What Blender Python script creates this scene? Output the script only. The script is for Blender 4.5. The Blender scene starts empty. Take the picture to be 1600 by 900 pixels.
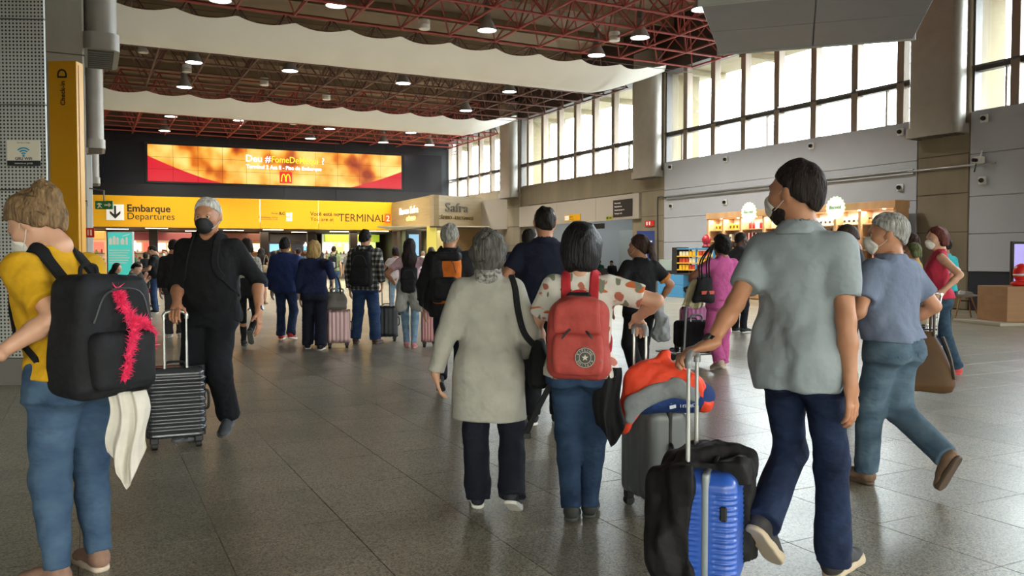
import bpy, math, random
import numpy as np
from mathutils import Vector, Matrix
random.seed(7)
SC = bpy.context.scene
COL = SC.collection
# ------------------------------------------------------------------ camera
FPX, HOR, CZ = 1300.0, 404.0, 1.38          # focal length in px (1600 wide), horizon row, eye height
PITCH = math.atan((450 - HOR) / FPX)
cam_d = bpy.data.cameras.new('camera'); cam_d.sensor_width = 36.0; cam_d.lens = 36.0 * FPX / 1600
cam_d.clip_start = 0.05; cam_d.clip_end = 400
cam = bpy.data.objects.new('camera', cam_d); COL.objects.link(cam)
cam.location = (0, 0, CZ); cam.rotation_euler = (math.pi / 2 - PITCH, 0, 0)
SC.camera = cam
# ------------------------------------------------------------------ sky and exposure
SKY, EXPO = 17.0, 0.70
w = bpy.data.worlds.new('overcast_sky'); SC.world = w; w.use_nodes = True
bg = w.node_tree.nodes['Background']; bg.inputs[0].default_value = (0.89, 0.95, 1.0, 1); bg.inputs[1].default_value = SKY
SC.view_settings.view_transform = 'Standard'; SC.view_settings.look = 'None'
SC.view_settings.exposure = EXPO; SC.view_settings.gamma = 1.0; SC.view_settings.use_curve_mapping = False
# hall axes: the hall runs along u, across it v; objects of the hall are rotated by HALL about z (local x = v, local y = u)
HALL = math.atan(660 / 1300.0)
HS, HC = math.sin(HALL), math.cos(HALL)
def hall(v, u, z=0.0): return Vector((HC * v - HS * u, HS * v + HC * u, z))
def unhall(p): return (HC * p[0] + HS * p[1], -HS * p[0] + HC * p[1])      # -> v, u
def P(px, py, d):
    r = (px - 800) / FPX; up = (450 - py) / FPX
    dy = math.cos(PITCH) + up * math.sin(PITCH); dz = -math.sin(PITCH) + up * math.cos(PITCH)
    k = d / dy
    return Vector((r * k, d, CZ + dz * k))
def G(px, py):
    r = (px - 800) / FPX; up = (450 - py) / FPX
    dy = math.cos(PITCH) + up * math.sin(PITCH); dz = -math.sin(PITCH) + up * math.cos(PITCH)
    k = -CZ / dz
    return Vector((r * k, dy * k, 0))
def portal(name, loc, rot, sx, sy):
    l = bpy.data.lights.new(name, 'AREA'); l.shape = 'RECTANGLE'; l.size = sx; l.size_y = sy
    l.cycles.is_portal = True
    o = bpy.data.objects.new(name, l); COL.objects.link(o); o.location = loc; o.rotation_euler = rot
    return o
# sky portals: the window bays of the right wall (facing -v) and an added, unseen glazed end behind the camera (facing +u)
for ub in (2.2, 8.7, 21.7, 34.8, 47.0):
    portal('sky_portal', hall(21.3, ub, 7.1), (math.pi / 2, 0, HALL + math.pi / 2), 11.4 if ub > 5 else 1.0, 3.5)
portal('sky_portal', hall(3.4, -8.2, 1.75), (math.pi / 2, 0, HALL + math.pi), 33.0, 3.4)
# ------------------------------------------------------------------ materials
def lin(c):
    if isinstance(c, str):
        c = tuple(int(c[i:i + 2], 16) for i in (0, 2, 4))
    return tuple(((x / 255) / 12.92 if x / 255 <= .04045 else ((x / 255 + .055) / 1.055) ** 2.4) for x in c)
MATS = {}
def M(name, col, rough=.6, metal=0., var=0., vs=8., bump=0., bs=60., emit=0., alpha=1., spec=.5, coat=0., stretch=None, col2=None, bd=3, bdist=.02):
    if name in MATS: return MATS[name]
    m = bpy.data.materials.new(name); m.use_nodes = True; MATS[name] = m
    nt = m.node_tree; b = nt.nodes['Principled BSDF']; L = nt.links.new
    c = lin(col); b.inputs['Base Color'].default_value = (*c, 1)
    b.inputs['Roughness'].default_value = rough; b.inputs['Metallic'].default_value = metal
    b.inputs['Specular IOR Level'].default_value = spec
    if coat: b.inputs['Coat Weight'].default_value = coat
    if emit:
        b.inputs['Emission Color'].default_value = (*c, 1); b.inputs['Emission Strength'].default_value = emit
    if alpha < 1: b.inputs['Alpha'].default_value = alpha
    tc = nt.nodes.new('ShaderNodeTexCoord')
    src = tc.outputs['Object']
    if stretch:
        mp = nt.nodes.new('ShaderNodeMapping'); mp.inputs['Scale'].default_value = stretch; L(src, mp.inputs[0]); src = mp.outputs[0]
    if var:
        n = nt.nodes.new('ShaderNodeTexNoise'); n.inputs['Scale'].default_value = vs; n.inputs['Detail'].default_value = 4; L(src, n.inputs['Vector'])
        r = nt.nodes.new('ShaderNodeValToRGB'); L(n.outputs['Fac'], r.inputs[0])
        c2 = lin(col2) if col2 else tuple(x * (1 - var) for x in c)
        c1 = c if col2 else tuple(min(1, x * (1 + var)) for x in c)
        r.color_ramp.elements[0].position = .32; r.color_ramp.elements[1].position = .68
        r.color_ramp.elements[0].color = (*c2, 1); r.color_ramp.elements[1].color = (*c1, 1)
        L(r.outputs[0], b.inputs['Base Color'])
    if bump:
        n2 = nt.nodes.new('ShaderNodeTexNoise'); n2.inputs['Scale'].default_value = bs; n2.inputs['Detail'].default_value = bd; L(src, n2.inputs['Vector'])
        bp = nt.nodes.new('ShaderNodeBump'); bp.inputs['Strength'].default_value = bump; bp.inputs['Distance'].default_value = bdist
        L(n2.outputs['Fac'], bp.inputs['Height']); L(bp.outputs[0], b.inputs['Normal'])
    return m
# ------------------------------------------------------------------ objects
def link(name, me, mat=None, parent=None, loc=None, rotz=0., smooth=False):
    if mat is not None and not me.materials:
        me.materials.append(mat)
    if smooth: me.shade_smooth()
    o = bpy.data.objects.new(name, me); COL.objects.link(o)
    if parent is not None: o.parent = parent
    if loc is not None: o.location = loc
    if rotz: o.rotation_euler = (0, 0, rotz)
    return o
def tag(o, label=None, cat=None, group=None, kind=None):
    if label: o['label'] = label
    if cat: o['category'] = cat
    if group: o['group'] = group
    if kind: o['kind'] = kind
    return o
def thing(name, label, cat, loc=(0, 0, 0), rotz=0., group=None, kind=None):
    o = bpy.data.objects.new(name, None); COL.objects.link(o); o.empty_display_size = .1
    o.location = loc; o.rotation_euler = (0, 0, rotz)
    return tag(o, label, cat, group, kind)
def copy_tree(o, parent=None):
    c = o.copy(); COL.objects.link(c); c.parent = parent
    for ch in list(o.children): copy_tree(ch, c)
    return c
class MB:
    """collects boxes, tubes, prisms ... and builds ONE mesh"""
    def __init__(s): s.v = []; s.f = []
    def add(s, vs, fs):
        n = len(s.v); s.v += [tuple(p) for p in vs]; s.f += [tuple(i + n for i in f) for f in fs]; return s
    def box(s, c, h, R=None):
        vs = []
        for x in (-1, 1):
            for y in (-1, 1):
                for z in (-1, 1):
                    p = Vector((x * h[0], y * h[1], z * h[2]))
                    if R is not None: p = R @ p
                    vs.append(p + Vector(c))
        return s.add(vs, [(0, 1, 3, 2), (4, 6, 7, 5), (0, 4, 5, 1), (2, 3, 7, 6), (0, 2, 6, 4), (1, 5, 7, 3)])
    def bb(s, x0, x1, y0, y1, z0, z1): return s.box(((x0 + x1) / 2, (y0 + y1) / 2, (z0 + z1) / 2), (abs(x1 - x0) / 2, abs(y1 - y0) / 2, abs(z1 - z0) / 2))
    def bbev(s, x0, x1, y0, y1, z0, z1, r):
        """box with chamfered edges"""
        X = (min(x0, x1), max(x0, x1)); Y = (min(y0, y1), max(y0, y1)); Z = (min(z0, z1), max(z0, z1)); vs = []; idx = {}
        for i in (0, 1):
            for j in (0, 1):
                for k in (0, 1):
                    sx, sy, sz = (1, -1)[i], (1, -1)[j], (1, -1)[k]
                    for a in range(3):
                        p = [X[i] + sx * r, Y[j] + sy * r, Z[k] + sz * r]; p[a] -= (sx, sy, sz)[a] * r
                        idx[i, j, k, a] = len(vs); vs.append(p)
        fs = []
        for a in range(3):
            b, c = (a + 1) % 3, (a + 2) % 3
            for sgn in (0, 1):
                q = []
                for (m, n) in ((0, 0), (1, 0), (1, 1), (0, 1)):
                    t = [0, 0, 0]; t[a] = sgn; t[b] = m; t[c] = n; q.append(idx[t[0], t[1], t[2], a])
                fs.append(q if sgn else q[::-1])
            for m in (0, 1):
                for n in (0, 1):
                    t0 = [0, 0, 0]; t0[b] = m; t0[c] = n; t1 = list(t0); t1[a] = 1
                    fs.append([idx[(*t0, b)], idx[(*t1, b)], idx[(*t1, c)], idx[(*t0, c)]])
        for i in (0, 1):
            for j in (0, 1):
                for k in (0, 1): fs.append([idx[i, j, k, a] for a in range(3)])
        return s.add(vs, fs)
    def tube(s, pts, r, n=8, caps=True, closed=False):
        pts = [Vector(p) for p in pts]; m = len(pts); rs = r if isinstance(r, (list, tuple)) else [r] * m
        base = len(s.v); prev = None
        for i, p in enumerate(pts):
            if closed: t = pts[(i + 1) % m] - pts[i - 1]
            else: t = pts[min(i + 1, m - 1)] - pts[max(i - 1, 0)]
            t.normalize()
            if prev is None:
                a = Vector((0, 0, 1)) if abs(t.z) < .9 else Vector((1, 0, 0)); x = t.cross(a).normalized()
            else:
                x = (prev - t * prev.dot(t)).normalized()
            prev = x; y = t.cross(x)
            for k in range(n):
                a = 2 * math.pi * k / n; s.v.append(tuple(p + (x * math.cos(a) + y * math.sin(a)) * rs[i]))
        for i in range(m if closed else m - 1):
            j = (i + 1) % m
            for k in range(n):
                k2 = (k + 1) % n; s.f.append((base + i * n + k, base + i * n + k2, base + j * n + k2, base + j * n + k))
        if caps and not closed:
            s.f.append(tuple(base + k for k in range(n))[::-1]); s.f.append(tuple(base + (m - 1) * n + k for k in range(n)))
        return s
    def lathe(s, prof, n=20, c=(0, 0, 0), axis='z'):
        base = len(s.v); c = Vector(c)
        for (r, z) in prof:
            for k in range(n):
                a = 2 * math.pi * k / n; x, y = r * math.cos(a), r * math.sin(a)
                p = Vector((x, y, z)) if axis == 'z' else (Vector((x, z, y)) if axis == 'y' else Vector((z, x, y)))
                s.v.append(tuple(p + c))
        for i in range(len(prof) - 1):
            for k in range(n):
                k2 = (k + 1) % n; s.f.append((base + i * n + k, base + i * n + k2, base + (i + 1) * n + k2, base + (i + 1) * n + k))
        s.f.append(tuple(base + k for k in range(n))[::-1]); s.f.append(tuple(base + (len(prof) - 1) * n + k for k in range(n)))
        return s
    def prism(s, poly, z0, z1, M4=None):
        """extrude a polygon in local xy from z0 to z1, then transform"""
        n = len(poly); vs = [Vector((x, y, z0)) for x, y in poly] + [Vector((x, y, z1)) for x, y in poly]
        if M4 is not None: vs = [M4 @ p for p in vs]
        return s.add(vs, [tuple(range(n))[::-1], tuple(range(n, 2 * n))] + [(i, (i + 1) % n, n + (i + 1) % n, n + i) for i in range(n)])
    def ribbon(s, pts, wd, th, nrm):
        """flat strap through pts; nrm = list of outward normals (or one)"""
        pts = [Vector(p) for p in pts]; m = len(pts); base = len(s.v)
        for i, p in enumerate(pts):
            t = (pts[min(i + 1, m - 1)] - pts[max(i - 1, 0)]).normalized()
            n = Vector(nrm[i] if isinstance(nrm, list) else nrm); n = (n - t * n.dot(t)).normalized(); x = t.cross(n)
            w_ = wd[i] if isinstance(wd, list) else wd
            for (a, b) in ((-.5, 0), (-.38, 1), (.38, 1), (.5, 0)): s.v.append(tuple(p + x * (a * w_) + n * (b * th)))
        for i in range(m - 1):
            for k in range(4):
                k2 = (k + 1) % 4; s.f.append((base + i * 4 + k, base + i * 4 + k2, base + i * 4 + 4 + k2, base + i * 4 + 4 + k))
        s.f.append((base + 3, base + 2, base + 1, base)); b2 = base + (m - 1) * 4; s.f.append((b2, b2 + 1, b2 + 2, b2 + 3))
        return s
    def mesh(s, name='m'):
        me = bpy.data.meshes.new(name); me.from_pydata(s.v, [], s.f); me.validate(); me.update()
        import bmesh
        b = bmesh.new(); b.from_mesh(me); bmesh.ops.recalc_face_normals(b, faces=b.faces); b.to_mesh(me); b.free()
        return me
    def build(s, name, mat, parent=None, loc=None, rotz=0., smooth=False):
        me = s.mesh(name)
        o = link(name, me, mat, parent, loc, rotz)
        if smooth:
            me.shade_smooth()
            try: me.set_sharp_from_angle(angle=math.radians(38))
            except Exception: pass
        return o
def spline(pts, n=6):
    """Catmull-Rom through pts"""
    p = [Vector(q) for q in pts]; p = [p[0] * 2 - p[1]] + p + [p[-1] * 2 - p[-2]]; out = []
    for i in range(1, len(p) - 2):
        for k in range(n):
            t = k / n; a, b, c, d = p[i - 1], p[i], p[i + 1], p[i + 2]
            out.append(.5 * ((2 * b) + (c - a) * t + (2 * a - 5 * b + 4 * c - d) * t * t + (3 * b - a - 3 * c + d) * t ** 3))
    out.append(p[-2]); return out
def text_mesh(body, size, depth=.004, bold=0., align='LEFT', sx=1., spacing=1.):
    c = bpy.data.curves.new('text', 'FONT'); c.body = body; c.size = size; c.extrude = depth; c.offset = bold
    c.align_x = align; c.resolution_u = 3; c.space_character = spacing
    o = bpy.data.objects.new('text_tmp', c); COL.objects.link(o)
    dg = bpy.context.evaluated_depsgraph_get(); me = bpy.data.meshes.new_from_object(o.evaluated_get(dg))
    bpy.data.objects.remove(o); bpy.data.curves.remove(c)
    me.materials.clear()
    if sx != 1.: me.transform(Matrix.Diagonal((sx, 1, 1, 1)))
    return me
def frame(origin, right, up):
    """matrix mapping local x->right, y->up, z->out towards the reader"""
    r = Vector(right).normalized(); u = Vector(up).normalized(); n = r.cross(u)
    return Matrix(((r.x, u.x, n.x, origin[0]), (r.y, u.y, n.y, origin[1]), (r.z, u.z, n.z, origin[2]), (0, 0, 0, 1)))
def put_text(name, body, size, mat, fr, parent, x, y, z=.004, **kw):
    me = text_mesh(body, size, **kw); me.transform(fr @ Matrix.Translation((x, y, z)))
    return link(name, me, mat, parent)
# ------------------------------------------------------------------ signed-distance modelling (surface nets)
def smin(a, b, k):
    if k <= 0: return np.minimum(a, b)
    h = np.maximum(k - np.abs(a - b), 0) / k
    return np.minimum(a, b) - h * h * (k * .25)
def V3(p): return np.array([float(p[0]), float(p[1]), float(p[2])])
def cap(a, b, ra, rb=None, flat=1., ax=None, end=None):
    """tapered capsule; flat<1 squashes along ax; end='b' cuts it flat at b"""
    a = V3(a); b = V3(b); rb = ra if rb is None else rb
    ba0 = b - a; L0 = np.linalg.norm(ba0) + 1e-9; dr = ba0 / L0
    if ax is not None:
        ax = V3(ax); ax = ax / np.linalg.norm(ax); g = 1 / flat - 1
        ba = ba0 + ax * (ba0 @ ax) * g
    else: ba = ba0
    bb = ba @ ba + 1e-12
    def f(X, Y, Z):
        x, y, z = X - a[0], Y - a[1], Z - a[2]
        if end: e = x * dr[0] + y * dr[1] + z * dr[2] - L0
        if ax is not None:
            t = (x * ax[0] + y * ax[1] + z * ax[2]) * g
            x, y, z = x + ax[0] * t, y + ax[1] * t, z + ax[2] * t
        h = np.clip((x * ba[0] + y * ba[1] + z * ba[2]) / bb, 0, 1)
        d = np.sqrt((x - h * ba[0]) ** 2 + (y - h * ba[1]) ** 2 + (z - h * ba[2]) ** 2) - (ra + (rb - ra) * h)
        if ax is not None: d = d * (.5 + .5 * flat)
        return np.maximum(d, e) if end else d
    r = max(ra, rb)
    return f, np.minimum(a, b) - r, np.maximum(a, b) + r
def ell(c, r, R=None):
    c = V3(c); r = V3(r); m = r.max()
    Rm = None if R is None else np.array(R)
    def f(X, Y, Z):
        x, y, z = X - c[0], Y - c[1], Z - c[2]
        if Rm is not None: x, y, z = (Rm[0, 0] * x + Rm[1, 0] * y + Rm[2, 0] * z, Rm[0, 1] * x + Rm[1, 1] * y + Rm[2, 1] * z, Rm[0, 2] * x + Rm[1, 2] * y + Rm[2, 2] * z)
        k0 = np.sqrt((x / r[0]) ** 2 + (y / r[1]) ** 2 + (z / r[2]) ** 2)
        k1 = np.sqrt((x / r[0] ** 2) ** 2 + (y / r[1] ** 2) ** 2 + (z / r[2] ** 2) ** 2) + 1e-9
        return k0 * (k0 - 1) / k1
    e = r if R is None else np.array([m, m, m])
    return f, c - e, c + e
def rbox(c, h, r, taper=0.):
    c = V3(c); h = V3(h)
    def f(X, Y, Z):
        z = Z - c[2]; s = 1 - taper * (z / h[2])
        qx, qy, qz = np.abs((X - c[0]) / s) - h[0] + r, np.abs((Y - c[1]) / s) - h[1] + r, np.abs(z) - h[2] + r
        return np.sqrt(np.maximum(qx, 0) ** 2 + np.maximum(qy, 0) ** 2 + np.maximum(qz, 0) ** 2) + np.minimum(np.maximum(np.maximum(qx, qy), qz), 0) - r
    e = h * (1 + abs(taper))
    return f, c - e, c + e
def loft(prof, e=0., n=2.3, zlo=None, zhi=None, ox=None):
    """stack of super-ellipses; prof rows: z, half width, half depth, y centre; ox(z)->(dx,dy) shear"""
    pr = np.array(prof, float); zs = pr[:, 0]; zlo = zs[0] if zlo is None else zlo; zhi = zs[-1] if zhi is None else zhi
    def f(X, Y, Z):
        Zf = np.asarray(Z, float); I = lambda k: np.interp(Zf.ravel(), zs, pr[:, k]).reshape(Zf.shape)
        w_, d_, cy = I(1) + e, I(2) + e, I(3); x, y = X, Y - cy
        if ox: dx, dy = ox(Zf); x, y = x - dx, y - dy
        q = (np.abs(x / w_) ** n + np.abs(y / d_) ** n + 1e-9) ** (1 / n)
        d = (q - 1) * np.minimum(w_, d_) * .95
        return np.maximum(np.maximum(d, Zf - zhi), zlo - Zf)
    w_, d_ = pr[:, 1].max() + e, pr[:, 2].max() + e + np.abs(pr[:, 3]).max()
    sh = max(abs(t) for z in (zlo, zhi) for t in (ox(z) if ox else (0, 0)))
    return f, np.array([-w_ - sh, -d_ - sh, zlo]), np.array([w_ + sh, d_ + sh, zhi])
def plane(pt, n):
    pt = V3(pt); n = V3(n); n = n / np.linalg.norm(n)
    return lambda X, Y, Z: (X - pt[0]) * n[0] + (Y - pt[1]) * n[1] + (Z - pt[2]) * n[2]
def folds(seed, amp, fr, st=(1, 1, 1), n=5):
    rs = np.random.RandomState(seed); ks = []
    for i in range(n):
        k = rs.normal(size=3); k = k / np.linalg.norm(k) * fr * (.6 + .9 * rs.rand()) * np.array(st); ks.append((k, rs.rand() * 6.28))
    def f(X, Y, Z):
        o = 0.
        for (k, ph) in ks: o = o + np.sin(k[0] * X + k[1] * Y + k[2] * Z + ph + 1.3 * np.sin(.5 * (k[1] * X - k[2] * Y + k[0] * Z)))
        return o * (amp / n ** .5)
    return f
class Field:
    def __init__(s): s.p = []; s.cuts = []; s.noise = None
    def add(s, prim, k=.0): s.p.append((prim[0], prim[1], prim[2], k)); return s
    def cut(s, fn, k=.0): s.cuts.append((fn, k)); return s
    def sub(s, prim, k=.0): f = prim[0]; s.cuts.append((lambda X, Y, Z: -f(X, Y, Z), k)); return s
    def ev(s, X, Y, Z):
        F = None
        for (f, lo, hi, k) in s.p:
            d = f(X, Y, Z); F = d if F is None else smin(F, d, k)
        for (f, k) in s.cuts:
            F = -smin(-F, -f(X, Y, Z), k)
        if s.noise is not None: F = F + s.noise(X, Y, Z)
        return F
    def grid(s, h, lo=None, hi=None):
        pad = 3 * h
        L = np.min([q[1] for q in s.p], 0) - pad if lo is None else V3(lo)
        U = np.max([q[2] for q in s.p], 0) + pad if hi is None else V3(hi)
        n = np.ceil((U - L) / h).astype(int) + 1
        xs = [L[i] + h * np.arange(n[i]) for i in range(3)]
        F = np.full(n, .12, dtype=np.float64)
        for (f, a, b, k) in s.p:
            mg = k + 3 * h
            i0 = np.clip(np.floor((a - mg - L) / h).astype(int), 0, n); i1 = np.clip(np.ceil((b + mg - L) / h).astype(int) + 1, 0, n)
            if (i1 <= i0).any(): continue
            sl = tuple(slice(i0[i], i1[i]) for i in range(3))
            d = f(xs[0][sl[0]][:, None, None], xs[1][sl[1]][None, :, None], xs[2][sl[2]][None, None, :])
            F[sl] = smin(F[sl], d, k)
        X, Y, Z = xs[0][:, None, None], xs[1][None, :, None], xs[2][None, None, :]
        for (f, k) in s.cuts: F = -smin(-F, -f(X, Y, Z), k)
        if s.noise is not None: F = F + s.noise(X, Y, Z)
        return F, L
    def net(s, h, lo=None, hi=None):
        F, L = s.grid(h, lo, hi)
        if lo is None:
            for ax in range(3):
                sl = [slice(None)] * 3; sl[ax] = 0; F[tuple(sl)] = np.maximum(F[tuple(sl)], .01); sl[ax] = -1; F[tuple(sl)] = np.maximum(F[tuple(sl)], .01)
        return nets(F, L, h)
def nets(F, L, h):
    n = np.array(F.shape); S = F < 0
    acc = np.zeros((*(n - 1), 3)); cnt = np.zeros(n - 1)
    C = lambda i, j, k: (slice(i, n[0] - 1 + i), slice(j, n[1] - 1 + j), slice(k, n[2] - 1 + k))
    allc = S[C(0, 0, 0)].astype(np.int8)
    for i in (0, 1):
        for j in (0, 1):
            for k in (0, 1):
                if i + j + k: allc = allc + S[C(i, j, k)]
    act = (allc > 0) & (allc < 8); ii = np.argwhere(act)
    if len(ii) == 0: return np.zeros((0, 3)), np.zeros((0, 4), int)
    idx = np.full(n - 1, -1, dtype=np.int64); idx[act] = np.arange(len(ii))
    vals = {(i, j, k): F[ii[:, 0] + i, ii[:, 1] + j, ii[:, 2] + k] for i in (0, 1) for j in (0, 1) for k in (0, 1)}
    acc = np.zeros((len(ii), 3)); cnt = np.zeros(len(ii))
    for a, va in vals.items():
        for ax in range(3):
            if a[ax] == 0:
                b = list(a); b[ax] = 1; vb = vals[tuple(b)]
                m = (va < 0) != (vb < 0); t = np.where(m, va / np.where(m, va - vb, 1), 0)
                pt = np.tile(np.array(a, float), (len(ii), 1)); pt[:, ax] = t
                acc[m] += pt[m]; cnt[m] += 1
    V = (ii + acc / np.maximum(cnt, 1)[:, None]) * h + L
    Q = []
    for ax in range(3):
        o1, o2 = [(1, 2), (2, 0), (0, 1)][ax]
        a = [slice(None)] * 3; b = [slice(None)] * 3; a[ax] = slice(0, n[ax] - 1); b[ax] = slice(1, n[ax])
        sa, sb = S[tuple(a)], S[tuple(b)]; e = np.argwhere(sa != sb)
        if len(e) == 0: continue
        ok = (e[:, o1] > 0) & (e[:, o2] > 0) & (e[:, o1] < n[o1] - 1) & (e[:, o2] < n[o2] - 1); e = e[ok]
        def cell(d1, d2):
            c = e.copy(); c[:, o1] -= d1; c[:, o2] -= d2; return idx[c[:, 0], c[:, 1], c[:, 2]]
        q = np.stack([cell(1, 1), cell(0, 1), cell(0, 0), cell(1, 0)], 1)
        ins = sa[tuple(e.T)]; q[~ins] = q[~ins][:, ::-1]; Q.append(q)
    Q = np.concatenate(Q); Q = Q[(Q >= 0).all(1)]
    return V, Q
def np_mesh(name, V, Q, mat=None):
    me = bpy.data.meshes.new(name); me.vertices.add(len(V)); me.vertices.foreach_set('co', np.ascontiguousarray(V, dtype=np.float32).ravel())
    me.loops.add(4 * len(Q)); me.loops.foreach_set('vertex_index', np.ascontiguousarray(Q, dtype=np.int32).ravel())
    me.polygons.add(len(Q)); me.polygons.foreach_set('loop_start', np.arange(0, 4 * len(Q), 4, dtype=np.int32))
    me.update(calc_edges=True); me.shade_smooth()
    if mat is not None: me.materials.append(mat)
    return me
def join_nets(parts):
    Vs, Qs, n = [], [], 0
    for V, Q in parts: Vs.append(V); Qs.append(Q + n); n += len(V)
    return np.concatenate(Vs), np.concatenate(Qs)
def soft(name, field, h, mat, parent=None, loc=None, rotz=0., xf=None, scale=1.):
    V, Q = field.net(h)
    if xf is not None: V = V @ np.array(xf.to_3x3()).T + np.array(xf.translation)
    return link(name, np_mesh(name, V * scale, Q, mat), None, parent, loc, rotz)
def Rx(a): return Matrix.Rotation(a, 3, 'X')
def Ry(a): return Matrix.Rotation(a, 3, 'Y')
def Rz(a): return Matrix.Rotation(a, 3, 'Z')
# ------------------------------------------------------------------ people
PROF = {
 'm': [(.50, .150, .105, -.005), (.62, .158, .110, -.01), (.74, .165, .115, -.012), (.86, .168, .118, -.012), (.95, .168, .115, -.01), (1.05, .155, .108, .004), (1.15, .152, .110, .008),
       (1.27, .172, .122, .002), (1.36, .186, .116, -.01), (1.42, .176, .092, -.018), (1.455, .135, .074, -.024), (1.48, .088, .062, -.026), (1.52, .058, .054, -.026)],
 'f': [(.50, .150, .108, -.01), (.62, .162, .114, -.014), (.74, .172, .120, -.018), (.86, .180, .124, -.02), (.95, .172, .120, -.018), (1.05, .143, .102, .0), (1.13, .134, .097, .006),
       (1.25, .148, .118, .014), (1.34, .158, .106, -.002), (1.40, .152, .084, -.016), (1.44, .118, .068, -.022), (1.47, .075, .056, -.024), (1.51, .052, .048, -.024)]}
def ik(A, T, l1, l2, pole):
    A = Vector(A); T = Vector(T); d = T - A; L = min(d.length, (l1 + l2) * .998); d.normalize()
    pole = Vector(pole); pole = (pole - d * pole.dot(d)); pole = pole.normalized() if pole.length > 1e-5 else Vector((0, 1, 0))
    x = (l1 * l1 - l2 * l2 + L * L) / (2 * L); y = math.sqrt(max(l1 * l1 - x * x, 0))
    return A + d * x + pole * y, A + d * L
def hand_prims(W, d, n, side, curl, sp=1.):
    """palm and five separate fingers; d along the hand, n palm normal"""
    d = Vector(d).normalized(); n = Vector(n); n = (n - d * n.dot(d)).normalized(); t = d.cross(n) * side
    out = [(cap(W - d * .02, W + d * .03, .027, .03, .72, n), .02), (cap(W + d * .025 + t * .012, W + d * .085 + t * .022, .022, .019, .62, n), .015),
           (cap(W + d * .025 - t * .012, W + d * .080 - t * .024, .021, .016, .62, n), .015)]
    c = curl if isinstance(curl, (list, tuple)) else [curl] * 4
    for i, (o, ln) in enumerate(((.031, .94), (.0105, 1.06), (-.0105, 1.0), (-.030, .80))):
        p = W + d * (.092 - abs(o - .008) * .25) + t * o * sp; a = c[i] * .28; ds = (d + t * o * 1.2 * (1 - min(c[i], 1))).normalized()
        for (L, r0, r1, add) in ((.046, .0098, .009, .55), (.028, .009, .0083, .62), (.021, .0083, .0072, 0)):
            q = p + (ds * math.cos(a) + n * math.sin(a)) * (L * ln); out.append((cap(p, q, r0, r1), .006)); p = q; a += c[i] * add
    p = W + d * .028 + t * .026; dt = (d * .62 + t * .72 + n * .35).normalized(); q = p + dt * .042
    out.append((cap(W + d * .012 + t * .014, p, .017, .015), .015)); out.append((cap(p, q, .0125, .0108), .01))
    dt2 = (d * .85 + t * .25 + n * .5).normalized(); out.append((cap(q, q + dt2 * .03, .0105, .0085), .006))
    return out
HEAD = [(ell((0, -.010, .022), (.075, .094, .094)), 0), (ell((0, .030, -.028), (.060, .062, .086)), .04), (ell((0, .042, -.084), (.040, .044, .036)), .03),
        (cap((-.03, .083, .020), (.03, .083, .020), .011), .02), (cap((0, .090, .004), (0, .107, -.030), .008, .0125), .014), (ell((-.012, .100, -.034), (.008, .01, .007)), .006), (ell((.012, .100, -.034), (.008, .01, .007)), .006),
        (ell((0, .088, -.060), (.024, .012, .006)), .007), (ell((0, .087, -.069), (.020, .012, .007)), .006), (ell((.045, .055, -.022), (.022, .03, .024)), .02), (ell((-.045, .055, -.022), (.022, .03, .024)), .02),
        (ell((.077, -.008, -.008), (.010, .021, .032), Ry(.25) @ Rx(.15)), .008), (ell((-.077, -.008, -.008), (.010, .021, .032), Ry(-.25) @ Rx(.15)), .008)]
def head_field():
    f = Field()
    for p, k in HEAD: f.add(p, k)
    f.sub(ell((.031, .098, .0), (.015, .016, .010)), .012); f.sub(ell((-.031, .098, .0), (.015, .016, .010)), .012)
    return f
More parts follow.
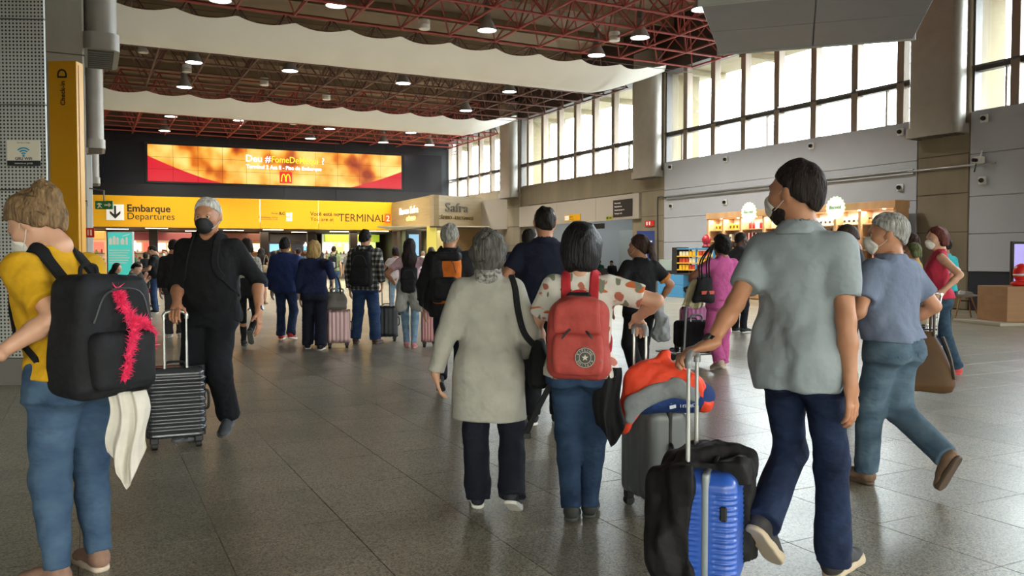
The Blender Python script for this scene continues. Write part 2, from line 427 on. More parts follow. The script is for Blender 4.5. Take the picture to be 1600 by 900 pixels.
def hair_field(k, L, vol, seed):
    f = Field(); t = (.006 if k == 'short' else .010) + vol
    f.add(ell((0, -.014, .024), (.075 + t, .094 + t, .093 + t)))
    line = plane((0, .085, .078), (0, .70, -.72))
    if k == 'buzz':
        f = Field(); f.add(ell((0, -.013, .023), (.079, .097, .097)))
    if k in ('short', 'buzz'):
        f.add(ell((0, -.048, -.030), (.066 + t * .3, .050 + t * .4, .055)), .03)
        f.cut(plane((0, .085, .078), (0, .62, -.78)), .008); f.sub(cap((-.12, .004, -.012), (.12, .004, -.012), .026), .008)
    elif k == 'thick':                       # short wavy full hair covering the ears
        f.add(ell((0, -.035, -.03), (.088 + t * .3, .080 + t * .5, .085)), .03); f.cut(plane((0, .075, .07), (0, .86, -.52)), .02)
    elif k == 'bob':
        f.add(ell((0, -.035, -.05), (.088 + t * .4, .082 + t * .4, .12)), .04); f.cut(plane((0, .06, .07), (0, .92, -.40)), .02)
        f.cut(plane((0, -.06, -.05 - L), (0, 0, -1)), .02)
    elif k == 'long':
        f.add(cap((0, -.035, -.03), (0, -.095, -.16), .088, .092, .72, (0, 1, 0)), .05); f.add(cap((0, -.095, -.16), (0, -.118, -L), .095, .060, .42, (0, 1, 0)), .05)
        f.cut(plane((0, .05, .07), (0, .94, -.33)), .02)
    elif k in ('pony', 'bun'):
        f.add(ell((0, -.045, -.03), (.074 + t * .5, .062 + t * .5, .07)), .03); f.cut(line, .01)
        if k == 'pony':
            f.add(cap((0, -.10, .03), (0, -.140, -.02), .030, .034), .02); f.add(cap((0, -.140, -.02), (0, -.155, -.15), .036, .05, .7, (0, 1, 0)), .02)
            f.add(cap((0, -.155, -.15), (0, -.135, -L), .05, .018, .6, (0, 1, 0)), .03)
        else:
            f.add(ell((.0, -.108, .082), (.058, .046, .050)), .010); f.add(ell((.015, -.10, .115), (.04, .030, .026)), .02); f.add(ell((-.012, -.135, .055), (.03, .03, .03)), .02)
            for q in range(5):
                a = q * 1.25 + .4; f.add(cap((.03 * math.cos(a), -.115, .075 + .03 * math.sin(a)), (.066 * math.cos(a + .3), -.125 - .02 * (q % 2), .08 + .064 * math.sin(a + .3)), .012, .003), .01)
    a = .006 if k in ('thick', 'bun') else .0042
    n1 = folds(seed, a, 75, (1, .6, .22) if k != 'thick' else (.9, .9, .9)); n2 = folds(seed + 3, a * .6, 190, (1, .6, .10))
    if k != 'buzz': f.noise = lambda X, Y, Z: n1(X, Y, Z) + n2(X, Y, Z)
    return f
def shoe(parent, xf, s, h, m_up, m_sole, lab=None):
    up = Field(); up.add(cap((0, -.045, .052), (0, .09, .040), .040, .039, .95, (1, 0, 0))); up.add(ell((0, .125, .030), (.044, .068, .034)), .02); up.add(cap((0, -.030, .06), (0, -.028, .098), .042, .040), .03)
    up.add(cap((0, .02, .075), (0, .09, .058), .026, .02), .02); up.cut(plane((0, 0, .016), (0, 0, -1))); up.cut(plane((0, -.03, .112), (0, -.15, 1)))
    so = Field(); so.add(cap((0, -.038, .014), (0, .055, .014), .042, .040)); so.add(cap((0, .055, .014), (.003, .140, .014), .041, .048), .02)
    so.cut(plane((0, 0, .0), (0, 0, -1))); so.cut(plane((0, 0, .028), (0, -.08, 1)))
    o = soft('shoe', up, h, m_up, parent, xf=xf, scale=s)
    if lab: o['label'] = lab
    p = soft('sole', so, h * .8, m_sole, o, xf=xf, scale=s)
    return o
SKIN = lambda t: {'light': M('skin_light', 'c89a80', .5, var=.08, vs=12), 'tan': M('skin_tan', 'b07c5e', .5, var=.08, vs=12), 'brown': M('skin_brown', '8a5a40', .5, var=.08, vs=12), 'dark': M('skin_dark', '50342a', .45, var=.08, vs=12)}[t]
NPERS = [0]
def person(label, at, face, H=1.70, sex='m', w=1., lean=(0, 0), head=(0, 0, 0), skin='light', eyes=False,
           R=None, L=None, fr=(.10, .0, 0, 0, -6), fl=(-.10, .0, 0, 0, 6), drop=0., top=None, bottom=None, extra=(), shoes=('222226', 'e8e6e0'), hair=None, mask=None, res=1., belly=0., group=None, watch=None):
    NPERS[0] += 1; sd = NPERS[0] * 17; s = H / 1.75
    root = thing('person', label, 'person', (at[0], at[1], 0), math.radians(face), group)
    inv = Matrix.Rotation(-math.radians(face), 3, 'Z'); org = Vector((at[0], at[1], 0))
    loc = lambda q: (inv @ (Vector(q[1]) - org)) / s if q[0] == 'W' else Vector(q)
    D = drop
    # feet and legs
    foot = []; legs = []
    for sg, ft in ((1, fr), (-1, fl)):
        x, y, lift, pit, yaw = ft
        Rm = (Rz(math.radians(yaw)) @ Rx(-math.radians(pit))); pts = [Rm @ Vector(q) for q in ((0, -.08, 0), (0, .19, 0), (0, .13, 0), (0, -.02, 0))]
        z0 = lift - min(p.z for p in pts); o = Vector((x, y, z0)); xf = Matrix.Translation(o) @ Rm.to_4x4(); foot.append((xf, o + Rm @ Vector((0, -.025, .085))))
    hz = .93
    for i, sg in ((0, 1), (1, -1)):
        hp = Vector((sg * .088, 0, hz)); a = foot[i][1]; r2 = (a.x - hp.x) ** 2 + (a.y - hp.y) ** 2
        D = max(D, hz - a.z - math.sqrt(max(.842 ** 2 - r2, .01)))
    for i, sg in ((0, 1), (1, -1)):
        hp = Vector((sg * .088, 0, hz - D)); k, a = ik(hp, foot[i][1], .43, .415, Vector((sg * .12, 1, 0))); legs.append((hp, k, foot[i][1]))
    ox = lambda z: (lean[0] * np.maximum(z - .93, 0), lean[1] * np.maximum(z - .93, 0))
    dn = lambda x, y, z: Vector((x + lean[0] * max(z - .93, 0), y + lean[1] * max(z - .93, 0), z - D))
    prof = [(z - D, a * w, b * w + (belly * math.exp(-((z - 1.1) / .12) ** 2)), c + .6 * belly * math.exp(-((z - 1.1) / .12) ** 2)) for (z, a, b, c) in PROF[sex]]
    oxd = lambda z: ox(np.asarray(z) + D)
    # arms
    shx = (.178 if sex == 'm' else .152) * (.5 + .5 * w); arms = []
    for sg, A in ((1, R), (-1, L)):
        A = dict(A or {}); S = dn(sg * shx, -.018, 1.405); ul, fl_ = .295, .255
        to = loc(A['to']) if 'to' in A else S + Vector((sg * .07, .06, -.60)); hd = Vector(A.get('hd', (0, .12, -1))).normalized()
        pole = Vector(A.get('pole', (sg * .35, -1, -.1)))
        wr = to - hd * .07; E_, wr = ik(S, wr, ul, fl_, pole)
        pn = Vector(A.get('pn', (-sg, .0, 0))); arms.append((S, E_, wr, hd, pn, A.get('curl', .45)))
    # ---- head placement
    neck = dn(0, -.022, 1.535); Rh = Rz(math.radians(head[0])) @ Rx(-math.radians(head[1])) @ Ry(math.radians(head[2])); hc = neck + Rh @ Vector((0, .022, .098))
    Rh = Rh * 1.11; XH = Matrix.Translation(hc) @ Rh.to_4x4()
    # ---- body: one continuous skin surface (torso, arms, legs; finer where hands and face are)
    hb = .014 * res; B = Field(); B.add(loft(prof, -.008, 2.2, .90 - D, 1.51 - D, oxd))
    B.add(cap(dn(0, -.028, 1.44), hc + Rh @ Vector((0, -.018, -.05)), .058 * (.6 + .4 * w), .053), .03)
    for (hp, k, a) in legs:
        B.add(cap(hp, k, .076 * w, .050 * w), .04); B.add(cap(k, k + (a - k) * .35, .048 * w, .052 * w), .02); B.add(cap(k + (a - k) * .35, a, .052 * w, .034), .02); B.add(cap(a, a + Vector((0, 0, -.03)), .034), .02)
    arm_p = []
    for i, (S, E_, W, hd, pn, cu) in enumerate(arms):
        ww = .5 + .5 * w
        ap = [(cap(S, E_, .050 * ww, .040 * ww), .04), (cap(E_, E_ + (W - E_) * .35, .040 * ww, .041 * ww), .02), (cap(E_ + (W - E_) * .35, W, .041 * ww, .026), .02)]
        for p, k in ap: B.add(p, k)
        arm_p.append(ap)
    parts = [B.net(hb)]
    for i, (S, E_, W, hd, pn, cu) in enumerate(arms):
        hf = Field(); hf.add(arm_p[i][2][0])
        for p, k in hand_prims(W, hd, pn, 1 if i == 0 else -1, cu): hf.add(p, k)
        c = W + hd * .085; parts.append(hf.net(.0052 * max(1, res * .75), c - Vector((.14,) * 3), c + Vector((.14,) * 3)))
    hf = head_field(); hf.add(cap((0, -.018, -.05), (0, -.035, -.13), .053, .055), .03); V, Q = hf.net(.0065 * max(1, res * .8)); parts.append((V @ np.array(Rh).T + np.array(hc), Q))
    V, Q = join_nets(parts); link('body', np_mesh('body', V * s, Q, SKIN(skin)), None, root)
    hcl = .0115 * res
    # ---- clothes
    info = dict(root=root, s=s, arms=arms, legs=legs, hc=hc * s, XH=XH, D=D, dn=dn, face=math.radians(face))
    if bottom:
        b = dict(th=.090, kn=.068, cu=.062, cuff=.075, e=.010, waist=1.03, fold=.0035); b.update(bottom); F = Field()
        wz = b['waist'] - D
        if b.get('kind') == 'skirt':
            q = [(z, a + .01 + .10 * max(0, .95 - D - z) * b.get('flare', .3), c + .01 + .10 * max(0, .95 - D - z) * b.get('flare', .3), y) for (z, a, c, y) in prof]
            F.add(loft(q, .008, 2.2, b['hem'] - D, wz, oxd))
        else:
            F.add(loft(prof, b['e'], 2.2, .835 - D, wz, oxd))
            for sg in (1, -1): F.add(ell((sg * .078 * w, -.075 * w, .895 - D), (.088 * w, .078 * w, .10)), .05)
            for i, (hp, k, a) in enumerate(legs):
                dr = (k - a).normalized(); en = a + dr * (b['cuff'] - .085)
                F.add(cap(hp + Vector((0, -.01, -.02)), k, b['th'] * w, b['kn'] * w), .05)
                if b.get('calf'): m_ = k + (a - k) * .33; F.add(cap(k, m_, b['kn'] * w, b['calf'] * w), .03); F.add(cap(m_, en, b['calf'] * w, b['cu'] * (.6 + .4 * w), end='b'), .015)
                else: F.add(cap(k, en, b['kn'] * w, b['cu'] * (.6 + .4 * w), end='b'), .03)
        n1 = folds(sd, b['fold'], 26, (.7, .7, 1.35)); n2 = folds(sd + 1, b['fold'] * .45, 75, (.8, .8, 1.4))
        zk = legs[0][1].z
        F.noise = lambda X, Y, Z: (n1(X, Y, Z) + n2(X, Y, Z)) * (.45 + .8 * np.exp(-((Z - zk) / .10) ** 2) + 1.1 * np.exp(-((Z - .12) / .10) ** 2) + .5 * np.exp(-((Z - .82) / .10) ** 2))
        o = soft('skirt' if b.get('kind') == 'skirt' else 'trousers', F, hcl, b['m'], root, scale=s); info['bottom'] = F
        if b.get('belt'):
            bf = Field(); bf.add(loft(prof, b['e'] + .010, 2.2, wz - .045, wz - .01, oxd)); soft('belt', bf, hcl * .8, b['belt'], root, scale=s)
        if b.get('pockets'):
            for sg in (-1, 1):
                c0 = np.array([sg * .085 * w, -.25, .905 - D]); pts = []
                for (dx, dz) in ((-.055, .055), (.055, .055), (.055, -.04), (0, -.07), (-.055, -.04)):
                    q = np.array([c0[0] + dx, -.30, c0[2] + dz])
                    for _ in range(12): q = q + np.array([0, 1, 0]) * (F.ev(*[np.array([t]) for t in q])[0] - .004)
                    pts.append(Vector(q * s))
                mb = MB(); c = sum(pts, Vector()) / 5
                mb.add([p + Vector((0, .012, 0)) for p in pts] + pts + [c + Vector((0, -.004, 0))], [(i, (i + 1) % 5, 5 + (i + 1) % 5, 5 + i) for i in range(5)] + [(5 + i, 5 + (i + 1) % 5, 10) for i in range(5)])
                mb.build('back_pocket', b.get('pm', b['m']), root)
    if top:
        t = dict(e=.016, sl=.6, hem=.90, fold=.003, neck=.078, v=0., drape=True, sr=.0, flare=0.); t.update(top); F = Field()
        q = [list(r) for r in prof]
        if t['drape']:
            for i in range(len(q) - 1, -1, -1):
                if q[i][0] + D < 1.30 and i + 1 < len(q): q[i][1] = max(q[i][1], q[i + 1][1] * .985); q[i][2] = max(q[i][2], q[i + 1][2] * .975)
        for r in q:
            ex = t['flare'] * max(0, 1.15 - D - r[0]); r[1] += ex; r[2] += ex
        F.add(loft(q, t['e'], 2.3, t['hem'] - D, 1.51 - D, oxd))
        if t['hem'] < .97:
            for sg in (1, -1): F.add(ell((sg * .072 * w, -.072 * w, .91 - D), (.090 * w + t['e'] * .8, .078 * w + t['e'], .13)), .08)
            F.cut(plane((0, 0, t['hem'] - D), (0, 0, -1)))
        for i, (S, E_, W, hd, pn, cu) in enumerate(arms):
            sl = t['sl']; r = .062 * (.5 + .5 * w) + t['sr'];
            if sl <= 0: F.add(ell(S + Vector((-.03 * (1 - 2 * i), 0, .0)), (.055, .06, .07)), .03); continue
            if sl <= 1: F.add(cap(S, S + (E_ - S) * sl, r + .004, r * 1.02 + t.get('sx', 0), end='b'), .045)
            else:
                F.add(cap(S, E_, r + .004, r * .92), .045); F.add(cap(E_, E_ + (W - E_) * (sl - 1), r * .92, r * .92 - (sl - 1) * .014 + t.get('sx', 0), end='b'), .02)
        c = dn(0, -.02, 1.535)
        F.sub(ell(c + Vector((0, .012, .0)), (t['neck'] * .92, t['neck'], .058)), .01)
        if t['v']: F.sub(cap(dn(0, .03, 1.52), dn(0, .16, 1.52 - t['v']), .062, .012), .01)
        n1 = folds(sd + 5, t['fold'], 20, (1, .8, .65)); n2 = folds(sd + 6, t['fold'] * .5, 55, (1, 1, .7))
        F.noise = lambda X, Y, Z: (n1(X, Y, Z) + n2(X, Y, Z)) * (.55 + 1.0 * np.exp(-((Z - 1.02 + D) / .16) ** 2))
        o = soft(t.get('name', 'shirt'), F, hcl, t['m'], root, scale=s); info['top'] = F
        if t.get('label'): o['label'] = t['label']
        if t.get('collar'):
            a, b = dn(0, -.028, 1.462), dn(0, -.016, 1.525); C = Field(); C.add(cap(a, b, .098, .070, end='b')); C.sub(cap(a - Vector((0, 0, .05)), b + Vector((0, 0, .1)), .082, .058)); C.cut(plane(a, (0, 0, -1)))
            C.cut(plane(dn(0, .05, 1.50), (0, .8, .45)), .01)
            soft('collar', C, .0075 * res, t['collar'], root, scale=s)
        if t.get('cuff'):
            for i, (S, E_, W, hd, pn, cu) in enumerate(arms):
                r = .062 * (.5 + .5 * w) + t['sr'] + t.get('sx', 0); p1 = S + (E_ - S) * t['sl']; C = Field(); C.add(cap(S + (E_ - S) * (t['sl'] - .12), p1 + (E_ - S).normalized() * .004, r * 1.02 + .007, r * 1.02 + .007, end='b')); C.cut(plane(S + (E_ - S) * (t['sl'] - .12), S - E_))
                soft('sleeve_cuff', C, .009 * res, t['cuff'], root, scale=s)
    for fn in extra: fn(info)
    # ---- shoes, hair, mask, eyes, watch
    for i in (0, 1):
        if shoes: shoe(root, foot[i][0], s, .0085 * res, M('shoe_' + shoes[0], shoes[0], .7, var=.12, vs=40), M('sole_' + shoes[1], shoes[1], .6))
    if hair:
        f = hair_field(hair['k'], hair.get('L', .3), hair.get('vol', 0), sd)
        soft('hair', f, .0065 * max(1, res * .85), hair['m'], root, xf=XH, scale=s)
    if mask:
        hfm = Field(); hh = head_field()
        hfm.add((lambda X, Y, Z: hh.ev(X, Y, Z) - .008, np.array([-.08, -.02, -.14]), np.array([.08, .14, .02])))
        bulge = ell((0, .094, -.052), (.030, .024, .038)); hfm.add(bulge, .025)
        reg = ell((0, .085, -.058), (.062, .075, .054)); hfm.cut(reg[0], .006); hfm.cut(plane((0, .03, -.05), (0, -1, 0)))
        o = soft('face_mask', hfm, .0065 * max(1, res * .8), mask, root, xf=XH, scale=s)
        for sg in (1, -1):
            mb = MB()
            for (z0, z1) in ((-.038, .018), (-.078, -.030)):
                pts = [XH @ Vector(q) * s for q in ((sg * .050, .072, z0), (sg * .068, .035, (z0 * .6 + z1 * .4)), (sg * .079, .002, z1))]; mb.tube(spline(pts, 4), .0018 * s, 5)
            mb.build('ear_loop', M('mask_loop', 'd8d6d2', .8), o)
    if eyes:
        for sg in (1, -1):
            c = Vector((sg * .031, .0765, .0)); e = MB(); e.lathe([(.0135 * math.sin(a), -.0135 * math.cos(a)) for a in np.linspace(.1, 3.04, 9)], 12)
            me = e.mesh('eye'); me.transform(Matrix.Scale(s, 4) @ XH @ Matrix.Translation(c) @ Rx(-math.pi / 2).to_4x4()); me.shade_smooth(); eo = link('eye', me, M('eye_white', 'b9b2aa', .25), root)
            i_ = MB().lathe([(.0001, .0), (.0058, .0), (.0062, -.002)], 12); me = i_.mesh('iris'); me.transform(Matrix.Scale(s, 4) @ XH @ Matrix.Translation(c + Vector((0, .0137, -.0005))) @ Rx(-math.pi / 2).to_4x4()); link('iris', me, M('iris_dark', '1d130d', .2), eo)
            br = Field(); br.add(cap((sg * .014, .092, .021), (sg * .034, .088, .026), .0045, .0042)); br.add(cap((sg * .034, .088, .026), (sg * .050, .072, .019), .0042, .002), .004)
            soft('eyebrow', br, .003, (hair or {}).get('brow', (hair or {}).get('m', M('brow', '2a1d15', .8))), root, xf=XH, scale=s)
    if watch is not None:
        S, E_, W, hd, pn, cu = arms[watch[0]]; dr = (W - E_).normalized(); c = W - dr * .012; x = dr.cross(Vector((0, 0, 1))); x = x.normalized() if x.length > .1 else Vector((1, 0, 0)); y = dr.cross(x)
        mb = MB(); n = 18
        for zz in (-.011, .011):
            for k in range(n): a = 2 * math.pi * k / n; mb.v.append(tuple((c + dr * zz + (x * math.cos(a) + y * math.sin(a)) * .0315) * s))
        mb.f += [(k, (k + 1) % n, n + (k + 1) % n, n + k) for k in range(n)]
        o = mb.build('wristwatch', M('watch_black', '17181a', .4), root)
        pd = Vector(watch[1]).normalized(); pd = (pd - dr * pd.dot(dr)).normalized(); z = pd; xx = dr; yy = z.cross(xx)
        fm = Matrix(((xx.x, yy.x, z.x, 0), (xx.y, yy.y, z.y, 0), (xx.z, yy.z, z.z, 0), (0, 0, 0, 1)))
        me = MB().lathe([(.019, 0), (.0195, .006), (.016, .009), (.0001, .009)], 18).mesh('watch_face'); me.transform(Matrix.Scale(s, 4) @ Matrix.Translation(c + pd * .027) @ fm); link('watch_face', me, M('watch_face', '3c4046', .25, .3), o)
    return info
def conform(info, pts, off=.006, it=6, f='top'):
    """push points (person-local, real size) out of the person's clothing"""
    F = info[f]; s = info['s']; out = []; nr = []
    for p in pts:
        q = np.array(p, float) / s
        for _ in range(it):
            e = 4e-3; d = F.ev(*[np.array([t]) for t in q])[0]
            g = np.array([F.ev(*[np.array([t]) for t in (q + dv)])[0] - F.ev(*[np.array([t]) for t in (q - dv)])[0] for dv in np.eye(3) * e]) / (2 * e); g = g / (np.linalg.norm(g) + 1e-9)
            q = q + g * np.clip(off / s - d, -.03, .05)
        out.append(Vector(q * s)); nr.append(Vector(g))
    return out, nr
HAIR = lambda h, r=.5: M('hair_' + h, h, r + .12, var=.45, vs=70, bump=.7, bs=110, stretch=(1, 1, .16), spec=.22)
# ------------------------------------------------------------------ the hall: floor, walls, ceiling
def struct(name, mb, mat, rot=True, **k): return tag(mb.build(name, mat, rotz=HALL if rot else 0, **k), kind='structure')
# granite: speckle + a tone for each tile
def granite(name, island):
    m = bpy.data.materials.new(name); m.use_nodes = True; nt = m.node_tree; b = nt.nodes['Principled BSDF']; Lk = nt.links.new; N = nt.nodes.new
    geo = N('ShaderNodeNewGeometry'); info = N('ShaderNodeObjectInfo')
    rnd = geo.outputs['Random Per Island'] if island else info.outputs['Random']
    vor = N('ShaderNodeTexVoronoi'); vor.inputs['Scale'].default_value = 135; Lk(geo.outputs['Position'], vor.inputs['Vector'])
    r1 = N('ShaderNodeValToRGB'); Lk(vor.outputs['Color'], r1.inputs[0]); e = r1.color_ramp.elements
    e[0].position = .15; e[0].color = (*lin('4a4538'), 1); e[1].position = .85; e[1].color = (*lin('aaa390'), 1)
    x = r1.color_ramp.elements.new(.45); x.color = (*lin('868070'), 1)
    noi = N('ShaderNodeTexNoise'); noi.inputs['Scale'].default_value = 2.2; noi.inputs['Detail'].default_value = 5; Lk(geo.outputs['Position'], noi.inputs['Vector'])
    mr = N('ShaderNodeMapRange'); mr.inputs[3].default_value = .90; mr.inputs[4].default_value = 1.18; Lk(rnd, mr.inputs[0])
    mn = N('ShaderNodeMapRange'); mn.inputs[1].default_value = .3; mn.inputs[2].default_value = .7; mn.inputs[3].default_value = .86; mn.inputs[4].default_value = 1.1; Lk(noi.outputs['Fac'], mn.inputs[0])
    mu = N('ShaderNodeMath'); mu.operation = 'MULTIPLY'; Lk(mr.outputs[0], mu.inputs[0]); Lk(mn.outputs[0], mu.inputs[1])
    mix = N('ShaderNodeVectorMath'); mix.operation = 'SCALE'; Lk(r1.outputs[0], mix.inputs[0]); Lk(mu.outputs[0], mix.inputs['Scale'])
    Lk(mix.outputs[0], b.inputs['Base Color'])
    n2 = N('ShaderNodeTexNoise'); n2.inputs['Scale'].default_value = 1.2; n2.inputs['Detail'].default_value = 3; Lk(geo.outputs['Position'], n2.inputs['Vector'])
    rr = N('ShaderNodeMapRange'); rr.inputs[1].default_value = .3; rr.inputs[2].default_value = .7; rr.inputs[3].default_value = .29; rr.inputs[4].default_value = .35; Lk(n2.outputs['Fac'], rr.inputs[0])
    Lk(rr.outputs[0], b.inputs['Roughness']); b.inputs['Specular IOR Level'].default_value = 1.0
    if False: bp = N('ShaderNodeBump'); bp.inputs['Strength'].default_value = .04; bp.inputs['Distance'].default_value = .002; Lk(vor.outputs['Distance'], bp.inputs['Height']); Lk(bp.outputs[0], b.inputs['Normal'])
    return m
floor = struct('floor', MB().bb(-14, 21.2, -8.2, 64, -.30, -.006), M('floor_joint', '676253', .6))
TV, TU, V0, U0 = .615, .665, 1.165, 5.62
tile_mesh = MB().bbev(-TV / 2 + .0015, TV / 2 - .0015, -TU / 2 + .0015, TU / 2 - .0015, -.02, 0, .002).mesh('tile'); gt = granite('granite_tile', False); tile_mesh.materials.append(gt)
cand = []; rest = MB()
for i in range(-25, 33):
    for j in range(-14, 84):
        v, u = V0 + (i + .5) * TV, U0 + (j + .5) * TU
        if v > 20.9 or v < -13.9 or u < -8: continue
        p = hall(v, u); 
        vis = p.y > 2.4 and abs(p.x) < p.y * .66 + .6
        cand.append((p.y if vis else 999, v, u))
cand.sort()
for k, (d, v, u) in enumerate(cand):
    if k < 300:
        o = bpy.data.objects.new('tile', tile_mesh); COL.objects.link(o); o.parent = floor; o.location = (v, u, 0)
    else:
        a, b = TV / 2 - .0015, TU / 2 - .0015; rest.add([(v - a, u - b, 0), (v + a, u - b, 0), (v + a, u + b, 0), (v - a, u + b, 0)], [(0, 1, 2, 3)])
o = rest.build('tile_field', granite('granite_field', True), floor); o['kind'] = 'stuff'
# ---- right wall: four bays between columns (u), windows above, panels below
UC = [2.0, 15.15, 28.4, 41.2, 53.6]; VR = 21.0
SILL, TRANS, HEADZ = 5.28, 6.42, 8.92
concrete = M('concrete', '8d8678', .85, var=.12, vs=1.6, bump=.15, bs=18, stretch=(1, 1, .35))
concrete_d = M('concrete_warm', '7b705e', .85, var=.14, vs=1.3, bump=.15, bs=18, stretch=(1, 1, .35))
panel_m = M('wall_panel_grey', 'a6a9b2', .45, var=.04, vs=.8)
wall_r = struct('wall_right', MB().bb(VR + .12, VR + .5, -8.2, 30.0, 0, SILL).bb(VR + .12, VR + .5, 30, 54, 4.25, SILL).bb(VR + .12, VR + .5, 39.6, 54, 0, SILL), concrete_d)
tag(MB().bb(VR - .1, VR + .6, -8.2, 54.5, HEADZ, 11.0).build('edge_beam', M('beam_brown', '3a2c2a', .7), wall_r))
for c in UC:
    MB().bbev(VR - .02, VR + .7, c - .78, c + .78, 0, 9.9, .03).build('column', concrete_d, wall_r)
    for z in (1.05, 2.1, 3.15, 4.2): MB().bb(VR - .035, VR - .018, c - .775, c + .775, z - .008, z + .008).build('formwork_joint', M('joint_dark', '4a4438', .9), wall_r)
panel_rows = [(1.04, 2.03), (2.04, 3.02), (3.03, 4.15), (4.16, SILL)]
for (ua, ub) in ((2.0, 15.15), (15.15, 28.4)):
    for (z0, z1) in panel_rows:
        MB().bbev(VR - .02, VR + .13, ua + .80, ub - .80, z0, z1, .012).build('panel', panel_m, wall_r)
    MB().bb(VR + .02, VR + .13, ua + .80, ub - .80, 0, 1.03).build('dark_base_panel', M('base_navy', '1c1f2c', .5), wall_r)
# windows
glass = M('window_glass', 'ffffff', 0.0, spec=.5)
def thin_glass(name, tint):
    m = bpy.data.materials.new(name); m.use_nodes = True; nt = m.node_tree; nt.nodes.clear(); N = nt.nodes.new
    o = N('ShaderNodeOutputMaterial'); mx = N('ShaderNodeMixShader'); t = N('ShaderNodeBsdfTransparent'); g = N('ShaderNodeBsdfGlossy'); mx.inputs[0].default_value = .06
    t.inputs[0].default_value = (*tint, 1); g.inputs['Roughness'].default_value = .02
    nt.links.new(t.outputs[0], mx.inputs[1]); nt.links.new(g.outputs[0], mx.inputs[2]); nt.links.new(mx.outputs[0], o.inputs[0]); return m
pane_m = thin_glass('pane_glass', (.93, .96, .95)); frame_m = M('window_frame', '8a7b6d', .5, .2)
fr_dark = M('window_rail', '4c4744', .5, .3)
nw = 0
for k in range(len(UC) - 1):
    a, b = UC[k] + .78, UC[k + 1] - .78; nw += 1
    wdw = tag(thing('window_%d' % nw, None, None, (0, 0, 0), HALL), kind='structure')
    xs = [a + (b - a) * i / 7 for i in range(8)] if False else [a + .68 + i * 1.63 for i in range(7)]
    MB().bbev(VR + .12, VR + .32, a, b, SILL - .06, SILL + .04, .01).build('sill', frame_m, wdw)
    MB().bbev(VR + .10, VR + .34, a, b, TRANS - .07, TRANS + .07, .01).build('transom', fr_dark, wdw)
    MB().tube([(VR + .04, a, TRANS + .06), (VR + .04, b, TRANS + .06)], .028, 8).build('crank_rod', fr_dark, wdw)
    for x in xs[1::2]: MB().bbev(VR + .0, VR + .1, x - .12, x - .02, TRANS + .04, TRANS + .15, .01).build('crank_gear', fr_dark, wdw)
    for x in xs: MB().bbev(VR + .06, VR + .34, x - .12, x + .12, SILL, HEADZ, .012).build('mullion', frame_m, wdw)
    for x in (a + .02, b - .02): MB().bb(VR + .06, VR + .34, x - .04, x + .04, SILL, HEADZ).build('jamb', fr_dark, wdw)
    ed = [a] + xs + [b]
    for i in range(len(ed) - 1):
        for (z0, z1) in ((SILL, TRANS), (TRANS, HEADZ)):
            MB().bb(VR + .21, VR + .222, ed[i], ed[i + 1], z0, z1).build('pane', pane_m, wdw)
        if i % 3 == 1: MB().bb(VR + .17, VR + .26, (ed[i] + ed[i + 1]) / 2 - .3, (ed[i] + ed[i + 1]) / 2 - .25, SILL, TRANS).build('vent_stile', frame_m, wdw)
# eaves and fins outside the glass
eave = M('eave_concrete', '756a52', .9, var=.08, vs=1)
struct('ground', MB().bb(VR + .55, VR + 140, -120, 190, -.5, -.2).bb(-120, 140, -120, -8.9, -.5, -.2), M('ground_bounce', '86837c', .9, var=.1, vs=.2))  # unseen ground, added to dim the eave and bounce light to the ceiling
ev = struct('eave', MB().bb(VR + .6, VR + 2.7, -8, 55, 9.05, 9.5), eave)
for u in np.arange(1, 54, 3.26): MB().bb(VR + .6, VR + 2.65, u - .12, u + .12, 8.82, 9.05).build('eave_rib', eave, ev)
for c in UC: MB().bb(VR + .7, VR + 2.2, c - .28, c + .28, SILL - .4, 9.05).build('fin', eave, ev)
# air ducts on the columns (both sides)
duct_m = M('duct_beige', '9a948c', .42, .15, var=.05, vs=3); grille_m = M('duct_grille', '4a4844', .6)
def duct(v0, v1, c, wd, label, zt=9.9, zb=4.72):
    r = thing('air_duct', label, 'duct', hall((v0 + v1) / 2, c, zb), HALL, 'air ducts on the columns'); hv, hu = abs(v1 - v0) / 2, wd / 2
    def ring(gv, gu, rr, n=6):
        out = []
        for (sx, sy, a0) in ((1, 1, 0), (-1, 1, 90), (-1, -1, 180), (1, -1, 270)):
            for i in range(n): a = math.radians(a0 + 90 * i / (n - 1)); out.append((sx * (hv + gv - rr) + rr * math.cos(a), sy * (hu + gu - rr) + rr * math.sin(a)))
        return out
    mb = MB(); mb.prism(ring(0, 0, .20), .26, zt - zb); mb.build('duct_body', duct_m, r, smooth=True)
    for z in np.arange(.85, zt - zb, .62): MB().prism(ring(.006, .006, .20), z, z + .03).build('duct_seam', duct_m, r, smooth=True)
    MB().prism(ring(.035, .05, .16), .0, .27).build('outlet_collar', duct_m, r, smooth=True)
    g = MB().bb(-hv + .05, hv - .05, -hu + .08, hu - .08, -.012, .0).build('outlet_grille', grille_m, r)
    for i in range(9): y = -hu + .12 + (2 * hu - .24) * i / 8; MB().bb(-hv + .05, hv - .05, y - .02, y + .02, -.03, -.008).build('louvre', M('louvre', '6b675f', .5), g)
for c, nm in ((15.15, 'wide beige air duct on the right wall column nearest the hanging display'), (28.4, 'beige air duct between the two middle window bays of the right wall'), (41.2, 'farthest beige air duct of the right wall beside the bank kiosk')):
    duct(VR - .55, VR - .02, c, 1.52, nm)
for c, nm in ((15.7, 'large beige air duct on the left column above the tall yellow sign'), (29.0, 'second beige air duct down the left side past the yellow sign'), (42.2, 'small far beige air duct on the left beside the video wall')):
    duct(-.02, .46, c, 1.5, nm)
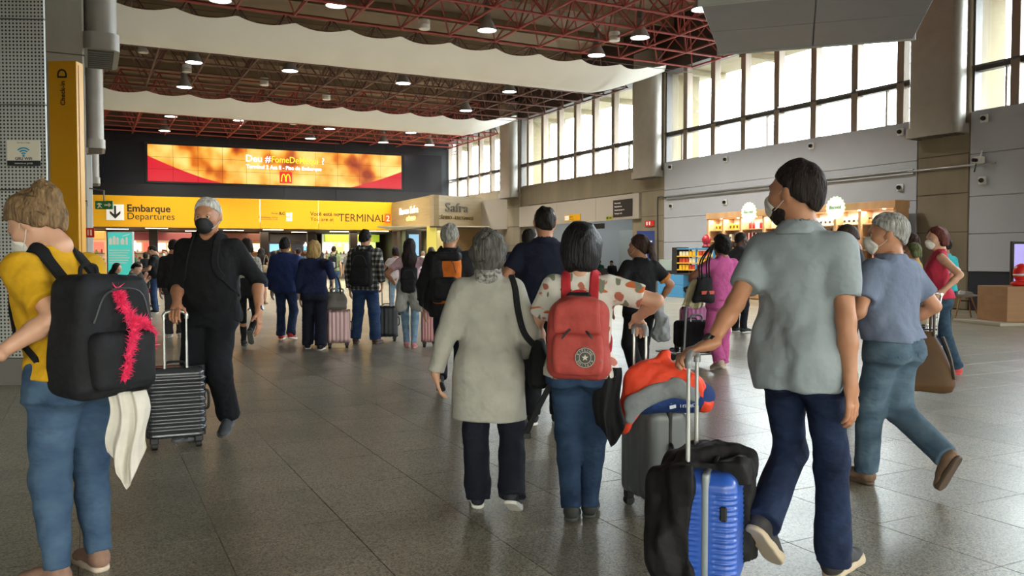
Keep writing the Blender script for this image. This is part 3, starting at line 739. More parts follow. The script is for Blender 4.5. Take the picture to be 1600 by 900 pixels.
# left columns and the edge of the low check-in area
wall_l = struct('wall_left', MB().bb(-14.2, -13.9, -8.2, 64, 0, 10), M('left_far_wall', '6f6a60', .8))
for c in (15.7, 29.0, 42.2):
    MB().bbev(-.95, -.02, c - .75, c + .75, 0, 9.9, .03).build('column', concrete, wall_l)
    for z in (2.3, 4.6, 6.9): MB().bb(-.956, -.014, c - .757, c + .757, z - .008, z + .008).build('formwork_joint', M('joint_dark', '4a4438', .9), wall_l)
for c in (29.0, 42.2): MB().bbev(-.1, .12, c - .82, c - .76, 0, 4.5, .01).build('column_guard', M('pale_grey', 'b8bab8', .5), wall_l)
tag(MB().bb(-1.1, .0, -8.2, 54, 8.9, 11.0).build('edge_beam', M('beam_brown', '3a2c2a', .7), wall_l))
struct('wall_back', MB().bb(-14.2, 21.5, -8.7, -8.4, 3.5, 11.0), concrete)  # unseen end wall, opening kept low to limit the fill light
thin_tint = thin_glass('tinted_glass', (.66, .64, .58))
bw = tag(thing('window_5', None, None, (0, 0, 0), HALL), kind='structure')  # unseen glazing added behind the camera for fill light, dimmed by its tint
for i in range(13): x = -14 + 35.2 * i / 12; MB().bb(x - .06, x + .06, -8.5, -8.3, 0, 3.5).build('mullion', frame_m, bw)
for i in range(12):
    x0 = -14 + 35.2 * i / 12 + .06; MB().bb(x0, x0 + 35.2 / 12 - .12, -8.42, -8.40, 0, 3.5).build('pane', thin_tint, bw)
# ---- ceiling slab with beams
ceil = struct('ceiling', MB().bb(-14.2, 21.6, -8.5, 64, 11.0, 11.3), M('ceiling_brown', '7e6c58', .9, var=.15, vs=.5))
for u in np.arange(16.5, 54, 3.5): MB().bb(-1, VR, u - .09, u + .09, 10.6, 11.0).build('joist', M('joist_brown', '8a785f', .9), ceil)
MB().bb(-14, -1.1, -8, 64, 9.85, 11).build('side_soffit', M('soffit', '55504a', .9), ceil)
# ---- space frame: three bays of red steel tube trusses
red = M('truss_red', '9a403a', .55, var=.1, vs=2); brown = M('truss_red_shaded', '5e3a32', .55, var=.1, vs=2)  # middle bay is the same red steel, its shade put into a browner colour
MOD, ZL, ZU = 1.75, 8.72, 10.25
def space_frame(u0, u1, mat, ZL=ZL):
    root = tag(thing('ceiling_truss', None, None, (0, 0, 0), HALL), kind='structure')
    nu = int(round((u1 - u0) / MOD)); du = (u1 - u0) / nu; v0 = .6; nv = 12; dv = (VR - .25 - v0) / nv
    NL = lambda i, j: (v0 + i * dv, u0 + j * du, ZL); NU = lambda i, j: (v0 + (i + .5) * dv, u0 + (j + .5) * du, ZU)
    for j in range(nu + 1): MB().tube([NL(0, j), NL(nv, j)], .038, 6).build('lower_chord', mat, root)
    for i in range(nv + 1): MB().tube([NL(i, 0), NL(i, nu)], .038, 6).build('lower_chord', mat, root)
    for j in range(nu): MB().tube([NU(0, j), NU(nv - 1, j)], .038, 6).build('upper_chord', mat, root)
    for i in range(nv): MB().tube([NU(i, 0), NU(i, nu - 1)], .038, 6).build('upper_chord', mat, root)
    web = MB()
    for i in range(nv):
        for j in range(nu):
            for a in (0, 1):
                for b in (0, 1): web.tube([NL(i + a, j + b), NU(i, j)], .026, 5, caps=False)
    o = web.build('diagonal_web', mat, root); o['kind'] = 'stuff'
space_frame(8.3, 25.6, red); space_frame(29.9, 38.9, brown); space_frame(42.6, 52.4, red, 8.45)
# ---- white fabric banners stretched across the hall
fabric = M('banner_white', 'd6d2cb', .8, var=.02, vs=1)
def banner(u0, u1, label, z=8.55):
    nv, nu = 216, 16; vs = []; fs = []; v0, v1 = .62, VR - .35
    for i in range(nv + 1):
        t = i / nv; v = v0 + (v1 - v0) * t; ph = ((v - .6) / 1.70) % 1.0
        end = max(0, (t - .86) / .14)                                        # gathers to a point on the wall
        sc = .42 * (4 * ph * (1 - ph)) * (1 - end) * .55
        for j in range(nu + 1):
            q = j / nu; c = u0 + (u1 - u0) * .35
            u = u0 + (u1 - u0) * q + sc * (1 - q) ** 2.2
            u = u + (c - u) * end ** 1.3 * .93
            zz = z - .50 * math.sin(math.pi * q) * (1 - .6 * end) - .20 * q * (1 - end) + .55 * end ** 1.6 + .04 * end * math.sin(q * 40) - sc * .45 * (1 - q) ** 2.2
            vs.append((v, u, zz))
    for i in range(nv):
        for j in range(nu): a = i * (nu + 1) + j; fs.append((a, a + 1, a + nu + 2, a + nu + 1))
    r = thing('fabric_banner', label, 'banner', (0, 0, 0), HALL, 'ceiling banners')
    MB().add(vs, fs).build('cloth', fabric, r, smooth=True)
    MB().tube([(.5, u0, z + .02), (VR - .1, u0, z + .02)], .012, 5).build('cable', M('cable_steel', '55504c', .4, .6), r)
    for (v, uu) in ((.3, u0), (.3, u1)): MB().tube([(0, uu, z + .1), (.45, uu, z)], .03, 6).build('bracket', M('pale_grey', 'b8bab8', .5), r)
banner(25.8, 29.7, 'long white fabric banner across the ceiling nearest the camera')
banner(39.0, 42.4, 'farther white fabric banner across the ceiling before the video wall')
# ---- far wall (slightly skewed): local x runs right along the wall, y into the wall
FA = Vector((-4.57, 54.0, 0)); FW = Vector((math.cos(math.radians(22)), math.sin(math.radians(22)), 0))
FROT = math.radians(22)
def far(t, z, out=0.): return FA - FW * t + Vector((FW.y, -FW.x, 0)) * out + Vector((0, 0, z))     # t metres left of the corner, out towards us
def farbox(mb, t0, t1, o0, o1, z0, z1): return mb.bb(-t1, -t0, -o1, -o0, z0, z1)                   # in the local frame of objects placed at FA, rotated FROT
black = M('black_cladding', '17181d', .35, var=.1, vs=.4)
wf = tag(farbox(MB(), -.5, 34, -.4, 0, 4.9, 8.75).build('wall_far', black, None, FA, FROT), kind='structure')
for t in np.arange(.6, 26, 3.1):
    for (z0, z1) in ((4.92, 5.62), (8.02, 8.74)): farbox(MB(), t, t + 3.08, 0, .04, z0, z1).build('cladding_panel', black, wf)
for (a, b) in ((.0, 2.5), (17.55, 20.7), (20.72, 24)): farbox(MB(), a, b, 0, .04, 5.64, 8.0).build('cladding_panel', M('black_cladding_gloss', '24252b', .2), wf)
tag(farbox(MB(), -.5, 34, -.4, -.02, 8.75, 11.0).build('added_upper_wall', M('upper_wall_brown', '5c4a3e', .9, var=.1, vs=.6), wf))  # added wall, keeps sky light from leaking in above the cladding
# sign band
yel = M('sign_yellow', 'd89c04', .35); yel2 = M('sign_yellow_lit', 'e8ac06', .35)
SB = tag(thing('departures_sign', 'long yellow illuminated sign band reading Embarque Departures over the far opening', 'sign', FA, FROT))
for (a, b) in ((2.45, 7.9), (7.93, 11.3), (11.33, 23.5)): farbox(MB(), a, b, .05, .40, 3.16, 4.9).build('sign_panel', yel, SB)
ink = M('sign_ink', '14110c', .5); wh = M('sign_white', 'e8e6e0', .5)
fr_ = frame((0, 0, 0), (1, 0, 0), (0, 0, 1))
def on_sign(name, body, size, mat, t, z, **k): return put_text(name, body, size, mat, Matrix(((1, 0, 0, -t), (0, 0, -1, -.405), (0, 1, 0, z), (0, 0, 0, 1))), SB, 0, 0, .0, **k)
def tpx(px):
    r = (px - 800) / FPX; return (r * -54 - 4.57) / (.927 - r * .3746) if False else ((-r) * 54 - 4.57) / (.9272 + (-r) * .3746)
on_sign('lettering', 'Embarque', .56, ink, tpx(200), 4.02, bold=.012); on_sign('lettering', 'Departures', .54, ink, tpx(200), 3.58)
on_sign('lettering', 'Você está no', .33, ink, tpx(484), 3.98, bold=.004); on_sign('lettering', 'You are at', .33, ink, tpx(484), 3.66)
on_sign('lettering', 'TERMINAL', .68, ink, tpx(527.5), 3.66, bold=.0, sx=.93)
o = farbox(MB(), tpx(608), tpx(599), .40, .43, 3.60, 4.18).build('number_plate', M('plate_orange', 'd8641e', .4), SB); put_text('lettering', '2', .5, wh, Matrix(((1, 0, 0, -tpx(601)), (0, 0, -1, -.435), (0, 1, 0, 3.72), (0, 0, 0, 1))), SB, 0, 0, .0)
o = farbox(MB(), tpx(196), tpx(168.5), .40, .43, 3.52, 4.40).build('arrow_plate', wh, SB)
ta = (tpx(168.5) + tpx(196)) / 2
mb = MB(); fm = Matrix(((1, 0, 0, -ta), (0, 0, -1, -.435), (0, 1, 0, 3.96), (0, 0, 0, 1)))
mb.prism([(-.05, .36), (.05, .36), (.05, -.12), (.27, .08), (.27, -.07), (0, -.36), (-.27, -.07), (-.27, .08), (-.05, -.12)], 0, .006, fm); mb.build('arrow', ink, SB)
on_sign('lettering', 'Portão', .15, ink, tpx(424), 4.02); on_sign('lettering', 'B,C', .22, ink, tpx(436), 4.0, bold=.008); on_sign('lettering', 'Estacionamento  Parking', .11, ink, tpx(404), 3.80); on_sign('lettering', 'Área de embarque  Transfer', .09, ink, tpx(406), 3.68)
for (a, b, z0, z1) in ((447, 451, 3.9, 4.12), (447, 451, 3.62, 3.84), (452, 456, 3.62, 4.14)): farbox(MB(), tpx(b), tpx(a), .40, .415, z0, z1).build('pictogram', wh, SB)
# video wall: 11 x 3 panels showing one picture
def screen_mat():
    m = bpy.data.materials.new('video_picture'); m.use_nodes = True; nt = m.node_tree; b = nt.nodes['Principled BSDF']; N = nt.nodes.new; Lk = nt.links.new
    uv = N('ShaderNodeUVMap'); sep = N('ShaderNodeSeparateXYZ'); Lk(uv.outputs[0], sep.inputs[0])
    mp = N('ShaderNodeMapping'); mp.inputs['Scale'].default_value = (9, 1.1, 1); mp.inputs['Rotation'].default_value = (0, 0, .12); Lk(uv.outputs[0], mp.inputs[0])
    n = N('ShaderNodeTexNoise'); n.inputs['Scale'].default_value = 1.0; n.inputs['Detail'].default_value = 2.5; n.inputs['Roughness'].default_value = .45; Lk(mp.outputs[0], n.inputs[0])
    r = N('ShaderNodeValToRGB'); Lk(n.outputs['Fac'], r.inputs[0]); e = r.color_ramp.elements
    e[0].position = .33; e[0].color = (*lin('8a2a06'), 1); e[1].position = .66; e[1].color = (*lin('f2d17e'), 1)
    for p, c in ((.41, 'c2620e'), (.48, 'dc9a36'), (.56, 'e8bb5e')): x = e.new(p); x.color = (*lin(c), 1)
    # red swooshes in the lower corners
    def M_(op, a, b_=None):
        q = N('ShaderNodeMath'); q.operation = op
        for i, t in enumerate((a, b_)):
            if t is None: continue
            if isinstance(t, (int, float)): q.inputs[i].default_value = t
            else: Lk(t, q.inputs[i])
        return q.outputs[0]
    u, v = sep.outputs[0], sep.outputs[1]
    c1 = M_('SUBTRACT', M_('MULTIPLY', M_('POWER', M_('MAXIMUM', M_('SUBTRACT', .29, u), 0.), 1.35), 3.7), v)
    c2 = M_('SUBTRACT', M_('MULTIPLY', M_('POWER', M_('MAXIMUM', M_('SUBTRACT', u, .77), 0.), 1.25), 3.3), v)
    s = M_('MULTIPLY', M_('MAXIMUM', c1, c2), 60); cl = N('ShaderNodeClamp'); Lk(s, cl.inputs[0])
    mx = N('ShaderNodeMix'); mx.data_type = 'RGBA'; Lk(cl.outputs[0], mx.inputs[0]); Lk(r.outputs[0], mx.inputs[6]); mx.inputs[7].default_value = (*lin('c01226'), 1)
    Lk(mx.outputs[2], b.inputs['Emission Color']); b.inputs['Emission Strength'].default_value = .9; b.inputs['Base Color'].default_value = (.02, .02, .02, 1); b.inputs['Roughness'].default_value = .25
    return m
vm = screen_mat(); VW = tag(thing('video_wall', 'wide video wall with golden bread picture, red corners and advert lettering', 'screen', FA, FROT)); T0, T1, Z0, Z1 = 2.67, 17.4, 5.78, 7.87
farbox(MB(), T0 - .1, T1 + .1, .0, .12, Z0 - .08, Z1 + .08).build('backing', M('screen_bezel', '101014', .4), VW)
for i in range(11):
    for j in range(3):
        x0, x1 = T1 - (T1 - T0) * i / 11, T1 - (T1 - T0) * (i + 1) / 11; z0, z1 = Z0 + (Z1 - Z0) * j / 3, Z0 + (Z1 - Z0) * (j + 1) / 3
        mb = farbox(MB(), x1 + .008, x0 - .008, .10, .15, z0 + .008, z1 - .008); me = mb.mesh('screen_panel'); me.materials.append(vm)
        uvl = me.uv_layers.new(name='UVMap')
        for lp in me.loops: co = me.vertices[lp.vertex_index].co; uvl.data[lp.index].uv = ((co.x + T1) / (T1 - T0), (co.z - Z0) / (Z1 - Z0))
        link('screen_panel', me, None, VW)
def on_vw(body, size, mat, t, z, **k): return put_text('lettering', body, size, mat, Matrix(((1, 0, 0, -t), (0, 0, -1, -.152), (0, 1, 0, z), (0, 0, 0, 1))), VW, 0, 0, 0., depth=.003, **k)
lw = M('video_text_white', 'eef0ff', .5, emit=1.0); ly = M('video_text_yellow', 'e8c030', .5, emit=.9)
on_vw('Deu #', .56, lw, tpx(385), 7.12, bold=.006); on_vw('FomeDeMéqui', .54, ly, tpx(425), 7.12, bold=.006, sx=.86); on_vw('?', .56, lw, tpx(503), 7.12, bold=.006)
on_vw('Terminal 2 Asa E - Piso de Embarque', .31, lw, tpx(386), 6.72, bold=.008, sx=.94)
tl = tpx(447.5); farbox(MB(), tl - .36, tl + .36, .148, .153, 5.90, 6.58).build('logo_plate', M('logo_red', 'd01a1a', .5, emit=.6), VW)
pts = []; 
for (cx) in (-.13, .13):
    for a in np.linspace(math.pi, 0, 10): pts.append((cx + .12 * math.cos(a), 0, .0 + .44 * math.sin(a) ** .8))
mb = MB(); mb.tube([(-tl + p[0], -.158, 6.0 + p[2]) for p in pts], .034, 6); mb.build('logo_arches', M('logo_yellow', 'ffc40a', .5, emit=.9), VW)
# ------------------------------------------------------------------ ceiling lamps and small fittings
shade_m = M('lamp_shade', '8f8b86', .4, .3); lens_m = M('lamp_lens', 'f2fff8', .4, emit=9.0); stem_m = M('lamp_stem', '6a6662', .5, .4)
def lamp_proto():
    r = thing('ceiling_lamp', 'bell-shaped high-bay lamp hanging lit under the red ceiling truss', 'lamp', (0, 0, 0), 0, 'high-bay ceiling lamps')
    MB().lathe([(.10, .62), (.12, .60), (.13, .40), (.17, .30), (.30, .04), (.315, .0), (.295, .0), (.16, .28), (.0, .30)], 20).build('lamp_shade', shade_m, r, smooth=True)
    MB().lathe([(.0001, .05), (.20, .045), (.288, .015), (.288, .022), (.0001, .06)], 20).build('lens', lens_m, r, smooth=True)
    MB().lathe([(.085, .60), (.09, .62), (.09, .88), (.06, .92), (.0001, .92)], 14).build('ballast', stem_m, r, smooth=True)
    MB().tube([(0, 0, .90), (0, 0, 1.9)], .018, 6).build('stem', stem_m, r)
    return r
lp0 = lamp_proto()
LAMPS = [(344, 6, 8.45), (525, 14, 8.75), (761, 52, 8.45), (932, 90, 8.45), (1000, 63, 8.45), (1097, 20, 8.45), (303, 101, 8.45), (288, 139, 8.30), (453, 114, 8.45), (630, 133, 8.45), (796, 146, 8.45), (728, 175, 8.45), (267, 184, 8.45), (257, 206, 8.2), (373, 190, 8.7),
         (515, 203, 8.40), (485, 218, 8.2), (642, 209, 8.3), (599, 224, 8.2), (718, 212, 8.5), (671, 228, 8.2)]
ORD = ('first', 'second', 'third', 'fourth', 'fifth', 'sixth', 'seventh', 'eighth', 'ninth', 'tenth', 'eleventh', 'twelfth', 'thirteenth', 'fourteenth')
lamp_list = []
for i, (px, py, z) in enumerate(LAMPS):
    d = (z - CZ) * FPX / (HOR - py); p = P(px, py, d); o = lp0 if i == 0 else copy_tree(lp0); o.location = (p.x, p.y, z); lamp_list.append((unhall(p)[1], px, o))
    l = bpy.data.lights.new('lamp_light', 'SPOT'); l.energy = 560; l.spot_size = 2.3; l.spot_blend = .6; l.shadow_soft_size = .22; l.color = (1., .96, .84)
    lo = bpy.data.objects.new('lamp_light', l); COL.objects.link(lo); lo.parent = o; lo.location = (0, 0, -.02)
for bay, lo_, hi_ in (('nearest red', 0, 27), ('middle shaded red', 27, 40.5), ('farthest red', 40.5, 99)):
    for k, (u_, px, o) in enumerate(sorted((t for t in lamp_list if lo_ <= t[0] < hi_), key=lambda t: t[1])): o['label'] = 'bell-shaped high-bay lamp, %s from the left under the %s truss bay' % (ORD[k], bay)
sm0 = None; spk = []
for i, (px, py, z) in enumerate([(663, 50, 8.55), (510, 158, 8.5), (224, 86, 9.0), (413, 136, 8.6), (960, 68, 8.6), (458, 196, 8.6), (292, 116, 8.7)]):
    d = (z - CZ) * FPX / (HOR - py); p = P(px, py, d)
    if sm0 is None:
        sm0 = thing('ceiling_speaker', 'small white cylindrical ceiling speaker hanging between the lamps', 'speaker', (0, 0, 0), 0, 'white ceiling speakers'); MB().lathe([(.16, 0), (.18, .02), (.18, .13), (.17, .15)], 16).lathe([(.17, .16), (.18, .17), (.18, .29), (.15, .31)], 16).build('housing', M('speaker_white', 'd0ccc4', .5), sm0, smooth=True); MB().tube([(0, 0, .3), (0, 0, 1.4)], .012, 5).build('stem', stem_m, sm0); o = sm0
    else: o = copy_tree(sm0)
    o.location = (p.x, p.y, z); spk.append((px, o))
for k, (px, o) in enumerate(sorted(spk, key=lambda t: t[0])): o['label'] = 'small white ceiling speaker hanging among the lamps, %s from the left' % ORD[k]
# ------------------------------------------------------------------ hanging information display (top right)
HZ = 4.6
DX = Vector((2.62, -.9, 0)).normalized(); DY = Vector((.9, 2.62, 0)).normalized(); dc = Vector((3.25, 13.2, 0)); HW, HD = 2.78, 2.62
hd = thing('hanging_display', 'grey box of information displays hanging from the ceiling in front of the windows', 'display', (dc.x, dc.y, HZ), math.atan2(DX.y, DX.x))
gm = M('display_grey', '8c9099', .5, var=.03, vs=2)
MB().bb(0, HW, -HD, 0, .03, 1.75).build('core', M('display_dark', '2c2d33', .5), hd)
for i in range(2):
    for j in range(2):
        x0, x1 = HW * i / 2, HW * (i + 1) / 2; y0, y1 = -HD + HD * j / 2, -HD + HD * (j + 1) / 2
        MB().bbev(x0 + .008, x1 - .008, y0 + .008, y1 - .008, 0, .05, .006).build('soffit_panel', gm, hd)
for (a, b, c, d_) in ((-.03, HW + .03, -HD - .06, -HD), (-.03, HW + .03, 0, .06)): MB().bbev(a, b, c, d_, -.02, .12, .01).build('rim', M('pale_grey', 'b8bab8', .5), hd)
for i in range(2): MB().bbev(HW * i / 2 + .06, HW * (i + 1) / 2 - .06, -HD - .08, -HD, .16, 1.5, .01).build('screen', M('screen_off', '0d0e18', .15), hd)
for (x, y) in ((.3, -.4), (HW - .3, -.4), (.3, -HD + .4), (HW - .3, -HD + .4)): MB().tube([(x, y, 1.7), (x, y, 6.2)], .04, 8).build('hanger_rod', stem_m, hd)
# ------------------------------------------------------------------ left side: perforated cladding, yellow pylon, small signs
def perforated():
    m = M('perforated_steel', 'b9bab6', .45, .25, var=.04, vs=2); nt = m.node_tree; b = nt.nodes['Principled BSDF']; N = nt.nodes.new; Lk = nt.links.new
    tc = N('ShaderNodeTexCoord'); sc = N('ShaderNodeVectorMath'); sc.operation = 'SCALE'; sc.inputs['Scale'].default_value = 1 / .0385; Lk(tc.outputs['Object'], sc.inputs[0])
    fr = N('ShaderNodeVectorMath'); fr.operation = 'FRACTION'; Lk(sc.outputs[0], fr.inputs[0]); su = N('ShaderNodeVectorMath'); su.operation = 'SUBTRACT'; su.inputs[1].default_value = (.5, 0, .5); Lk(fr.outputs[0], su.inputs[0])
    mu = N('ShaderNodeVectorMath'); mu.operation = 'MULTIPLY'; mu.inputs[1].default_value = (1, 0, 1); Lk(su.outputs[0], mu.inputs[0]); ln = N('ShaderNodeVectorMath'); ln.operation = 'LENGTH'; Lk(mu.outputs[0], ln.inputs[0])
    lt = N('ShaderNodeMath'); lt.operation = 'LESS_THAN'; lt.inputs[1].default_value = .27; Lk(ln.outputs['Value'], lt.inputs[0])
    mx = N('ShaderNodeMix'); mx.data_type = 'RGBA'; Lk(lt.outputs[0], mx.inputs[0]); old = b.inputs['Base Color'].links[0].from_socket; Lk(old, mx.inputs[6]); mx.inputs[7].default_value = (.012, .012, .012, 1); Lk(mx.outputs[2], b.inputs['Base Color'])
    return m
perf = perforated(); pc = thing('perforated_pillar', 'grey perforated steel cladding of the pillar at the left edge of the picture', 'pillar cladding', (-6.5, 9.0, 0), math.radians(2))
for k in range(8):
    MB().bbev(0, 1.46, 0, .03, .30 + .915 * k, .30 + .915 * (k + 1) - .012, .004).build('perforated_panel', perf, pc)
MB().bb(0.0, 1.44, .03, .08, 0, 7.6).build('pillar_core', M('core_dark', '4a463e', .9), pc)
MB().bb(.0, 1.46, -.01, .03, 0, .29).build('plinth', M('plinth', '6f6c66', .6), pc)
ws = thing('wifi_sign', 'small square wireless internet notice with blue signal arcs on the perforated pillar', 'sign', P(12, 259, 8.93), math.radians(2))
q = P(62, 219, 8.93) - P(12, 259, 8.93); ww_, wh_ = q.x, q.z
MB().bb(0, ww_, -.008, 0, .055, wh_).build('plate', M('notice_cream', 'ddd6c4', .5), ws); MB().bb(0, ww_, -.009, 0, 0, .055).build('black_strip', M('notice_black', '16161a', .5), ws)
fw = lambda x, z: Matrix(((1, 0, 0, x), (0, 0, -1, -.0085), (0, 1, 0, z), (0, 0, 0, 1)))
blue = M('wifi_blue', '2f8fb0', .5)
for r in (.03, .057, .084):
    mb = MB(); n = 12; a = [math.radians(135 - 90 * i / n) for i in range(n + 1)]; pl = [((r + .008) * math.cos(t), (r + .008) * math.sin(t)) for t in a] + [((r - .008) * math.cos(t), (r - .008) * math.sin(t)) for t in reversed(a)]
    mb.prism(pl, 0, .002, fw(ww_ / 2, .105)); mb.build('signal_arc', blue, ws)
mb = MB(); mb.prism([(.014 * math.cos(t), .014 * math.sin(t)) for t in np.linspace(0, 6.0, 12)], 0, .002, fw(ww_ / 2, .108)); mb.build('signal_dot', blue, ws)
put_text('lettering', 'GRU WiFi', .042, M('notice_black', '16161a', .5), fw(0, 0), ws, ww_ / 2, .062, .0, depth=.001, bold=.001, align='CENTER'); put_text('lettering', 'Sorria a rede', .026, M('notice_grey', '6a655a', .5), fw(0, 0), ws, ww_ / 2, wh_ - .035, .0, depth=.001, align='CENTER')
put_text('lettering', 'conecte-se gratis', .028, wh, fw(0, 0), ws, ww_ / 2, .018, .002, depth=.001, align='CENTER')
yp = thing('check_in_pylon', 'tall yellow pylon sign with upright lettering Check-in D beside the concrete column', 'sign', P(80, 404, 12.5) * Vector((1, 1, 0)) if False else (P(81, 404, 12.5).x, 12.5, 0), 0)
PH = P(100, 95, 12.5).z
MB().bbev(0, .415, 0, .21, 0, PH, .006).build('pylon_body', M('pylon_yellow', 'e2a008', .4), yp); MB().bb(.417, .421, .06, .068, .05, PH - .05).build('edge_seam', M('seam_brown', '7a5408', .6), yp)
RT = Matrix(((0, -1, 0, 0), (0, 0, -1, -.004), (1, 0, 0, 0), (0, 0, 0, 1)))        # text turned to read upwards
z1 = P(100, 165, 12.5).z; put_text('lettering', 'Check-in', .100, ink, Matrix.Translation((.245, 0, z1)) @ RT, yp, 0, 0, 0, depth=.002, bold=.001); put_text('lettering', 'D', .20, ink, Matrix.Translation((.275, 0, P(100, 123, 12.5).z)) @ RT, yp, 0, 0, 0, depth=.002, bold=.002)
es = thing('exit_sign', 'green running-man exit sign with white arrow on the left column', 'sign', P(150, 327, 13.6), 0)
MB().bbev(0, .285, -.03, 0, 0, .135, .004).build('plate', M('exit_green', '1d7a44', .4), es)
mb = MB(); mb.prism([(.15, .055), (.22, .055), (.22, .03), (.265, .068), (.22, .106), (.22, .08), (.15, .08)], 0, .003, Matrix(((1, 0, 0, 0), (0, 0, -1, -.03), (0, 1, 0, 0), (0, 0, 0, 1)))); mb.build('arrow', wh, es)
mb = MB(); mb.prism([(.03, .02), (.06, .05), (.05, .08), (.03, .07), (.03, .085), (.06, .10), (.10, .095), (.115, .075), (.085, .07), (.09, .05), (.12, .02), (.10, .02), (.075, .04), (.05, .015)], 0, .003, Matrix(((1, 0, 0, 0), (0, 0, -1, -.03), (0, 1, 0, 0), (0, 0, 0, 1)))); mb.build('running_figure', wh, es)
MB().tube([(.14, -.015, .13), (.14, -.015, .3), (-.1, .0, .34)], .012, 6).build('bracket', stem_m, es)
rs = thing('extinguisher_sign', 'small red square fire sign on the concrete column below the exit sign', 'sign', P(133, 371, 13.0), 0); MB().bbev(0, .15, -.01, 0, 0, .15, .003).build('plate', M('fire_red', 'c8201c', .4), rs); MB().bb(.045, .06, -.013, -.01, .03, .12).bb(.085, .11, -.013, -.01, .03, .12).build('pictogram', wh, rs)
ts = thing('teal_totem', 'teal lit poster totem with white luggage pictogram behind the yellow shirt', 'poster', G(168, 470) * 0 + Vector((P(168, 400, 27).x, 27, 0)), 0)
tw = P(207, 400, 27).x - P(168, 400, 27).x; th = P(190, 362, 27).z
MB().bbev(0, tw, 0, .15, 0, th, .01).build('body', M('totem_grey', '9aa0a0', .5), ts); MB().bb(.02, tw - .02, -.012, 0, .5, th - .03).build('poster', M('poster_teal', '3fb8ae', .4, emit=.35), ts)
ft = Matrix(((1, 0, 0, 0), (0, 0, -1, -.014), (0, 1, 0, 0), (0, 0, 0, 1)))
for k, (x, y, a, b) in enumerate(((.06, th - .42, .10, .18), (.18, th - .42, .10, .24), (.30, th - .42, .08, .2), (.44, th - .42, .12, .16), (.60, th - .42, .07, .2))): mb = MB(); mb.prism([(x, y), (x + a, y), (x + a, y + b), (x + a / 2, y + b + .06), (x, y + b)], 0, .003, ft); mb.build('pictogram', wh, ts)
mb = MB(); mb.prism([(.5, th - .16), (.72, th - .10), (.74, th - .07), (.62, th - .10), (.5, th - .13)], 0, .003, ft); mb.build('plane_icon', wh, ts)
for k in range(6): MB().bb(.06, tw - .08 - .05 * (k % 3), -.016, -.012, th - .62 - .08 * k, th - .59 - .08 * k).build('text_line', wh, ts)
# ------------------------------------------------------------------ bank kiosk at the far right corner
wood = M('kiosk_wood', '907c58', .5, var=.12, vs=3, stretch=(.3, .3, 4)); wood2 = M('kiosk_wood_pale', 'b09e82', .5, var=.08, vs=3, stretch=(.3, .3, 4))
ka, kb, kc = P(612, 404, 52.3) * 1, P(678, 404, 45.5), P(752, 404, 48.0)
bk = thing('bank_kiosk', 'corner bank kiosk with pale wood fascia and raised white lettering', 'kiosk', (kb.x, kb.y, 0), 0)
def face_panel(a, b, z0, z1, th, mat, name, parent, org):
    a = Vector((a.x, a.y, 0)) - org; b = Vector((b.x, b.y, 0)) - org; d = (b - a).normalized(); n = Vector((d.y, -d.x, 0))
    vs = [a, b, b - n * th, a - n * th]; vs = [Vector((p.x, p.y, z)) for z in (z0, z1) for p in vs]
    return MB().add(vs, [(0, 3, 2, 1), (4, 5, 6, 7), (0, 1, 5, 4), (1, 2, 6, 5), (2, 3, 7, 6), (3, 0, 4, 7)]).build(name, mat, parent)
ko = Vector((kb.x, kb.y, 0))
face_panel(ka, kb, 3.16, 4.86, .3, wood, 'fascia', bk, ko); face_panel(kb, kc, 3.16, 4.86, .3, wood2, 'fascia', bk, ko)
face_panel(ka, kb, 3.08, 3.17, .34, M('fascia_edge', '4a3c30', .5), 'fascia_edge', bk, ko); face_panel(kb, kc, 3.08, 3.17, .34, M('fascia_edge', '4a3c30', .5), 'fascia_edge', bk, ko)
kn = lambda a, b: Vector(((b - a).normalized().y, -(b - a).normalized().x, 0))
n1, n2 = kn(ka, kb), kn(kb, kc)
def ktext(body, size, mat, a, b, f, z, n, **k):
    p = a + (b - a) * f - ko; p.z = z; d = (b - a); d.z = 0; put_text('lettering', body, size, mat, frame(p + n * .0, d, (0, 0, 1)), bk, 0, 0, .03, depth=.03, **k)
lwh = M('letters_white', 'f4f4f0', .4, emit=.2); lgo = M('letters_gold', '8a7448', .4, .4)
ktext('Banco Safra', .60, lwh, ka, kb, .22, 4.02, n1, sx=1.2); ktext('CÂMBIO', .34, M('letters_lemon', 'e8e48c', .4, emit=.5), ka, kb, .40, 3.60, n1, sx=1.2)
ktext('Safra', .72, M('letters_steel', '8f8a84', .3, .6), kb, kc, .22, 3.98, n2, bold=.004, sx=1.25); ktext('CÂMBIO - EXCHANGE', .27, lgo, kb, kc, .08, 3.56, n2, sx=.98)
inw = Vector((.25, .97, 0))
face_panel(ka + inw * 4, kb + inw * 4.5, 0, 3.16, .2, M('bank_back', 'c8b878', .6), 'back_wall', bk, ko); face_panel(kb + inw * .3 + Vector((.55, 0, 0)), kc + inw * .3, 0, 3.1, .2, M('bank_side', '8a6f4c', .6, var=.1, vs=2), 'side_wall', bk, ko)
face_panel(kb + Vector((-.42, .3, 0)), kb + Vector((.1, .3, 0)), 0, 3.16, .3, M('bank_lit_post', 'd8c860', .5, emit=.25), 'corner_post', bk, ko)
face_panel(ka + Vector((0, .2, 0)), ka + Vector((.35, .0, 0)), 0, 3.16, .3, M('fascia_edge', '4a3c30', .5), 'corner_post', bk, ko)
p0 = P(639, 400, 50.5); MB().bb(p0.x - ko.x, p0.x - ko.x + .6, p0.y - ko.y, p0.y - ko.y + .06, 1.55, 2.85).build('display_screen', M('bank_screen', '7fa8c8', .3, emit=.7), bk)
MB().bb(-2.2, .2, 3.4, 4.0, 0, 1.1).build('counter', M('bank_counter', '9a8a64', .5), bk)
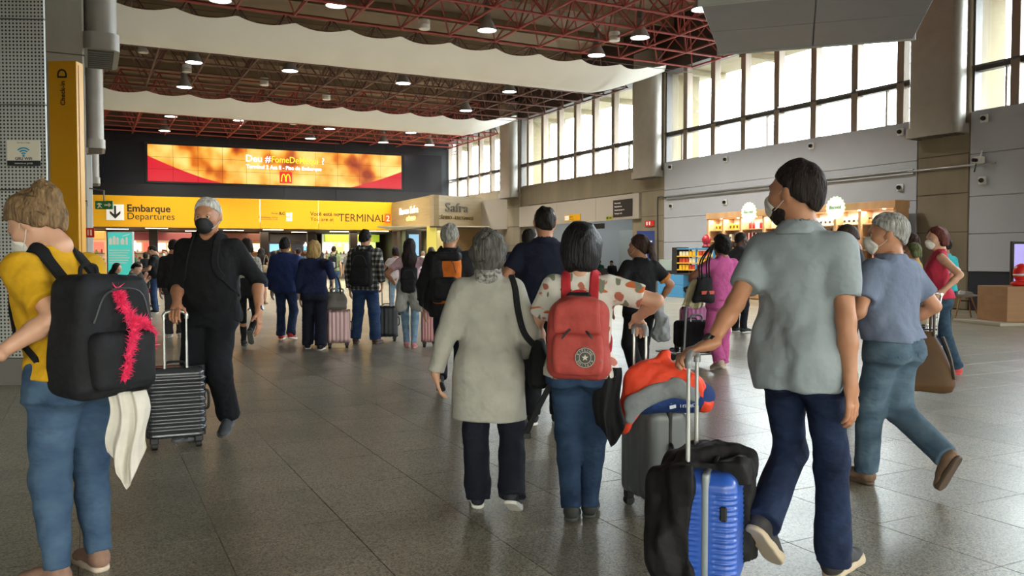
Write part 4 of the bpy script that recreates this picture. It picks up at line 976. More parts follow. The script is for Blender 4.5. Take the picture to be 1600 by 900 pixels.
mb = MB(); mb.bb(-3.2, 3, .5, 5.2, 3.12, 3.18); mb.build('kiosk_soffit', M('bank_soffit', 'cfc8b4', .6), bk)
l = bpy.data.lights.new('kiosk_light', 'AREA'); l.energy = 45; l.size = 2.0; l.color = (1, .93, .7); lo = bpy.data.objects.new('kiosk_light', l); COL.objects.link(lo); lo.parent = bk; lo.location = (-.6, 3.0, 3.08)
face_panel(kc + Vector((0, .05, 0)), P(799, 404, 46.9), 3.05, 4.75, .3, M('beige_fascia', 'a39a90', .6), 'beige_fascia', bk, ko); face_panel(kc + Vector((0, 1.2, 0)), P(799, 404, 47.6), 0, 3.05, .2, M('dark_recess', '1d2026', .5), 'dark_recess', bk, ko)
# ------------------------------------------------------------------ third bay of the right wall: beige fascia over an opening into a waiting room
room = tag(thing('wall_waiting_room', None, None, (0, 0, 0), HALL), kind='structure')
fb = M('beige_fascia', 'a39a90', .6)
for (a, b) in ((29.3, 32.7), (32.72, 36.3), (36.32, 40.4)): MB().bbev(VR - .05, VR + .12, a, b, 3.1, 4.18, .006).build('fascia_panel', fb, room)
MB().bb(VR + .1, 30, 28.2, 28.4, 0, 4.2).bb(VR + .5, 30, 39.7, 39.9, 0, 4.2).bb(29.8, 30, 28.2, 39.9, 0, 4.2).build('room_wall', M('room_white', 'c8ccce', .6), room)
MB().bb(VR + .5, 30, 28.2, 39.9, 4.05, 4.25).build('room_ceiling', M('room_ceil', 'b8b8b4', .7), room)
MB().bb(VR + .3, 30, 28.2, 39.9, -.1, -.004).build('room_floor', M('room_floor', '7c7a70', .3), room)
MB().bb(25.6, 25.8, 33.6, 37.6, 0, 2.9).build('partition', M('partition_white', 'c4ced0', .5), room); MB().bb(23.6, 23.8, 30.2, 32.4, 0, 3.0).build('wood_partition', M('wood_partition', 'a8745c', .6, var=.08, vs=2), room)
MB().bb(22.4, 22.5, 34.3, 36.0, 2.85, 3.1).build('dark_header', M('header_dark', '3b3b3c', .5), room)
for u in (31.5, 34.5, 37.5): MB().bb(23, 28.5, u - .15, u + .15, 4.0, 4.05).build('ceiling_strip_light', M('added_strip_light', 'f4fbff', .5, emit=4.), room)  # unseen fixtures, added to light the waiting room
def wall_sign(name, label, px0, py0, px1, py1, vpl, parts):
    """flat sign on a plane parallel to the right wall"""
    def hit(px, py):
        r = (px - 800) / FPX; d = vpl / (HC * r + HS); return P(px, py, d)
    a, b = hit(px0, py1), hit(px1, py0); v, u0 = unhall(a); _, u1 = unhall(b)
    r = thing(name, label, 'sign', hall(vpl, u0, a.z), HALL - math.pi / 2); parts(r, u0 - u1, b.z - a.z); return r    # local x runs towards the camera's right
tf = lambda x, z: Matrix(((1, 0, 0, x), (0, 0, -1, -.021), (0, 1, 0, z), (0, 0, 0, 1)))
def p_black(r, W, Hh):
    MB().bbev(0, W, -.02, 0, 0, Hh, .005).build('board', M('board_black', '1c1a1e', .5), r)
    for k in range(4): put_text('lettering', ('Área restrita', 'Restricted area', 'Somente passageiros', 'Passengers only')[k], Hh * .12, wh, tf(0, 0), r, W * .08, Hh * (.78 - .2 * k), 0, depth=.001)
wall_sign('notice_board', 'black notice board with white lines of text on the beige fascia', 958, 310, 988, 340, VR - .06, p_black)
def p_yel(r, W, Hh):
    MB().bbev(0, W, -.02, 0, 0, Hh, .005).build('board', M('sign_yellow', 'd89c04', .35), r); MB().bb(.05, W * .3, -.023, -.02, Hh * .15, Hh * .85).build('pictogram', wh, r)
    put_text('lettering', 'Sanitários', Hh * .28, ink, tf(0, 0), r, W * .34, Hh * .55, 0, depth=.001); put_text('lettering', 'Restrooms', Hh * .28, ink, tf(0, 0), r, W * .34, Hh * .2, 0, depth=.001)
wall_sign('direction_sign', 'small yellow direction sign on the beige fascia left of the black notice board', 882, 334, 907, 346, VR - .06, p_yel)
def p_ex(r, W, Hh): MB().bbev(0, W, -.02, 0, 0, Hh, .004).build('board', M('exit_yellowgreen', 'a8a43c', .4), r); MB().bb(W * .1, W * .4, -.023, -.02, Hh * .2, Hh * .8).bb(W * .55, W * .9, -.023, -.02, Hh * .3, Hh * .7).build('pictogram', M('exit_dark', '2c4420', .5), r)
wall_sign('small_exit_sign', 'tiny green and yellow exit sign below the black notice board', 947, 337, 957, 344, VR - .06, p_ex)
def p_red(r, W, Hh): MB().bbev(0, W, -.02, 0, 0, Hh, .004).build('board', M('fire_red', 'c8201c', .4), r); MB().bb(W * .15, W * .3, -.023, -.02, Hh * .2, Hh * .8).bb(W * .45, W * .6, -.023, -.02, Hh * .2, Hh * .8).build('pictogram', wh, r)
wall_sign('hydrant_sign', 'red fire equipment sign on the concrete column above the blue totem', 1008, 344, 1022, 354, VR - .05, p_red)
bt = G(998, 470); bt = P(995, 404, 34.2)
tt = thing('blue_totem', 'dark blue information totem with white lines by the concrete column', 'totem', (bt.x, 34.2, 0), HALL - math.pi / 2 + .9); MB().bbev(0, .72, -.06, .06, 0, P(1000, 361, 34.2).z, .01).build('panel', M('totem_blue', '1f3474', .4), tt)
for k, (a, b) in enumerate(((.1, .62), (.08, .5), (.30, .66))): MB().bb(a, b, -.066, -.06, 2.05 - .16 * k, 2.11 - .16 * k).build('text_line', wh, tt)
# conduits, camera, sensors on the right wall
cd = thing('wall_conduit', 'pair of grey conduits running along the panels of the right wall', 'pipe', (0, 0, 0), HALL)
for dz in (0, .10): MB().tube([(VR - .08, 16.0, 3.80 + dz), (VR - .08, 27.4, 3.80 + dz)], .03, 8).build('pipe', M('conduit_grey', '8f9092', .4, .5), cd)
MB().tube([(VR - .08, 13.6, 3.86), (VR - .08, 16.2, 3.86)], .026, 8).build('pipe', M('conduit_grey', '8f9092', .4, .5), cd)
MB().tube(spline([(VR - .08, 27.4, 3.85), (VR - .1, 27.8, 3.9), (VR - .12, 27.9, 3.6), (VR - .08, 27.9, 1.0)]), .03, 8).build('pipe_drop', M('conduit_dark', '3c3a38', .5), cd)
cv = thing('security_camera', 'white wall security camera on a bracket beside the right concrete column', 'camera', hall(VR - .1, 14.0, 3.95), HALL)
MB().bbev(-.18, .05, -.10, .10, -.08, .10, .02).build('housing', M('cam_white', 'd8d8d4', .4), cv); MB().lathe([(.05, -.30), (.05, -.17)], 12, axis='x').build('lens', M('cam_dark', '1a1a1c', .2), cv); MB().tube([(0, 0, .1), (.05, 0, .25), (.12, 0, .25)], .02, 6).build('bracket', M('cam_white', 'd8d8d4', .4), cv); MB().tube([(-.1, .05, -.08), (-.1, .1, -.3)], .02, 6).build('cable', M('cam_dark', '1a1a1c', .2), cv)
kn0 = None
for k, (px, py) in enumerate(((1048, 261), (1134, 249), (1268, 228), (1407, 206), (1538, 185), (1406, 293), (1133, 316), (1535, 282), (1049, 322))):
    r = (px - 800) / FPX; d = (VR - .03) / (HC * r + HS); p = P(px, py, d)
    if kn0 is None:
        kn0 = thing('wall_sensor', 'small black round sensor on a white square plate on the grey wall panels', 'sensor', (0, 0, 0), HALL, 'wall sensors'); MB().bbev(-.02, .02, -.10, .10, -.10, .10, .005).build('plate', M('cam_white', 'd8d8d4', .4), kn0); MB().lathe([(.055, -.09), (.065, -.06), (.06, -.02)], 12, axis='x').build('knob', M('cam_dark', '1a1a1c', .2), kn0); o = kn0
    else: o = copy_tree(kn0)
    o.location = p; o['label'] = 'black sensor on white plate, %s in the %s row on the grey wall panels' % (('first', 'second', 'third', 'fourth', 'fifth', 'last', 'second', 'farthest right', 'first')[k], 'upper' if k < 5 else 'lower')
# ------------------------------------------------------------------ cookie shop along the right wall
oak = M('shop_oak', 'bf966c', .5, var=.15, vs=3, stretch=(1, 1, .2)); shop_back = M('shop_back', 'd8d4c8', .6)
sh = thing('shop_shelving', 'long oak shelving of the food shop along the right wall', 'shelving', hall(20.1, 15.95, 0), HALL)   # local y runs along u, x into the wall
SL = 7.9
MB().bb(.50, .56, 0, SL, 0, 2.95).build('back_panel', shop_back, sh); MB().bbev(-.05, .56, -.05, SL + .05, 2.80, 3.02, .01).build('canopy', oak, sh)
ups = [0, 1.2, 2.1, 3.2, 4.0, 5.1, 6.2, 7.1, SL]
for y in ups: MB().bbev(.0, .52, y - .05, y + .05, 0, 2.82, .008).build('upright', oak, sh)
SHZ = [.85, 1.25, 1.62, 2.0, 2.38]
for i in range(len(ups) - 1):
    for z in SHZ: MB().bbev(.08, .50, ups[i] + .05, ups[i + 1] - .05, z - .02, z + .02, .004).build('shelf', oak, sh)
    MB().bbev(-.02, .50, ups[i] + .05, ups[i + 1] - .05, 0.02, .80, .01).build('base_cabinet', oak, sh)
spot_m = M('spot_glow', 'fff0c8', .4, emit=5)
for y in np.arange(.35, SL, .85): MB().lathe([(.045, 2.80), (.05, 2.78), (.0001, 2.775)], 10, c=(-.0, y, 0)).build('spotlight', spot_m, sh)
l = bpy.data.lights.new('shelf_light', 'AREA'); l.shape = 'RECTANGLE'; l.size = .2; l.size_y = SL; l.energy = 95; l.color = (1, .92, .8); lo = bpy.data.objects.new('shelf_light', l); COL.objects.link(lo); lo.parent = sh; lo.location = (.12, SL / 2, 2.76)
protos = {}
def product(kind):
    if kind in protos: return protos[kind]
    nm, lab, cat = {'jar': ('jar', 'small preserve jar with dark lid on the oak shop shelves', 'jar'), 'bottle': ('bottle', 'red bottle on the oak shop shelves', 'bottle'), 'tin': ('tin', 'cream gift tin on the oak shop shelves', 'tin'), 'box': ('gift_box', 'striped red gift box on the oak shop shelves', 'box'), 'pack': ('cookie_pack', 'yellow cookie pack on the oak shop shelves', 'pack'), 'white': ('white_box', 'white carton on the oak shop shelves', 'box')}[kind]
    r = thing(nm, lab, cat, (0, 0, -50), HALL, 'goods on the shop shelves'); 
    if kind == 'jar': MB().lathe([(.05, 0), (.055, .02), (.055, .12), (.045, .14)], 12).build('glass', M('jar_glass', 'a06a30', .2), r, smooth=True); MB().lathe([(.05, .135), (.052, .175), (.0001, .178)], 12).build('lid', M('jar_lid', '2a2320', .4), r)
    if kind == 'bottle': MB().lathe([(.045, 0), (.048, .02), (.048, .17), (.02, .22), (.018, .27)], 12).build('glass', M('bottle_red', '8c1a1c', .2), r, smooth=True); MB().lathe([(.02, .265), (.021, .30), (.0001, .302)], 10).build('cap', M('cap_gold', 'c8a050', .3, .6), r)
    if kind == 'tin': MB().lathe([(.075, 0), (.078, .01), (.078, .19), (.075, .2)], 16).build('can', M('tin_cream', 'd8d098', .35), r, smooth=True); MB().lathe([(.08, .2), (.08, .235), (.0001, .24)], 16).build('lid', M('tin_green', '52682c', .35), r)
    if kind == 'box': MB().bbev(-.06, .06, -.05, .05, 0, .24, .006).build('carton', M('box_red', 'b23034', .5), r); MB().bb(-.062, -.0, -.02, .02, .0, .242).build('ribbon', M('ribbon_white', 'e0dcd4', .5), r)
    if kind == 'pack': MB().bbev(-.05, .05, -.07, .07, 0, .20, .012).build('bag', M('pack_yellow', 'd8a428', .5), r); MB().bb(-.055, -.05, -.04, .04, .05, .14).build('paper_tag', M('tag_brown', '4a2c1a', .5), r)
    if kind == 'white': MB().bbev(-.06, .06, -.06, .06, 0, .22, .006).build('carton', M('box_white', 'dcd8cc', .5), r); MB().bb(-.063, -.06, -.04, .04, .06, .13).build('paper_tag', M('tag_brown', '4a2c1a', .5), r)
    protos[kind] = [r, False]; return protos[kind]
def put(kind, pos):
    pr = product(kind)
    o = copy_tree(pr[0]) if pr[1] else pr[0]; pr[1] = True; o.location = pos; return o
rk = random.Random(3)
fill = {0: ('tin', 'box', 'jar', 'jar', 'jar'), 1: ('pack', 'white', 'bottle', 'jar', 'white'), 2: ('pack', 'pack', 'bottle', 'bottle', 'white'), 3: ('pack', 'white', 'pack', 'bottle', 'tin'), 4: ('box', 'box', 'white', 'box', 'tin'), 5: ('pack', 'box', 'tin', 'box', 'bottle'), 6: ('pack', 'pack', 'jar', 'white', 'pack'), 7: ('pack', 'white', 'white', 'bottle', 'pack')}
for i in range(len(ups) - 1):
    for j, z in enumerate(SHZ):
        if j == 0: continue
        y = ups[i] + .16; row = []
        while y < ups[i + 1] - .14:
            if rk.random() > .12: row.append(put(fill[i][j], sh.matrix_basis @ Vector((.22, y, z + .021))))
            y += .17 if fill[i][j] != 'jar' else .14
        for k, o in enumerate(reversed(row)): o['label'] = '%s, %s in row, %s shelf from top, %s oak section from left' % ({'jar': 'preserve jar', 'bottle': 'red bottle', 'tin': 'cream tin', 'box': 'red gift box', 'pack': 'yellow cookie pack', 'white': 'white carton'}[fill[i][j]], ORD[k], ORD[4 - j], ORD[7 - i])
def scallop(label, u, z, parent=None):
    r = thing('round_shop_sign', label, 'sign', hall(19.98, u, z), HALL - math.pi / 2); n = 72
    pl = [((.33 + .022 * math.cos(18 * a)) * math.cos(a), (.33 + .022 * math.cos(18 * a)) * math.sin(a)) for a in np.linspace(0, 2 * math.pi, n, endpoint=False)]
    MB().prism(pl, 0, .05, Matrix(((1, 0, 0, 0), (0, 0, -1, 0), (0, 1, 0, 0), (0, 0, 0, 1)))).build('disc', M('disc_green', 'cfe8c0', .4, emit=.75), r)
    me = text_mesh('Biscoitê', .15, .004, .002, 'CENTER', .95); me.transform(Matrix(((1, 0, 0, 0), (0, 0, -1, -.052), (0, 1, 0, -.03), (0, 0, 0, 1))) @ Matrix.Shear('XY', 4, (.2, 0)) if False else Matrix(((1, .15, 0, 0), (0, 0, -1, -.052), (0, 1, 0, -.03), (0, 0, 0, 1)))); link('lettering', me, M('disc_ink', '24341c', .5), r)
    for sx in (-.2, .2): MB().tube([(sx, .02, .2), (sx, .1, .0)], .01, 5).build('bracket', stem_m, r)
def u_at(px, v): r = (px - 800) / FPX; d = v / (HC * r + HS); return d * (HC - HS * r), d
u_, d_ = u_at(1170, 19.98); scallop('glowing pale green scalloped shop sign above the man in dark grey', u_, P(1170, 332, d_).z)
u_, d_ = u_at(1305, 19.98); scallop('glowing pale green scalloped shop sign just right of the grey polo man', u_, P(1305, 325, d_).z)
# counter island in front of the shop and the blue snack stand
ct = thing('shop_counter', 'low shop display table with yellow packs below the left green sign', 'table', hall(18.4, 18.4, 0), HALL)
MB().bbev(0, .6, 0, 1.6, .78, .84, .01).build('top', oak, ct)
for (x, y) in ((.05, .06), (.55, .06), (.05, 1.54), (.55, 1.54)): MB().bb(x - .03, x + .03, y - .03, y + .03, 0, .78).build('leg', oak, ct)
MB().bbev(.02, .58, .04, 1.56, .38, .42, .01).build('lower_shelf', oak, ct)
for k in range(7): put('pack', hall(18.55, 18.55 + .2 * k, .841))['label'] = 'yellow cookie pack on the low display table, %s from the right' % ORD[k]
for k in range(6): put('jar', hall(18.55, 18.6 + .22 * k, .421))['label'] = 'preserve jar on the lower shelf of the display table, %s from the right' % ORD[k]
for k in range(4): put('tin', hall(18.8, 18.7 + .3 * k, .841))['label'] = 'cream tin at the back of the display table, %s from the right' % ORD[k]
ss = thing('snack_stand', 'blue snack stand with glass case and rows of yellow packets by the grey wall', 'stand', hall(19.0, 24.9, 0), HALL - math.pi / 2)   # local x towards picture right
sb = M('stand_blue', '3f84b4', .5); stf = M('stand_frame', '1c1d20', .4)
MB().bbev(.0, 1.5, -.35, .35, 0, .42, .01).build('cabinet', sb, ss); MB().bbev(.0, 1.5, -.35, .35, .43, .80, .01).build('cabinet_door', sb, ss)
MB().bbev(.9, 3.0, -.3, .4, .80, .86, .01).build('counter', stf, ss)
for (x) in (1.05, 2.1, 3.0): [MB().bb(x - .03, x + .03, y0, y0 + .06, .86, 1.75).build('post', stf if x < 1.5 else sb, ss) for y0 in (-.3, .3)]
for z in (.98, 1.22, 1.46, 1.72): MB().bbev(1.05, 3.0, -.3, .36, z - .02, z + .02, .004).build('shelf', sb if z > 1.6 else M('shelf_yellow', 'd8a83c', .5), ss)
MB().bbev(.0, .72, -.28, .28, .95, 1.35, .01).build('glass_case', M('case_glass', 'a8b8b4', .1, alpha=.6), ss); MB().bbev(.75, 1.02, -.28, .28, .86, 1.78, .01).build('black_frame', stf, ss)
for k in range(10):
    for j, z in enumerate((1.0, 1.24, 1.48)):
        MB().bbev(1.15 + .18 * k, 1.29 + .18 * k, -.26, -.16, z, z + .16, .008).build('packet', M(('pk_yellow', 'pk_red', 'pk_cream')[(k // 3 + j) % 3], ('e0b028', 'b8402c', 'd8d0b0')[(k // 3 + j) % 3], .4), ss)
gb = thing('gumball_jar', 'red domed sweet dispenser on top of the blue snack stand', 'dispenser', hall(19.0, 22.6, 1.76), 0); MB().lathe([(.13, 0), (.14, .02), (.10, .12), (.15, .2), (.16, .3), (.1, .4), (.05, .44), (.0001, .45)], 16).build('dome', M('dispenser_red', 'a8202c', .25), gb, smooth=True); MB().lathe([(.15, -.01), (.16, .03), (.14, .05)], 16).build('base_ring', stf, gb)
# ------------------------------------------------------------------ right edge: wooden kiosk with screen, white shell chair and table
kk = G(1573, 508); kx = thing('demo_counter', 'wooden counter on a pale plinth at the right edge of the picture', 'counter', (kk.x, kk.y, 0), math.radians(8))
MB().bbev(0, 1.6, 0, .9, .06, .80, .008).build('body', M('counter_wood', '9a7350', .5, var=.1, vs=3, stretch=(.2, 1, 3)), kx); MB().bbev(-.35, 2.0, -.25, 1.2, 0, .06, .006).build('plinth', M('plinth_pale', 'a8a090', .5), kx)
tv = thing('upright_screen', 'black framed upright screen with lilac picture standing on the wooden counter', 'screen', (P(1579, 404, kk.y + .55).x, kk.y + .55, .80), math.radians(8))
MB().bbev(0, 1.1, -.03, .03, .02, .95, .008).build('bezel', M('tv_black', '121214', .3), tv); MB().bb(.06, 1.04, -.036, -.03, .08, .89).build('picture', M('tv_lilac', '9a92d0', .3, emit=.6), tv); MB().bb(.4, .7, -.12, .12, 0, .02).build('foot', M('tv_black', '121214', .3), tv)
rb = thing('red_prop', 'red and white rounded display prop in front of the lilac screen', 'prop', (P(1597, 404, kk.y + .25).x, kk.y + .25, .80), 0)
f = Field(); f.add(ell((0, 0, .28), (.17, .15, .2))); f.add(ell((0, 0, .05), (.22, .18, .07)), .03); soft('red_shell', f, .015, M('prop_red', 'd01c1c', .35), rb); f = Field(); f.add(ell((0, -.01, .24), (.175, .158, .05))); soft('white_band', f, .012, M('prop_white', 'e4e4e8', .4), rb)
ch = thing('shell_chair', 'white plastic shell chair with wooden legs near the right wall', 'chair', G(1506, 497), math.radians(-100)); ch.scale = (1.2, 1.2, 1.18)
f = Field(); f.add(cap((-.1, .02, .45), (.1, .02, .45), .19, .19, .16, (0, 0, 1))); f.add(cap((-.09, -.20, .52), (.09, -.20, .52), .06)); f.add(cap((-.10, -.25, .62), (.10, -.25, .62), .05, .05), .08); f.add(cap((-.12, -.29, .80), (.12, -.29, .80), .055), .12); f.add(cap((-.17, .0, .50), (-.17, .05, .48), .05), .06); f.add(cap((.17, .0, .50), (.17, .05, .48), .05), .06); f.sub(ell((0, .06, .62), (.21, .27, .16)), .03)
soft('shell', f, .013, M('chair_white', 'c6c8cc', .35), ch)
for (x, y) in ((.2, .2), (-.2, .2), (.2, -.22), (-.2, -.22)): MB().tube([(x * .45, y * .45, .44), (x, y, .0)], [.018, .012], 8).build('leg', M('chair_wood', 'b88a58', .5), ch)
for sg in (1, -1): MB().tube([(.08 * sg, -.08, .34), (.08 * sg, .10, .34)], .006, 5).tube([(.08 * sg, .1, .34), (.12 * sg, .12, .20)], .006, 5).build('brace', stf, ch)
tb = thing('cafe_table', 'small white round table beside the shell chair', 'table', G(1470, 497) + Vector((-.25, .9, 0)), 0); MB().lathe([(.40, .72), (.41, .73), (.41, .745), (.39, .75)], 24).build('top', M('chair_white', 'c6c8cc', .35), tb)
for k in range(4): a = k * math.pi / 2 + .6; MB().tube([(.06 * math.cos(a), .06 * math.sin(a), .72), (.25 * math.cos(a), .25 * math.sin(a), 0)], .014, 6).build('leg', M('chair_wood', 'b88a58', .5), tb)
# ------------------------------------------------------------------ food court seen through the far opening
fc = tag(thing('wall_food_court', None, None, FA, FROT), kind='structure')
dkb = M('court_brown', '2c221c', .6); DB = 15.0
farbox(MB(), -3, 34, -.4, -DB, 3.16, 3.6).build('court_ceiling', M('court_ceiling', '4e4238', .7), fc); farbox(MB(), -3, 34, -DB, -DB - .3, -.1, 3.2).build('court_back', M('court_back', '3a2c24', .7), fc)
farbox(MB(), 1.4, 1.9, .2, -DB, -.1, 3.2).build('court_side', dkb, fc); farbox(MB(), 33, 34, .4, -DB, -.1, 11).build('court_side', dkb, fc)
farbox(MB(), 1.7, 2.5, .42, -.4, -.1, 3.2).build('dark_pier', M('pier_black', '141416', .4), fc); farbox(MB(), -3, 34, .3, -DB - .2, -.3, -.01).build('court_floor', M('court_floor', '6f675a', .3), fc)
for t in (4.6, 7.4, 10.4, 13.5, 17.0): farbox(MB(), t, t + .5, -4.2, -4.7, -.05, 3.2).build('court_column', dkb, fc)
for i, t in enumerate(np.arange(3.2, 24, 2.2)): farbox(MB(), t, t + 1.2, -1.2 - (i % 3) * 2, -1.35 - (i % 3) * 2, 3.13, 3.17).build('ceiling_strip_light', M('court_strip', 'ffe2b8', .5, emit=6), fc)
for i, (t, o_, e_) in enumerate(((5, -5, 90), (10, -5, 110), (15, -5, 110), (20, -4, 110))):
    l = bpy.data.lights.new('court_light', 'AREA'); l.energy = e_; l.size = 3; l.color = (1, .84, .62); lo = bpy.data.objects.new('court_light', l); COL.objects.link(lo); lo.parent = fc; lo.location = (-t, -o_, 3.1)
def stall(t0, t1, out, lit, label, cols, menu, seed, em=1.0):
    r = thing('food_stall', label, 'stall', far((t0 + t1) / 2, 0, out), FROT); W = (t1 - t0) / 2; rr = random.Random(seed)
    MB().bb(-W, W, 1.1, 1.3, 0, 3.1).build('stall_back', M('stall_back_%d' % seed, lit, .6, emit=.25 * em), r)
    MB().bbev(-W, W, -.3, .3, 0, 1.05, .02).build('counter', M('stall_counter_%d' % seed, cols[0], .4), r); MB().bbev(-W, W, -.35, .35, 1.05, 1.12, .01).build('worktop', stf, r)
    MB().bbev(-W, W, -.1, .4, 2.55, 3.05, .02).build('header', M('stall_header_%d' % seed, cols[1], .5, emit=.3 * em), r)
    n = int(W * 2 / .75)
    for k in range(n):
        x = -W + .1 + k * (2 * W - .1) / n; MB().bb(x, x + .62, .86, .95, 1.85, 2.4).build('menu_screen', M('menu_%d_%d' % (seed, k % 3), menu[k % len(menu)], .4, emit=1.5 * em), r)
    for z in (1.35, 1.7):
        MB().bb(-W + .1, W - .1, .8, 1.1, z - .02, z + .02).build('shelf', dkb, r); x = -W + .2
        while x < W - .2:
            a = rr.uniform(.08, .16); MB().bbev(x, x + a, .85, 1.0, z + .02, z + .02 + rr.uniform(.12, .26), .01).build('goods', M('goods_%d' % rr.randrange(6), ('c84a2c', 'e8c070', 'd8d4c0', '7a8a3c', 'b86a28', '8a2c34')[rr.randrange(6)], .5) if False else [M('goods_a', 'c84a2c', .5), M('goods_b', 'e8c070', .5), M('goods_c', 'd8d4c0', .5), M('goods_d', '7a8a3c', .5), M('goods_e', 'b86a28', .5), M('goods_f', '8a2c34', .5)][rr.randrange(6)], r); x += a + rr.uniform(.05, .25)
    for k in range(max(2, int(W))):
        x = -W + (k + .5) * 2 * W / max(2, int(W)); MB().lathe([(.03, 2.5), (.05, 2.42), (.16, 2.26), (.15, 2.25), (.0001, 2.3)], 14, c=(x, -.2, 0)).build('pendant_lamp', M('pendant_glow', 'ffedc4', .5, emit=3.5), r)
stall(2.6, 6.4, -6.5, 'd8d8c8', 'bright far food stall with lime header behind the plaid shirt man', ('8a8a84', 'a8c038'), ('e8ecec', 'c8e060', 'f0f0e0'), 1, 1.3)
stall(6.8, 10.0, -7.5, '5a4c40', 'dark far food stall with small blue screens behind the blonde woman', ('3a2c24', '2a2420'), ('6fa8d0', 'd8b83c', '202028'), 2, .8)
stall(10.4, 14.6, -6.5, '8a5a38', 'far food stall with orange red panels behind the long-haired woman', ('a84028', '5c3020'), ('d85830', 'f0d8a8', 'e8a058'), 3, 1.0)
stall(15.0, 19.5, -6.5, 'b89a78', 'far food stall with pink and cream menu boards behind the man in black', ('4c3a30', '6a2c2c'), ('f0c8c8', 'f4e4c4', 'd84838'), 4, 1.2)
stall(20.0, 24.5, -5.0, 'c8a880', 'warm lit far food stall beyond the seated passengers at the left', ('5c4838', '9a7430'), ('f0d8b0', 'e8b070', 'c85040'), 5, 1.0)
# ------------------------------------------------------------------ luggage and bags
chrome = M('handle_alu', 'b8bab8', .3, .8); rubber = M('wheel_black', '141416', .6); grip_m = M('grip_grey', '8c9094', .4, .2)
GRIPS = {}
def suitcase(label, pos, rot, w_, d_, h_, mat, rib='h', per=.045, amp=.004, handle=.42, hx=.09, band=None, res=.009, tilt=0., side=1, grip=None, tube=None, hback=True, name='suitcase', group=None):
    r = thing(name, label, 'suitcase', (pos[0], pos[1], 0), math.radians(rot), group)
    if tilt: r.rotation_euler = (math.radians(tilt), 0, math.radians(rot))
    z0 = .075; F = Field(); F.add(rbox((0, 0, z0 + h_ / 2), (w_ / 2, d_ / 2, h_ / 2), min(.055, d_ * .3)))
    kk = 2 * math.pi / per
    if rib == 'h': F.noise = lambda X, Y, Z: amp * np.clip(np.sin(kk * Z) * 1.8, -1, 1) * np.clip((np.abs(Y) - .02) / .02, 0, 1) * np.clip((z0 + h_ - .05 - Z) / .03, 0, 1)
    elif rib == 'v': F.noise = lambda X, Y, Z: amp * np.clip(np.sin(kk * X) * 1.8, -1, 1) * np.clip((np.abs(Y) - .02) / .02, 0, 1)
    soft('shell', F, res, mat, r)
    B = Field(); B.add(rbox((0, 0, z0 + h_ / 2), (w_ / 2 + .004, .016, h_ / 2 + .004), .012)); soft('zip_band', B, res * .9, band or rubber, r)
    for sx in (-1, 1):
        for sy in (-1, 1):
            x, y = sx * (w_ / 2 - .05), sy * (d_ / 2 - .045); wl = MB().lathe([(.012, -.022), (.026, -.02), (.028, -.012), (.028, .012), (.026, .02), (.012, .022)], 14, c=(x, y, .028), axis='x').build('wheel', rubber, r, smooth=True)
            MB().bbev(x - .03, x + .03, y - .02, y + .02, .04, .10, .008).build('wheel_fork', M('fork_dark', '1e1f22', .5), wl)
    hy = (-d_ / 2 + .035) if hback else 0; zt = z0 + h_ + handle; tm = tube or chrome
    for sx in (-1, 1): MB().tube([(sx * hx, hy, z0 + h_ - .05), (sx * hx, hy, z0 + h_ + handle * .5)], .0095, 10).build('handle_tube', tm, r); MB().tube([(sx * hx, hy, z0 + h_ + handle * .5), (sx * hx, hy, zt)], .0075, 10).build('handle_tube', tm, r)
    MB().tube(spline([(-hx, hy, zt - .03), (-hx, hy, zt), (-hx * .6, hy, zt + .022), (hx * .6, hy, zt + .022), (hx, hy, zt), (hx, hy, zt - .03)], 4), .0145, 10).build('handle_grip', grip or grip_m, r, smooth=True)
    MB().tube(spline([(side * (w_ / 2 - .002), 0, z0 + h_ * .36), (side * (w_ / 2 + .025), 0, z0 + h_ * .40), (side * (w_ / 2 + .025), 0, z0 + h_ * .6), (side * (w_ / 2 - .002), 0, z0 + h_ * .64)], 4), .010, 8).build('side_handle', M('fork_dark', '1e1f22', .5), r, smooth=True)
    MB().tube(spline([(-.07, .02, z0 + h_), (-.05, .02, z0 + h_ + .025), (.05, .02, z0 + h_ + .025), (.07, .02, z0 + h_)], 4), .009, 8).build('top_handle', M('fork_dark', '1e1f22', .5), r, smooth=True)
    r.rotation_mode = 'XYZ'; GRIPS[label] = Matrix.Translation(r.location) @ Rz(math.radians(rot)).to_4x4() @ Vector((0, hy, zt + .022))
    return r
def sling(info, label, name, cat, group=None):
    """an empty that shares a person's place and heading, for what they wear or carry"""
    rt = info['root']; return thing(name, label, cat, tuple(rt.location), rt.rotation_euler[2], group)
